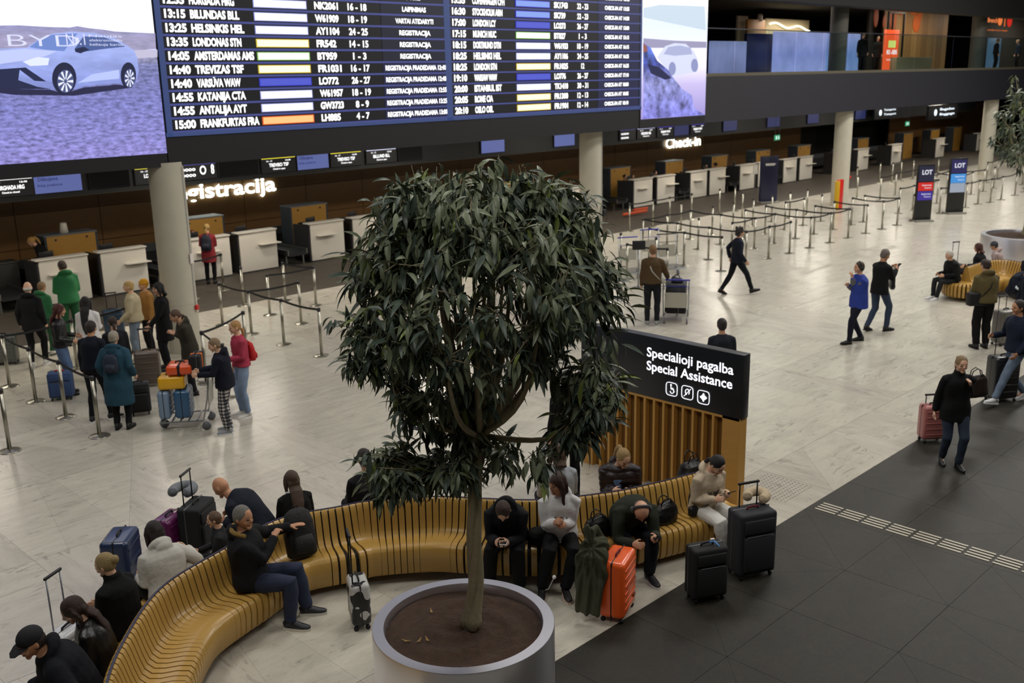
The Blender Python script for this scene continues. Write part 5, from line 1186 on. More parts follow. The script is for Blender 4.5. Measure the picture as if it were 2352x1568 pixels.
def sit_at(px, p_y, z, front=True, off=.29):
    """place on the bench: nearest ridge point to a picture point, then out to the seat; returns xy and outward heading"""
    x, y = fl(px, p_y, z); p, d = bn_near(x, y); nrm = Vector((d.y, -d.x)) if front else Vector((-d.y, d.x))
    q = p+nrm*off; return (q.x, q.y), math.degrees(math.atan2(nrm.y, nrm.x))
# socket plates on the bench skirt
for (sx_, sy_), lab in (((735, 1360), 'round twin power sockets in the bench skirt left of the cabin case'), ((1250, 1325), 'round twin power sockets in the bench skirt under the seated teenager')):
    x, y = fl(sx_, sy_, .27); p, d = bn_near(x, y); nrm = Vector((d.y, -d.x)); q = p+nrm*.548
    m = MB()
    for s in (-.045, .045): m.cyl((d.x*s, d.y*s, 0), (d.x*s+nrm.x*.008, d.y*s+nrm.y*.008, 0), .032, n=16)
    o = m.build('power_socket', mat('socket', '#0e0e10', .5)); o.location = (q.x, q.y, .27); o.parent = bn; o.location = (q.x-BORG.x, q.y-BORG.y, .27); o['label'] = 'black twin round power socket'
# bench at the right
r2 = [fl(x, y, ZR) for x, y in ((2222, 612), (2262, 600), (2300, 596), (2345, 602), (2400, 618))]
bn2, B2, BO2 = bench('smaller golden slatted bench at the right edge beside the second planter', r2, .085, .055, end=-1)
# ------------------------------------------------------------------ planters
PC = (5.335, 6.03); PR = .815
def planter(label, x, y, r, h):
    t = thing('planter', label, 'planter', (x, y, 0)); ri = r*.87
    st = mat('planter_steel', '#ebebf3', .32, metal=1.0, bump=.02, bscale=3, stretch=(1, 1, 40))
    b = MB(); n = 72
    b.lathe([(r-.012, 0), (r, .012), (r, h-.012), (r-.004, h), (ri+.004, h), (ri, h-.008), (ri, h-.16), (ri-.02, h-.16), (0.001, h-.16)], n=n); b.build('tub', st, t, auto=40)
    s = MB(); rr = random.Random(5); vs = [(0, 0, h-.05)]; fs = []; R = 26; N = 60
    for i in range(1, R+1):
        for k in range(N):
            a = 2*PI*k/N; q = ri*.995*i/R; z = h-.085+.03*(1-(i/R)**2)+.012*math.sin(q*23+a*3)+rr.uniform(-.008, .008)*(i < R); vs.append((q*math.cos(a), q*math.sin(a), z))
    for k in range(N): fs.append((0, 1+k, 1+(k+1) % N))
    for i in range(R-1):
        for k in range(N): fs.append((1+i*N+k, 1+(i+1)*N+k, 1+(i+1)*N+(k+1) % N, 1+i*N+(k+1) % N))
    s.add(vs, fs); so = s.build('soil', mat('soil', '#3d2a1d', .95, var=.45, vscale=14, bump=1.0, bscale=70), t, True)
    return t, so
pl, soil = planter('large round brushed-steel planter holding the tree in the foreground', PC[0], PC[1], PR, .70)
for lx, ly, la in ((-.42, .12, .4), (-.50, .20, 2.0), (-.36, .08, 1.2), (.10, -.02, .3), (-.02, .42, 1)):
    m = MB(); m.prism([(-.05, 0), (0, .011), (.05, 0), (0, -.011)], 0, .003, lambda a, b, d: (lx+a*math.cos(la)-b*math.sin(la), ly+a*math.sin(la)+b*math.cos(la), .647+d+abs(a)*.3)); m.build('fallen_leaf', mat('dry_leaf', '#8a6d38', .8), pl)
pl2, soil2 = planter('second round steel planter at the right edge, behind the seated travellers', 30.3, 9.75, 1.05, .80)
# ------------------------------------------------------------------ trees
bark = mat('bark', '#8a8064', .85, var=.25, vscale=9, bump=.7, bscale=40, stretch=(2, 2, .5))
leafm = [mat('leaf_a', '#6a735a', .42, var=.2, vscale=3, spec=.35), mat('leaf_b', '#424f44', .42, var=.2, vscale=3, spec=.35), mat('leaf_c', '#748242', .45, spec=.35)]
def leaf_geo(L=.17, W=.024, bend=.9):
    vs = []; fs = []; n = 5; z = 0; x = 0; ang = 0
    prof = [.12, .75, 1.0, .85, .5, .04]
    for i in range(n+1):
        w = W*prof[i]*.5; vs += [(x, -w, z+w*.35), (x, 0, z), (x, w, z+w*.35)]; ang += bend/n; x += L/n*math.cos(ang); z -= L/n*math.sin(ang)
    for i in range(n):
        for k in (0, 1): a = i*3+k; fs.append((a, a+3, a+4, a+1))
    return vs, fs
LG = [leaf_geo(.205, .047, .8), leaf_geo(.18, .040, 1.2), leaf_geo(.235, .048, .6)]
def frame(d, up):
    x = Vector(d).normalized(); z = Vector(up); z = (z-x*z.dot(x)); z = z.normalized() if z.length > 1e-3 else x.orthogonal().normalized(); y = z.cross(x)
    return Matrix(((x.x, y.x, z.x, 0), (x.y, y.y, z.y, 0), (x.z, y.z, z.z, 0), (0, 0, 0, 1)))
def tree(label, base, groups, fork, seed, leaves_per, scale=1., single=300, spread=1.0, trunk_r=.06):
    t = thing('ficus_tree', label, 'tree', base); rg = random.Random(seed); B = Vector(base)
    tips = []
    for c, r, n, shell in groups:
        for _ in range(n):
            while 1:
                v = Vector((rg.gauss(0, 1), rg.gauss(0, 1), rg.gauss(0, 1)))
                if v.length > .1: break
            v.normalize(); q = rg.uniform(shell, 1.0); p = Vector((c[0]+v.x*r[0]*q, c[1]+v.y*r[1]*q, c[2]+v.z*r[2]*q)); tips.append((p, v, q))
    F_ = Vector(fork)
    # trunk: three twisted stems
    for s in range(3):
        m = MB(); pts = []; rad = []
        for i in range(22):
            u = i/21; a = s*2.1+u*5.5; q = trunk_r*.55*(1-.15*u); c = Vector((0, 0, 0)).lerp(F_-B, u); c.x += .025*math.sin(u*7)*scale; pts.append(c+Vector((q*math.cos(a), q*math.sin(a), 0))); rad.append(trunk_r*(.86-.35*u)*(1+.5*max(0, .12-u)/.12))
        m.loft(pts, rad, None, (1, 0, 0), 10, cap=0); m.build('trunk_stem', bark, t, True)
    # limbs from the fork to spread-out hubs, twigs from hubs to tips
    hubs = []
    for k in range(34):
        cand = max((tips[rg.randrange(len(tips))][0] for _ in range(14)), key=lambda p: min([(p-h).length for h in hubs]+[9]))
        cc = cand; h = F_.lerp(cc, .70) if cc.z > F_.z-.2 else (B.lerp(F_, .72)).lerp(cc, .6); hubs.append(h)
    for h in hubs:
        low = h.z < F_.z+.02; st = F_ if not low else B.lerp(F_, .82); m = MB(); pts = []
        for i in range(9):
            u = i/8; p = st.lerp(h, u); out = Vector((h.x-st.x, h.y-st.y, 0)); p = p+out*(.22*math.sin(PI*u))-Vector((0, 0, .10*math.sin(PI*u))); pts.append(p-B)
        m.loft(pts, [.026*scale*(1-.7*i/8)+.004 for i in range(9)], None, (1, 0, 0), 7, cap=0); m.build('branch', bark, t, True)
    tw = MB()
    for p, v, q in tips:
        h = min(hubs, key=lambda h: (h-p).length); mid = h.lerp(p, .5)+Vector((v.x, v.y, .6))*.06
        tw.loft([h-B, mid-B, p-B], [.008*scale, .005*scale, .003*scale], None, (1, 0, 0), 4, cap=0)
    tw.build('twigs', bark, t, True, kind='stuff')
    allL = []
    for p, v, q in tips:
        n = rg.randint(leaves_per-4, leaves_per+4); hb_ = min(hubs, key=lambda h: (h-p).length)
        for i in range(n):
            a = rg.uniform(0, 2*PI); o = Vector((math.cos(a), math.sin(a), 0)); hor = Vector((v.x, v.y, 0))
            d = (o*rg.uniform(.35, 1)+hor*.55+Vector((0, 0, rg.uniform(-1.5, .45)))).normalized()
            st = p.lerp(min(hubs, key=lambda h: (h-p).length) if i == 0 else hb_, (rg.random()**2)*.55)+Vector((rg.uniform(-1, 1), rg.uniform(-1, 1), rg.uniform(-1.2, .8)))*.055*scale*spread
            M_ = Matrix.Translation(st-B) @ frame(d, (o.x*.3, o.y*.3, 1)) @ Matrix.Rotation(rg.uniform(-.7, .7), 4, 'X') @ Matrix.Scale(rg.uniform(.72, 1.12)*scale, 4)
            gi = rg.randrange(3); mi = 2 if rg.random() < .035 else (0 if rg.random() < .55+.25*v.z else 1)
            allL.append((M_, gi, mi, (st-Vector((0, 0, CAMZ))).length-q*.3))
    allL.sort(key=lambda t_: t_[3])
    lm = {}
    for gi in range(3):
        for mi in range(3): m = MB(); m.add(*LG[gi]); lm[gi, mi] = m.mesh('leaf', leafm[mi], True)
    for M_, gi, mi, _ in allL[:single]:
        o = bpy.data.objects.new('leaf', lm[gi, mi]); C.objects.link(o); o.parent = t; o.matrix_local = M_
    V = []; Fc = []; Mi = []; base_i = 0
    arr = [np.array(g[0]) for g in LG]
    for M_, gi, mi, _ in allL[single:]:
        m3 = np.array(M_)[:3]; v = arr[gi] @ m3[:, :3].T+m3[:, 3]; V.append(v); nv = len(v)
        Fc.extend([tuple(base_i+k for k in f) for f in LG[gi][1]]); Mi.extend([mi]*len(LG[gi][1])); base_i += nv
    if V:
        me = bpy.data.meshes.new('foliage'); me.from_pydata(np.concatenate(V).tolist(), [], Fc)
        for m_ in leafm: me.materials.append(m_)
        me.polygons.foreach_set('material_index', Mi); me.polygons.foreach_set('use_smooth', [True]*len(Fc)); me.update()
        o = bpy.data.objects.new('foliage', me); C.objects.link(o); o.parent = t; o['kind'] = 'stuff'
    return t
TB = (5.40, 6.0, .64)
# picture-plane offsets at the trunk: u to the right (metres), w up; depth spread along view
uR = Vector((math.sin(YAW), -math.cos(YAW), 0)); uF = Vector((math.cos(YAW), math.sin(YAW), 0))
def at_tree(px, p_y, dep=0.):
    d = ray(px, p_y); c = np.array([5.40, 6.02, 0]); n = np.array([AF[0], AF[1], 0]); t = (c @ n+dep*math.hypot(AF[0], AF[1]))/(d @ n); return Vector((t*d[0], t*d[1], CAMZ+t*d[2]))
G = []
def blob(px, p_y, rp, rv, n, shell=.55, dep=0., rd=None):
    c = at_tree(px, p_y, dep); k = 1/290.; r = rp*k; G.append((c, (rd or r, rd or r, rv*k), n, shell))
blob(1105, 625, 345, 260, 300, .62)
blob(1100, 490, 270, 140, 90, .5)
blob(1100, 420, 170, 60, 30, .4)
blob(950, 445, 70, 50, 26, .3)
blob(1280, 450, 75, 55, 28, .3)
blob(1000, 900, 130, 80, 26, .3)
blob(880, 700, 125, 170, 50, .4)
blob(1340, 700, 110, 190, 60, .4)
blob(1365, 880, 80, 95, 34, .3)
blob(820, 790, 70, 80, 14, .3)
blob(895, 1075, 90, 95, 44, .3)
blob(1050, 1050, 95, 90, 38, .3)
blob(1185, 1060, 80, 50, 14, .3)
blob(1330, 975, 65, 55, 14, .3)
blob(960, 940, 80, 50, 10, .3)
tree('large weeping tree with long narrow dark leaves in the steel planter', TB, G, at_tree(1100, 1000), 11, 13)
tc = Vector((30.6, 9.75, .7)); G2 = [(tc+Vector((0, 0, 3.3)), (1.25, 1.25, 1.5), 90, .5), (tc+Vector((0, 0, 2.5)), (1.2, 1.2, .9), 40, .4)]
tree('second leafy tree cut off by the right picture edge', tuple(tc), G2, tc+Vector((.1, 0, 2.0)), 5, 12, 1.25, single=0)
# ------------------------------------------------------------------ the people
AW, TO, RT, LF = 45, 225, -45, 135
# --- queue at the left
p = person('man with thin white hair, black jacket and white trainers, far left of the queue', fl(88, 842), AW+5, 1.76, 'walk', lean=3, head=(10, 15), top='#17181b', bottom='#131417', hair=('fringe', '#d9d3c8'), skin=2, shoe='#e2e0dc', sole='#e8e8e8', near='mid', hem=.16, hood='small', feet=((-.10, -.05, 0, 0), (.10, .16, 0, 0)))
p = person('child in green hoodie and green trousers half hidden behind the white-haired man', fl(112, 815), AW-10, 1.55, lean=4, head=(15, -10), top='#1f7a45', bottom='#1c6a3c', hair=('short', '#8a6a48'), near='mid', shoe='#c9c6bb', hood='small')
p = person('tall man in a green tracksuit looking down before the first white counter', fl(172, 792), AW+35, 1.86, lean=6, head=(32, 10), top='#1d8548', bottom='#146336', hair=('short', '#3b2a20'), lh=(-.14, .28, 1.12), rh=(.12, .30, 1.12), near='mid', shoe='#33363a', hood='small', bulk=1.06)
p = person('woman with dark red hair, black leather jacket and blue jeans in the queue', fl(155, 905), RT+18, 1.68, lean=2, head=(8, 0), top='#1b1b1e', kind='leather', bottom='#4e6f9e', bkind='denim', leg=1.25, hair=('bob', '#4a1d17', .14), lh=(-.18, .26, 1.08), rh=(.16, .24, 1.05), near='mid', hem=.03)
p = person('woman with long black hair and white top, seen from behind in the queue', fl(222, 880), AW, 1.66, lean=3, side=-3, head=(5, 20), top='#fbf8f4', bottom='#24252a', hair=('long', '#0f0e10', .42), near='mid', hem=.06, rh=(.10, .28, 1.1))
p = person('man with cropped hair in a dark navy sweater and trousers, queue front', fl(232, 968), AW-8, 1.72, lean=3, head=(10, 0), top='#131a2a', bottom='#12151f', hair=('short', '#2a2320'), skin=1, near=True, hem=.03, shoe='#101114', sole='#e6e6e6', feet=((-.12, -.04, 0, 0), (.13, .14, 0, 0, 35)), bulk=1.04, jname='sweater')
p = person('woman in a long teal padded coat with grey-blond hair in the queue', fl(284, 985), AW, 1.64, lean=3, head=(6, 0), top='#1c5168', kind='cloth', bottom='#15161a', hair=('short', '#a39a8a'), near=True, hem=.50, hood=True, bulk=1.16, shoe='#161616', jname='coat', lh=(-.27, .10, .95), rh=(.27, .10, .95))
backpack('small navy backpack worn over the teal coat', on_back(p, .10, .165), .25, .10, .30, '#1c2638')
p = person('dark-haired girl in dark clothes just behind the teal coat', fl(283, 925), AW+30, 1.56, lean=3, head=(8, 0), top='#1b1c24', bottom='#b8b2a8', hair=('lowpony', '#35241d'), near='mid', hem=.1)
p = person('woman with short blond hair and glasses in a cream padded jacket, light jeans', fl(322, 832), LF+10, 1.68, lean=2, head=(6, 5), top='#d6c496', bottom='#7f93a8', bkind='denim', hair=('short', '#c7a566'), skin=2, near='mid', hem=.06, bulk=1.14, lh=(-.2, .25, .95), shoe='#bdb6aa')
p = person('child with mustard beanie and mustard padded coat beside the cream jacket', fl(352, 815), TO-50, 1.60, lean=2, head=(0, 0), top='#b87d16', bottom='#1b1c20', hair=('beanie', '#d99a1c', '#d79a20'), near='mid', hem=.12, bulk=1.1)
p = person('person with a black bowl haircut and long black coat near the first column', fl(388, 848), LF+30, 1.74, lean=1, head=(2, 10), top='#101114', bottom='#121318', hair=('bob', '#0c0b0c', .07), near='mid', hem=.36, jname='coat', lh=(-.18, .30, .95), bulk=1.02)
p = person('woman in an olive parka with furry hood leaning on the trolley', fl(447, 905), LF+25, 1.62, lean=14, head=(25, 0), top='#3b372c', bottom='#1b1b20', hair=('lowpony', '#5b4533'), near='mid', hem=.25, hood=True, fur='#8a7358', lh=(-.05, .25, 1.25), rh=(.08, .28, 1.25), bulk=1.08, jname='parka')
boy = person('boy in a navy hooded jacket and black-white plaid trousers pushing the trolley', fl(528, 992), LF+8, 1.58, lean=7, head=(18, 15), top='#11162a', bottom='#888888', bkind='plaid', leg=1.3, hair=('short', '#8a7357'), skin=2, near=True, hem=.12, hood=True, bulk=1.14, lh=(-.16, .42, 1.12), rh=(.14, .44, 1.12), shoe='#8f949c', sole='#dddddd')
p = person('blond girl in a bright pink jacket and light jeans beside the boy', fl(566, 955), LF+35, 1.66, lean=3, head=(6, 0), top='#c4204c', bottom='#86a2c8', bkind='denim', leg=1.1, hair=('lowpony', '#b58a55'), skin=2, near=True, hem=.03, shoe='#d9d6cf', sole='#eeeeee', lh=(-.1, .3, 1.1))
backpack('small bright red backpack on the girl in the pink jacket', on_back(p, .02, .13), .26, .12, .32, '#b3161a')
p = person('woman in a long red coat with a blond ponytail, standing at the counter', fl(486, 652), AW+3, 1.68, lean=4, head=(10, 0), top='#a5182a', bottom='#101114', hair=('lowpony', '#b7975c'), near='mid', hem=.32, jname='coat', lh=(-.15, .32, 1.15), rh=(.12, .3, 1.1), shoe='#0f0f10')
backpack('navy backpack worn by the woman in the red coat', on_back(p, .02, .135), .30, .16, .44, '#161b2c')
p = person('woman in red with dark hair glimpsed through the tree crown', fl(1168, 650), AW, 1.66, lean=3, head=(8, 0), top='#b81a34', bottom='#17181c', hair=('short', '#6a4a34'), near=False, hem=.2)
# staff behind the desks
def staff(px, p_y, z, label, h=1.70, **k):
    Y = 27.0; x, zz = py(px, p_y, Y); person(label, (x, Y), TO+40+k.pop('turn', 0), h, 'sit', seat=.50, near=False, top='#14151a', bottom='#14151a', hair=k.pop('hair', ('bun', '#2a1d16')), **k)
x, _ = py(100, 560, 27.2)
p = person('blond desk agent in black bending behind the first counter at left', (x, 27.1), LF+20, 1.72, lean=26, head=(30, 0), top='#101114', bottom='#101114', hair=('pony', '#b58a4a'), near='mid', lh=(-.1, .4, 1.0), rh=(.1, .4, 1.0))
staff(436, 505, 1, 'desk agent seated behind the counter, partly hidden by the column, near the red coat', skin=2, hair=('short', '#7a4a34'))
staff(1433, 405, 1, 'desk agent in black talking with head turned, first of the far row')
staff(1330, 405, 1, 'desk agent left of the second column, seen over the tree')
staff(1445, 405, 1, 'desk agent resting her chin on a hand behind the first far counter', lean=16)
staff(1502, 392, 1, 'dark-haired desk agent looking down behind the second far counter', hair=('short', '#15110f'))
staff(1618, 375, 1, 'desk agent with white shirt collar behind the third far counter', hair=('short', '#2a1d16'))
staff(1646, 370, 1, 'desk agent seen from behind beside the fourth far counter', turn=180)
# --- middle and right
br = person('man in a brown jacket with a pale crossbody strap pushing a luggage trolley', fl(1497, 748), AW-12, 1.82, lean=2, head=(4, 12), top='#5a4321', bottom='#1c1f27', hair=('short', '#7c5c38'), near='mid', hem=.04, bulk=1.06, rh=(.30, .30, 1.0), shoe='#8a8a88', sole='#cccccc')
strap_over('small black bag on a pale strap across the brown jacket', br, '#a8a59b', True, bagd=(.16, .06, .14))
wk = person('woman in a navy uniform with dark curly bun, striding to the right', fl(1690, 676), RT+8, 1.74, 'walk', lean=2, head=(4, 0), top='#141b2e', bottom='#10131d', hair=('curly', '#1c1414'), near='mid', hem=.10, feet=((-.08, -.36, .04, 22), (.08, .40, .02, -16)), rh=(.24, .14, .88), lh=(-.24, -.10, .90), jname='uniform_jacket', shoe='#0c0c0e')
p = person('young man in a royal blue vest with grey sleeves and ear defenders', fl(1966, 786), LF+12, 1.72, 'walk', lean=2, head=(2, -5), top='#1c3fae', bottom='#171c30', hair=('short', '#3a2a20'), near='mid', hem=.18, feet=((-.10, .22, 0, -5), (.10, -.16, 0, 0)), lh=(-.06, .22, 1.40), rh=(.05, .24, 1.22), bulk=1.14, jname='vest', shoe='#101114')
b = MB()
for k in (0, 1):
    S, E, W = p['SH'][k], p['mids'][k], p['hands'][k]; b.loft([S.lerp(E, .25), E, E.lerp(W, .5), W.lerp(E, .08)], [.078, .066, .060, .05], None, p['fw'], 12)
organic(b, 'grey_sleeves', cloth('#6d6f70'), p['root'], .015, 2, wrinkle(.006))
m = MB(); rr_ = Matrix.Translation(p['Hc']) @ p['Mh'].to_4x4(); m.loft([rr_ @ Vector((.088*math.cos(a), -.01, .02+.108*math.sin(a))) for a in np.linspace(-.2, PI+.2, 14)], .010, None, (0, 1, 0), 8)
for sx in (-1, 1): m.ell(rr_ @ Vector((sx*.092, -.006, -.01)), (.022, .035, .042), p['Mh'].to_4x4())
o = m.build('ear_defenders', mat('black_plastic', '#111113', .4), None, True); o.matrix_world = p['Mw']; tag(o, 'black ear defenders on the young man in the royal blue vest', 'headphones')
p = person('man with grey cropped hair in a black jacket reading his phone while walking', fl(2013, 760), RT+28, 1.82, 'walk', lean=3, head=(22, 0), top='#121316', bottom='#2b4161', bkind='denim', hair=('short', '#6f655c'), skin=1, near='mid', hem=.14, feet=((-.10, -.18, .02, 12), (.10, .16, 0, 0)), lh=(-.06, .36, 1.28), rh=(.08, .36, 1.26), shoe='#15161a')
phone('black phone held up by the walking man in the black jacket', p, 1, .35)
soft_bag('dark shoulder bag hanging at the side of the man reading his phone', fl(2042, 742), .6, .78, (.30, .12, .40), '#16171a', 'shoulder_bag')
ol = person('man in an olive bomber jacket seen from behind, black crossbody bag', fl(2252, 800), AW+4, 1.80, lean=5, head=(20, 10), top='#6b5d2e', bottom='#0f1012', leg=1.25, hair=('short', '#33241c'), near='mid', hem=.05, hood='small', bulk=1.14, lh=(-.14, .28, 1.1), rh=(.12, .3, 1.1), shoe='#0d0d0f')
strap_over('large black crossbody bag on the man in the olive jacket', ol, '#0e0e10', False, bagd=(.36, .16, .26), w=.03)
wp = person('woman in a black coat pulling a dusty pink cabin case across the dark floor', fl(2182, 1070), TO-6, 1.66, 'walk', lean=3, head=(6, 4), top='#0f1013', bottom='#20344e', bkind='denim', hair=('pony', '#8f7450'), skin=2, near=True, hem=.20, bulk=1.06, feet=((-.08, .10, 0, 0), (.08, -.14, .02, 10)), rh=(.27, -.06, .84), lh=(-.12, .12, 1.30), shoe='#0e0e10', jname='coat', collar=True)
soft_bag('dark brown shoulder bag under the arm of the woman in the black coat', fl(2228, 1000), -.75, .62, (.40, .16, .34), '#2a1d1b', 'shoulder_bag')
jm = person('bearded man in a dark blue hooded jacket and light jeans striding left', fl(2322, 925), LF+14, 1.80, 'walk', lean=3, head=(4, -5), top='#17233c', bottom='#7189a6', bkind='denim', hair=('short', '#2c2220'), skin=1, near=True, hem=.06, hood=True, bulk=1.1, feet=((-.09, .42, 0, -10), (.09, -.30, .04, 20)), lh=(-.24, .20, .90), rh=(.22, .30, 1.10), shoe='#dcdcdc', sole='#f0f0f0')
backpack('black backpack on the striding bearded man, cut by the right edge', on_back(jm, .05, .14), .30, .16, .44, '#0f1014')
p = person('older grey-haired man in navy phoning at the right edge', fl(2352, 805), LF+20, 1.78, lean=2, head=(8, 0), top='#141c30', bottom='#15171f', hair=('short', '#8f8a84'), skin=1, near='mid', hem=.1, lh=(-.09, .10, 1.50))
p = person('dark-haired person standing behind the assistance sign, only the head showing', fl(1652, 960), AW, 1.66, lean=2, head=(5, 0), top='#1e2430', bottom='#181a20', hair=('short', '#1d1414'), near='mid')
# --- upper level
U = lambda px, Y: (py(px, 150, Y)[0], Y)
p = person('person in black standing upstairs behind the lit panels', U(1978, 22.3), TO, 1.75, near=False, z0=5.31, top='#0d0e10', bottom='#0d0e10', hair=('short', '#5a3a28'), hem=.3)
p = person('person in black before the dark narrow wall upstairs', U(2012, 24.0), TO, 1.75, near=False, z0=5.31, top='#121212', bottom='#121212', hair=('short', '#2a1d16'), hem=.3)
p = person('person in black and white upstairs with a trolley, near the right corner', U(2284, 23.0), RT, 1.75, near=False, z0=5.31, top='#1b1c20', bottom='#131416', hair=('short', '#8a6a4a'), hem=.1)
p = person('person in a dark blue jacket upstairs, farthest right', U(2335, 23.0), LF, 1.72, near=False, z0=5.31, top='#182a3c', bottom='#131416', hair=('short', '#9a7a5a'), hem=.1)
# --- seated, right-hand bench
def s2(px, p_y, z, off): x, y = fl(px, p_y, z); return (x, y)
p = person('white-haired woman in a black coat seated at the far end of the right bench', s2(2190, 640, .5, 0), LF+10, 1.64, 'sit', lean=14, head=(12, 0), top='#0f1013', bottom='#26272b', hair=('short', '#cfc9c0'), near='mid', shoe='#d5d5d5', sole='#f0f0f0', bulk=1.12, feet=((-.1, .50, 0, 0), (.1, .48, 0, 0)))
p = person('auburn-haired woman in black on the right bench, back to the viewer', s2(2250, 625, .5, 0), LF-40, 1.64, 'sit', lean=6, head=(6, 0), top='#14171a', bottom='#1b1c20', hair=('bob', '#4a2218', .12), near='mid', bulk=1.1)
p = person('person in a pale pink hooded jacket with a grey beanie by the second planter', s2(2292, 615, .5, 0), AW+60, 1.55, 'sit', lean=10, head=(20, 0), top='#c3aaa6', bottom='#3a3a40', hair=('beanie', '#3a3a42', '#3f4048'), near='mid', hood='small', bulk=1.1)
p = person('man in a navy jacket with reflective bands and a blue beanie on the right bench', s2(2332, 668, .5, 0), TO+10, 1.80, 'sit', lean=36, head=(45, 0), top='#131b2e', bottom='#12141c', hair=('beanie', '#1d1d22', '#202f9c'), near='mid', bulk=1.18, lh=(-.14, .42, .78), rh=(.14, .42, .78))
m = MB()
for k in (0, 1):
    E, W = p['mids'][k], p['hands'][k]; m.loft([E.lerp(W, .25), E.lerp(W, .42)], .066, None, (1, 0, 0), 14, cap=0)
m.build('reflective_band', mat('reflect', '#c9d4d6', .3, emit='#8fa0a4', es=.15) if False else mat('reflect', '#c9d4d6', .3), p['root'], True)
p = person('man in a dark coat at the very right edge beside the blue beanie', s2(2362, 640, .5, 0), TO, 1.75, 'sit', lean=8, head=(6, 0), top='#1a1d26', bottom='#15171d', hair=('short', '#7a3a22'), near='mid')
# --- seated, foreground bench, front side
at, f = sit_at(572, 1305, .62); f0 = f; hx, hy = fl(668, 1212, .84)
pk = person('grey-haired man in a black parka with fur collar seated on the front of the bench', at, f+26, 1.80, 'sit', seat=.43, lean=-4, head=(4, -28), top='#15161a', bottom='#1d2b4d', bkind='denim', hair=('short', '#77736d'), skin=1, near=True, hem=.12, bulk=1.22, hood=True, fur='#9a7b42', lh=('w', hx, hy, .86), rh=(-.10, .24, .88), rp=(.5, .2, -.9), shoe='#1a1d24', sole='#cfcabd', jname='parka', feet=((-.13, .50, 0, 0), (.15, .40, 0, 0)), leg=1.2, curl=(.15, .7), palms=((0, 0, -1), None))
at, f = sit_at(1168, 1195, .62)
p = person('teenager in a dark jacket with pale-lined hood bowed over a phone', at, f, 1.70, 'sit', seat=.43, lean=34, head=(62, 0), top='#14161c', bottom='#101114', hair=('short', '#3b281d'), skin=2, near=True, hem=.08, bulk=1.18, lh=(-.06, .50, .66), rh=(.07, .50, .66), leg=1.25, hood=True, feet=((-.17, .40, 0, 0), (.17, .40, 0, 0)), curl=.7)
phone('white phone held low by the bowed teenager', p, 0, .1, '#e8e8ea', None)
at, f = sit_at(1285, 1190, .62)
ww = person('long-haired woman in a white sweatshirt seated with crossed black-clad legs', at, f-6, 1.70, 'sit', seat=.43, lean=8, head=(6, -52), top='#ffffff', bottom='#0f1013', hair=('long', '#3a2118', .36, .22), skin=1, near=True, hem=.06, bulk=1.12, lh=(-.03, .30, .76), rh=(.08, .32, .80), jname='sweatshirt', leg=1.2, feet=((-.02, .50, .0, 0), (.24, .46, 0, 0)), shoe='#141416', sole='#d8b8a8', curl=.6, hood='small')
at, f = sit_at(1412, 1165, .62)
hp = person('balding man in an olive sweater and headphones bent far forward on the bench', at, f-4, 1.82, 'sit', seat=.43, lean=48, head=(58, -10), top='#2c3323', bottom='#171b28', hair=('fringe', '#4a3b30'), skin=0, near=True, hem=.06, bulk=1.16, lh=(-.08, .66, .62), rh=(.16, .66, .58), jname='sweater', leg=1.15, feet=((-.12, .42, 0, 0), (.26, .58, 0, 0)), shoe='#15161a', sole='#c9c9cc', curl=.6)
m = MB(); rr_ = Matrix.Translation(hp['Hc']) @ hp['Mh'].to_4x4(); m.loft([rr_ @ Vector((.088*math.cos(a), -.02, .015+.112*math.sin(a))) for a in np.linspace(-.1, PI+.1, 16)], .016, .008, (0, 1, 0), 8)
for sx in (-1, 1): m.ell(rr_ @ Vector((sx*.092, -.010, -.01)), (.022, .038, .044), hp['Mh'].to_4x4())
o = m.build('headphones', mat('hp_grey', '#3d4047', .45), None, True); o.matrix_world = hp['Mw']; tag(o, 'dark grey over-ear headphones on the bent balding man', 'headphones')
phone('black phone held by the bent man with headphones', hp, 0, .2)
at, f = sit_at(1612, 1140, .62)
bw_ = person('woman with smooth black hair, beige sweatshirt and white trousers at the bench end', at, f+2, 1.66, 'sit', seat=.43, lean=12, head=(42, 6), top='#dcc6a4', bottom='#fbf8f0', hair=('lowpony', '#0c0b0e'), skin=2, near=True, hem=.08, bulk=1.14, lh=(-.07, .32, .78), rh=(.10, .30, .74), jname='sweatshirt', leg=1.35, feet=((-.08, .36, 0, 0), (.02, .42, 0, 0)), shoe='#d8d8d6', curl=.65, hood='small')
phone('black phone held by the woman in the beige sweatshirt', bw_, 0, .3)
strap_over('black crossbody bag and strap on the woman in the beige sweatshirt', bw_, '#0e0e10', True, bagd=(.20, .08, .13), front=True, w=.026)
def chest_print(p, key, s_, col, h_, wd_, t_):
    textgroup(key, 'print', mat('print'+col, col, .8), p['root']); c = p['sp'](t_)+p['fw']*(.130*1.16+.014); rt, dn, fw = p['rt'], p['dn'], p['fw']
    text(key, s_, lambda a, b, d=0: tuple(c+rt*a*-1*-1+dn*b-fw*(a*a*1.6)), h_, 0, 0, wd_, align='C', bold=.03)
chest_print(bw_, 'pr1', 'ANNIKAS', '#33312f', .045, .24, .27)
chest_print(ww, 'pr2', 'US3', '#2b2c3c', .09, .15, .22)
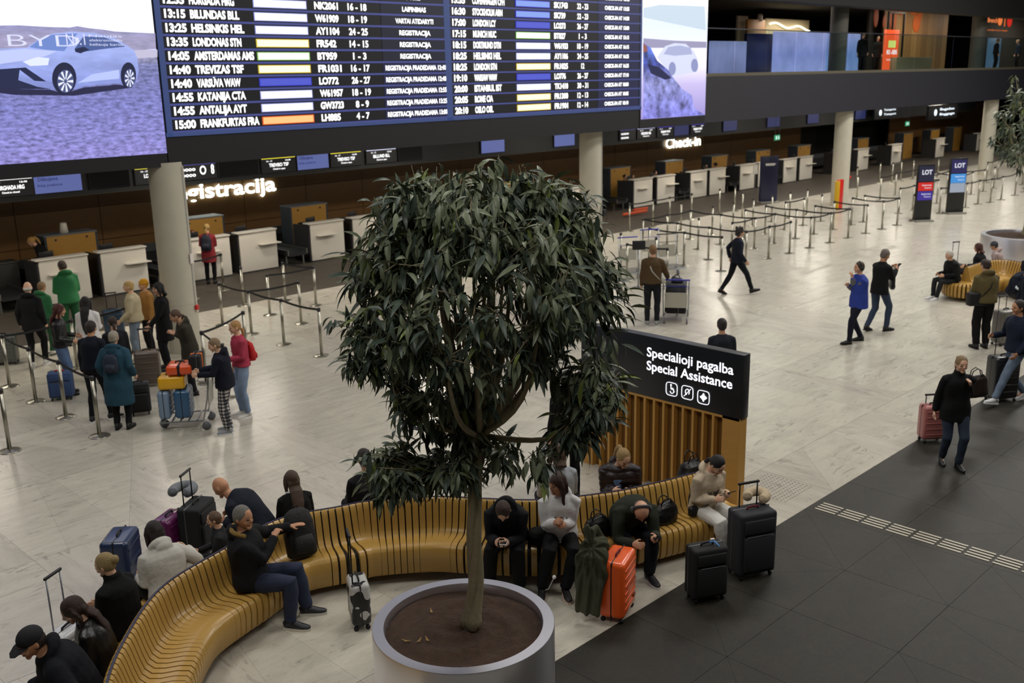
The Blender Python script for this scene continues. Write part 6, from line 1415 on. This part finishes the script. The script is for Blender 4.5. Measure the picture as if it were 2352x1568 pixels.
# --- seated on the far side of the foreground bench
at, f = sit_at(1420, 1100, .7, False, .42)
bg = person('ponytailed blond woman in a shiny burgundy puffer jacket on the far side of the bench', at, f+150, 1.68, 'sit', seat=.43, lean=16, head=(34, 30), top='#2a171b', kind='puffer', bottom='#1b1c20', hair=('pony', '#a88a58'), skin=2, near=True, hem=.10, bulk=1.3, hood=True, lh=(-.12, .36, .74), rh=(.08, .32, .74), jname='puffer_jacket')
m = MB(); m.loft([bg['sp'](.40)+bg['fw']*.17+bg['rt']*.03, bg['sp'](.20)+bg['fw']*.18+bg['rt']*.02, bg['sp'](.04)+bg['fw']*.19], [.05, .045, .04], .012, bg['rt'], 8); m.build('blue_shirt', cloth('#4c6f9c', 'denim'), bg['root'], True)
at, f = sit_at(1268, 1105, .7, False, .38)
p = person('person with brown hair in a light grey t-shirt on the far side of the bench', at, f, 1.72, 'sit', seat=.43, lean=8, head=(10, 8), top='#bcc4cc', bottom='#2c2f36', hair=('bob', '#4f3b28', .08), near=True, hem=.06, bulk=1.02, jname='t_shirt')
xx, yy = fl(1345, 1170)
p = person('person dressed in black standing with their back turned between bench and sign wall', (9.15, 8.15), AW+20, 1.78, lean=2, head=(8, 0), top='#0d0e11', bottom='#0c0d10', hair=('short', '#15110f'), near='mid', hem=.1, bulk=1.14)
at, f = sit_at(668, 1150, .7, False, .22)
p = person('woman with long straight brown hair and a black top, back turned, far side of bench', at, f+5, 1.54, 'sit', seat=.43, lean=12, head=(6, 4), top='#101114', bottom='#1a1b20', hair=('long', '#4e3c2e', .26), near=True, hem=.06, collar=None)
m = MB(); m.loft([p['N']+p['rt']*(.10*math.cos(a))-p['fw']*(.09*math.sin(a))+p['dn']*.005 for a in np.linspace(0, PI, 9)], .012, None, (0, 0, 1), 8); m.build('white_collar', mat('white_shirt', '#d8d8d8', .8), p['root'], True)
at, f = sit_at(560, 1180, .7, False)
p = person('bald man in a navy jacket leaning forward on the far side of the bench', (at[0]+.12, at[1]+.22), f+35, 1.74, 'sit', seat=.43, lean=40, head=(34, -10), top='#161f30', bottom='#171a22', hair=('bald', '#b98665'), skin=1, near=True, hem=.08, bulk=1.2)
at, f = sit_at(497, 1235, .7, False)
p = person('small boy with cropped brown hair, only his head above the bench back', at, f+40, 1.25, 'sit', seat=.43, lean=4, head=(10, 0), top='#24262a', bottom='#1b1c20', hair=('short', '#6a533f'), skin=2, near=True)
at, f = sit_at(330, 1300, .7, False, .25)
wh = person('dark-haired woman in a pale grey hoodie seated with her back to the viewer', at, f-14, 1.64, 'sit', seat=.43, lean=22, side=4, head=(16, -10), top='#d8d4c8', bottom='#1a1b1f', hair=('bob', '#1f1512', .08), near=True, hem=.10, bulk=1.22, hood=True, rh=(.40, .26, .80), jname='hoodie')
at, f = sit_at(262, 1390, .7, False)
p = person('blond woman with a low bun in a black coat, back turned, left of the bench', at, f-10, 1.66, 'sit', seat=.43, lean=8, head=(16, 10), top='#0c0d0f', bottom='#111216', hair=('bun', '#a08a5c'), skin=2, near=True, hem=.12, bulk=1.16, jname='coat', collar=True)
at, f = sit_at(318, 1478, .7, False, .22)
p = person('woman with long brown hair in a black leather jacket at the bottom left', (at[0], at[1]), f+10, 1.66, 'sit', seat=.43, lean=14, head=(28, 22), top='#1a1a1c', kind='leather', bottom='#101115', hair=('long', '#38241b', .20, .16), skin=2, near=True, hem=.06, bulk=1.12)
at, f = sit_at(262, 1520, .7, False)
p = person('man in a black baseball cap and dark navy jacket in the bottom left corner', (at[0]-.06, at[1]-.10), f+22, 1.84, 'sit', seat=.43, lean=26, head=(20, 20), top='#10141f', bottom='#14161d', hair=('cap', '#2a1d17', '#121318'), skin=1, near=True, hem=.10, bulk=1.3, hood='small', lh=(-.42, .30, .66))
at, f = sit_at(838, 1090, .7, False)
p = person('person in a dark jacket on the far bench side behind the lower left leaves', at, f+20, 1.74, 'sit', seat=.43, lean=10, head=(12, 0), top='#15171d', bottom='#15161a', hair=('short', '#2a2018'), near='mid', bulk=1.15)

# ------------------------------------------------------------------ luggage and loose things
def F_(px, p_y): return fl(px, p_y)
oc = suitcase('bright orange ribbed hard-shell suitcase in front of the bent man', F_(1418, 1408), R_(22), .46, .27, .62, '#f0601e', 'hard', 0, ribs=6, trim='#7a1414')
m = MB(); m.rbox((.04, -.142, .36), (.30, .008, .012), .003); m.rbox((.13, -.142, .18), (.07, .008, .03), .003); m.build('badge', mat('badge', '#7c3a24', .4), oc, auto=40)
cx, cy = F_(1366, 1412)
cg = thing('coat', 'olive green coat draped over the orange suitcase', 'coat', (cx, cy, 0)); m = MB(); q_ = R_(22)
dx, dy = math.cos(q_), math.sin(q_)
m.loft([(.18*dx, .18*dy, .76), (.02*dx, .02*dy, .80), (-.10*dx, -.10*dy, .70), (-.16*dx, -.16*dy, .45), (-.19*dx, -.19*dy, .12)], [.10, .14, .17, .17, .13], [.04, .05, .055, .05, .04], (-dy, dx, 0), 18, cap=.3)
m.loft([(-.02, .05, .78), (.03, .10, .90), (.12, .12, .86), (.20, .08, .78)], [.08, .10, .08, .03], [.05, .06, .05, .03], (dx, dy, 0), 12, cap=.4)
organic(m, 'draped_fabric', cloth('#4d5038'), cg, .012, 1, folds(.013))
bs = suitcase('black soft cabin suitcase with blue ribbon tied to its handle, on the dark floor', F_(1620, 1372), R_(-28), .40, .24, .56, '#17181a', 'soft')
m = MB(); m.loft([(.02, 0, .64), (.07, -.03, .66), (.10, -.06, .62), (.12, -.07, .60)], .012, .006, (0, 1, 0), 8); m.build('ribbon', mat('ribbon', '#4a8fd8', .6), bs, True); m = MB(); m.rbox((.05, -.02, .68), (.05, .02, .02), .005); m.build('tag', mat('tagp', '#e8dcd8', .5), bs)
bg_ = suitcase('large dark grey soft suitcase with raised handle and neck pillow, beside the sign wall', F_(1722, 1315), R_(-26), .46, .30, .72, '#26272b', 'soft', .26, trim='#6a1218')
x, y = F_(1725, 1300)
npw = thing('neck_pillow', 'cream fluffy neck pillow lying on the large dark grey suitcase', 'pillow', (x+.05, y+.0, .80), .3)
m = MB(); m.loft([(.13*math.cos(a), .10*math.sin(a), .045) for a in np.linspace(-2.2, 2.2, 14)], .055, None, (0, 0, 1), 12); organic(m, 'cushion', mat('fleece', '#c9b697', .95, bump=.8, bscale=120), npw, .009, 2)
cw = suitcase('small black and white cow-patterned cabin case standing by the bench front', F_(828, 1432), R_(62), .34, .20, .46, '#b4b4b0', 'hard', .50, ribs=0)
cwp = bpy.data.materials.new('cow'); cwp.use_nodes = True; nt = cwp.node_tree; b_ = nt.nodes['Principled BSDF']; n_ = nt.nodes.new('ShaderNodeTexNoise'); n_.inputs['Scale'].default_value = 7; n_.inputs['Detail'].default_value = 1; tc_ = nt.nodes.new('ShaderNodeTexCoord'); cr_ = nt.nodes.new('ShaderNodeValToRGB'); cr_.color_ramp.interpolation = 'CONSTANT'; cr_.color_ramp.elements[0].color = hexc('#101012'); cr_.color_ramp.elements[1].color = hexc('#b9b9b6'); cr_.color_ramp.elements[1].position = .5
nt.links.new(tc_.outputs['Object'], n_.inputs[0]); nt.links.new(n_.outputs['Fac'], cr_.inputs[0]); nt.links.new(cr_.outputs[0], b_.inputs['Base Color']); b_.inputs['Roughness'].default_value = .3
for ch in cw.children:
    if ch.name.startswith('shell'): ch.data.materials[0] = cwp
suitcase('large navy blue hard suitcase standing behind the woman in the pale hoodie', F_(292, 1372), R_(48), .46, .30, .70, '#233352', 'hard', 0, ribs=4)
suitcase('purple hard suitcase left of the black case with raised handle, back of bench', F_(400, 1285), R_(30), .40, .25, .52, '#5a1a4c', 'hard', 0, ribs=5)
kc = suitcase('black soft suitcase with raised black handle behind the bench', F_(462, 1275), R_(35), .44, .28, .62, '#121316', 'soft', .36)
x, y = F_(440, 1255); gp_ = thing('neck_pillow', 'grey neck pillow on top of the black case behind the bench', 'pillow', (x-.02, y+.02, .69), .6); m = MB(); m.loft([(.14*math.cos(a), .11*math.sin(a), .05) for a in np.linspace(-2.3, 2.3, 14)], .06, None, (0, 0, 1), 12); organic(m, 'cushion', mat('greyfleece', '#6f7479', .9, bump=.5, bscale=90), gp_, .010, 2)
sl = suitcase('white and black cabin case with tall silver handle at the lower left', F_(172, 1560), R_(30), .38, .23, .50, '#c4c6c8', 'hard', .52, '#9a9ca4')
suitcase('grey hard suitcase beside the man in the olive jacket', F_(2302, 790), R_(-20), .44, .28, .66, '#77756e', 'hard', .25, ribs=5)
suitcase('tall black hard suitcase wheeled beside the striding bearded man', F_(2296, 918), R_(-35), .46, .30, .72, '#1b1c20', 'hard', .30, ribs=5)
pc = suitcase('dusty pink hard cabin case pulled by the woman in the black coat', F_(2138, 1012), R_(-40), .38, .24, .52, '#a05f5c', 'hard', .12, ribs=5)
suitcase('grey-brown hard suitcase with raised handle between teal coat and olive parka', F_(345, 885), R_(-30), .44, .27, .62, '#5b4f46', 'hard', .38, ribs=5)
suitcase('navy trolley case with handle in front of the blank white counter', fl(266, 775), R_(-20), .42, .26, .58, '#233a50', 'hard', .35, ribs=4, group=None)
suitcase('black upright suitcase just right of the teal coat', F_(325, 950), R_(-25), .34, .24, .50, '#17181b', 'soft', 0)
suitcase('blue soft bag case behind the jeans of the red-haired woman', F_(145, 915), R_(-30), .40, .30, .45, '#2f4670', 'soft', 0, trim='#b03030')
suitcase('light grey case between the white-haired man and the left edge', F_(14, 835), R_(-30), .5, .35, .55, '#5a5c58', 'hard', 0)
suitcase('dark suitcase beside the white-haired woman on the right bench', s2(2192, 655, .0, 0), R_(-30), .36, .24, .50, '#1b1c20', 'soft', .55)
# black backpack standing on the bench seat
x, y = fl(720, 1300, .43); p_, d_ = bn_near(x, y); nrm = Vector((d_.y, -d_.x)); q_ = p_+nrm*.20; a_ = math.atan2(-nrm.y, -nrm.x)
Mb = Matrix.Translation((q_.x+nrm.x*.04, q_.y+nrm.y*.04, .435)) @ Matrix.Rotation(math.atan2(nrm.y, nrm.x)-PI/2, 4, 'Z') @ Matrix.Rotation(R_(10), 4, 'X')
backpack('big black backpack standing on the bench seat against the back', Mb, .34, .20, .52, '#101113', straps=False)
def on_seat(px, p_y, label, dims, off=.30, col='#101012', **k):
    x, y = fl(px, p_y, .45); p, d = bn_near(x, y); nrm = Vector((d.y, -d.x))*(1 if off > 0 else -1); q = p+nrm*abs(off); return soft_bag(label, (q.x, q.y), math.atan2(d.y, d.x), .43, dims, col, **k)
on_seat(1545, 1205, 'black leather handbag on the seat between bent man and beige woman', (.32, .22, .24))
on_seat(1368, 1220, 'black soft bag on the seat right of the woman in white', (.30, .22, .22))
on_seat(1250, 1235, 'black jacket heaped on the seat left of the woman in white', (.34, .30, .16), name='folded_jacket', cat='jacket', handles=False, kind='cloth')
on_seat(940, 1125, 'black bag lying on the far seat seen through the low leaves', (.42, .28, .30), -.34)
on_seat(1535, 1075, 'black rucksack slumped on the far seat beside the burgundy jacket', (.36, .28, .36), -.34, name='rucksack')
on_seat(340, 1345, 'small black handbag on the bench top left of the pale hoodie', (.24, .16, .20), -.12)
bp_ = Matrix.Translation(tuple(fl(1345, 1385))+(0,)) @ Matrix.Rotation(R_(200), 4, 'Z')
backpack('black backpack with white marks on the floor between orange case and sneakers', bp_, .30, .20, .42, '#121214', straps=False)
# cable to the socket
m = MB(); a = Vector(fl(1273, 1325, .28)+(.28,)); bb_ = Vector(fl(1240, 1362)+(.01,)); m.loft([a, a.lerp(bb_, .4)+Vector((-.02, -.02, -.05)), bb_], .004, None, (0, 0, 1), 6); m.ell(a, (.022, .022, .022)); o = m.build('charger_cable', mat('white_p', '#eeeeee', .4), None, True); tag(o, 'white charger plug and cable at the bench skirt by the black shoes', 'cable')
# luggage trolleys
def trolley(label, at, rz, bar='#b9bcc0', hcol='#2a2a9c'):
    t = thing('luggage_trolley', label, 'trolley', (at[0], at[1], 0), rz); st = mat('trolley_steel', '#a9acaf', .3, metal=.8)
    m = MB()
    for sx in (-1, 1): m.loft([(sx*.24, -.38, .16), (sx*.27, .30, .16), (sx*.28, .40, .55), (sx*.28, .46, 1.02)], .014, None, (1, 0, 0), 8)
    m.loft([(-.24, -.38, .16), (.24, -.38, .16)], .014, None, (0, 0, 1), 8); m.build('frame', st, t, True)
    m = MB(); [m.box((0, -.32+.13*i, .17), (.50, .03, .012)) for i in range(6)]; m.build('deck_slats', st, t)
    m = MB(); m.loft([(-.30, .46, 1.02), (.30, .46, 1.02)], .018, None, (0, 0, 1), 10); m.loft([(-.26, .40, .80), (-.26, .26, .83), (.26, .26, .83), (.26, .40, .80)], .008, None, (0, 0, 1), 6); m.build('handlebar', mat('hb'+hcol, hcol, .4), t, True)
    m = MB(); m.box((0, .405, .55), (.48, .012, .34)); m.build('advert_board', mat('adboard', '#a8a597', .5), t)
    for wx, wy in ((-.25, .34), (.25, .34), (0, -.36)):
        m = MB(); m.cyl((wx-.018, wy, .07), (wx+.018, wy, .07), .07, n=16); m.build('wheel', mat('wheel_grey', '#6a6d72', .5), t, True)
    return t
tq = (7.08, 14.25); rzq = R_(LF+8+90)
T1 = trolley('luggage trolley piled with yellow, orange and blue cases, pushed by the boy', fl(432, 978), R_(LF+8-90)+PI, hcol='#8f9296')
def ontr(t, lx, ly): c, s = math.cos(t.rotation_euler[2]), math.sin(t.rotation_euler[2]); return (t.location[0]+c*lx-s*ly, t.location[1]+s*lx+c*ly)
rz1 = T1.rotation_euler[2]
suitcase('light blue ribbed case standing at the front of the loaded trolley', ontr(T1, -.0, -.30), rz1, .46, .18, .46, '#7289a4', 'hard', z=.19, wheels=False, ribs=5)
suitcase('blue case standing at the back of the loaded trolley', ontr(T1, 0, -.02), rz1, .46, .24, .46, '#2c587f', 'hard', z=.19, wheels=False, ribs=5)
yc = suitcase('yellow cabin case with black handles lying on top of the blue cases', ontr(T1, .02, -.16), rz1+PI/2, .42, .34, .22, '#e0a90c', 'hard', z=.665, wheels=False, ribs=0)
m = MB(); m.rbox((0, 0, .245), (.20, .06, .02), .01); m.build('top_handle', mat('case_dark', '#0f0f11', .5), yc, auto=40)
suitcase('orange case with black trim lying highest on the loaded trolley', ontr(T1, .0, -.02), rz1+PI/2, .40, .40, .16, '#d9501c', 'hard', z=.905, wheels=False, ribs=0, bands='#141414')
suitcase('black backpack-like case with orange edges at the trolley handlebar', ontr(T1, -.02, .24), rz1, .36, .17, .34, '#1a1a1c', 'soft', z=.86, wheels=False, bands='#e2701a')
T2 = trolley('luggage trolley with two black cases pushed by the man in the brown jacket', fl(1553, 735), R_(AW-90-12)+PI)
rz2 = T2.rotation_euler[2]
suitcase('grey box-like case on top of the trolley by the brown jacket man', ontr(T2, 0, -.05), rz2+PI/2, .62, .42, .34, '#34363a', 'soft', z=.52, wheels=False)
suitcase('black case lying under the grey one on the trolley', ontr(T2, 0, -.05), rz2+PI/2, .66, .44, .30, '#101114', 'soft', z=.20, wheels=False)
soft_bag('small black bag on top of the grey case on the trolley', ontr(T2, 0, .05), rz2, .87, (.28, .18, .14), '#111114')
for k, (px1, py1, lab) in enumerate(((1455, 634, 'empty parked luggage trolley with blue handle, left one of the pair'), (1505, 612, 'empty parked luggage trolley with blue handle, right one of the pair'), (1545, 625, 'empty parked luggage trolley just behind the brown jacket man'))):
    trolley(lab, fl(px1, py1), R_(-30), hcol='#2a2a9c' if k < 2 else '#1a1a1c')
x, y = fl(1463, 632); t = thing('queue_sign', 'small dark sign frame on a steel post near the parked trolleys', 'sign', (20.6, 15.9, 0)); m = MB(); m.cyl((0, 0, 0), (0, 0, 1.0), .02, n=10); m.build('pole', steel, t, True); m = MB(); m.rbox((0, 0, 1.12), (.34, .03, .24), .01, R_(-45)); m.build('frame', mat('black_metal', '#111214', .5), t, auto=40); m = MB(); m.lathe([(.15, 0), (.15, .01), (.02, .02)], n=20); m.build('base', steel, t)
# small things on desks and cabinets
def cup(label, x, y, z, h=.16, r=.07, col='#d8d4c8'):
    t = thing('lamp_cup', label, 'cup', (x, y, z)); t.name = 'paper_cup'; m = MB(); m.lathe([(r, 0), (r*.8, h*.8), (r*.72, h)], n=20); m.build('cup_body', mat('cup'+col, col, .5), t, True); m = MB(); m.lathe([(r*.74, h), (r*.5, h+.012)], n=20); m.build('rim', mat('cup'+col, col, .5), t)
cup('white upturned cup on the left cabinet behind the first counter', cab0.location.x-.08, 27.6, 1.585, .26, .11)
a = py(1749, 38, 32.4); cup('white jar on the orange cabinet upstairs', a[0], 32.5, a[1]-.25, .4, .18)
t = thing('wet_floor_board', 'orange-red low barrier lying on the grey floor beyond the front lanes', 'barrier', (31.6, 24.6, 0)); m = MB(); m.rbox((0, 0, .12), (1.5, .12, .10), .03); m.rbox((1.0, .5, .12), (.9, .12, .10), .03); m.build('bar', mat('coral', '#c8502c', .5), t, auto=40)
t = thing('waste_bin', 'grey box-shaped bin at the left picture edge behind the queue', 'bin', fl(20, 690)+(0,)); m = MB(); m.rbox((0, 0, .5), (.6, .5, 1.0), .03); m.build('body', mat('bin_dark', '#232322', .6), t, auto=40); m = MB(); m.rbox((0, 0, 1.02), (.62, .52, .05), .02); m.build('lid', mat('bin_lid', '#3a3a38', .5), t, auto=40)
t = thing('sign_stand', 'white notice sheet standing on a post before the far counters', 'sign', (40.9, 24.9, 0)); m = MB(); m.cyl((0, 0, 0), (0, 0, 1.0), .02, n=8); m.build('pole', steel, t); m = MB(); m.box((0, 0, 1.1), (.34, .02, .45)); m.build('sheet', mat('notice_w', '#cfcdc6', .6), t)
# ------------------------------------------------------------------ finish
finish_texts()
finish_organic()
for o in list(bpy.data.objects):
    if o.type == 'MESH' and o.parent is None and 'kind' not in o and 'label' not in o: print('LOOSE', o.name)
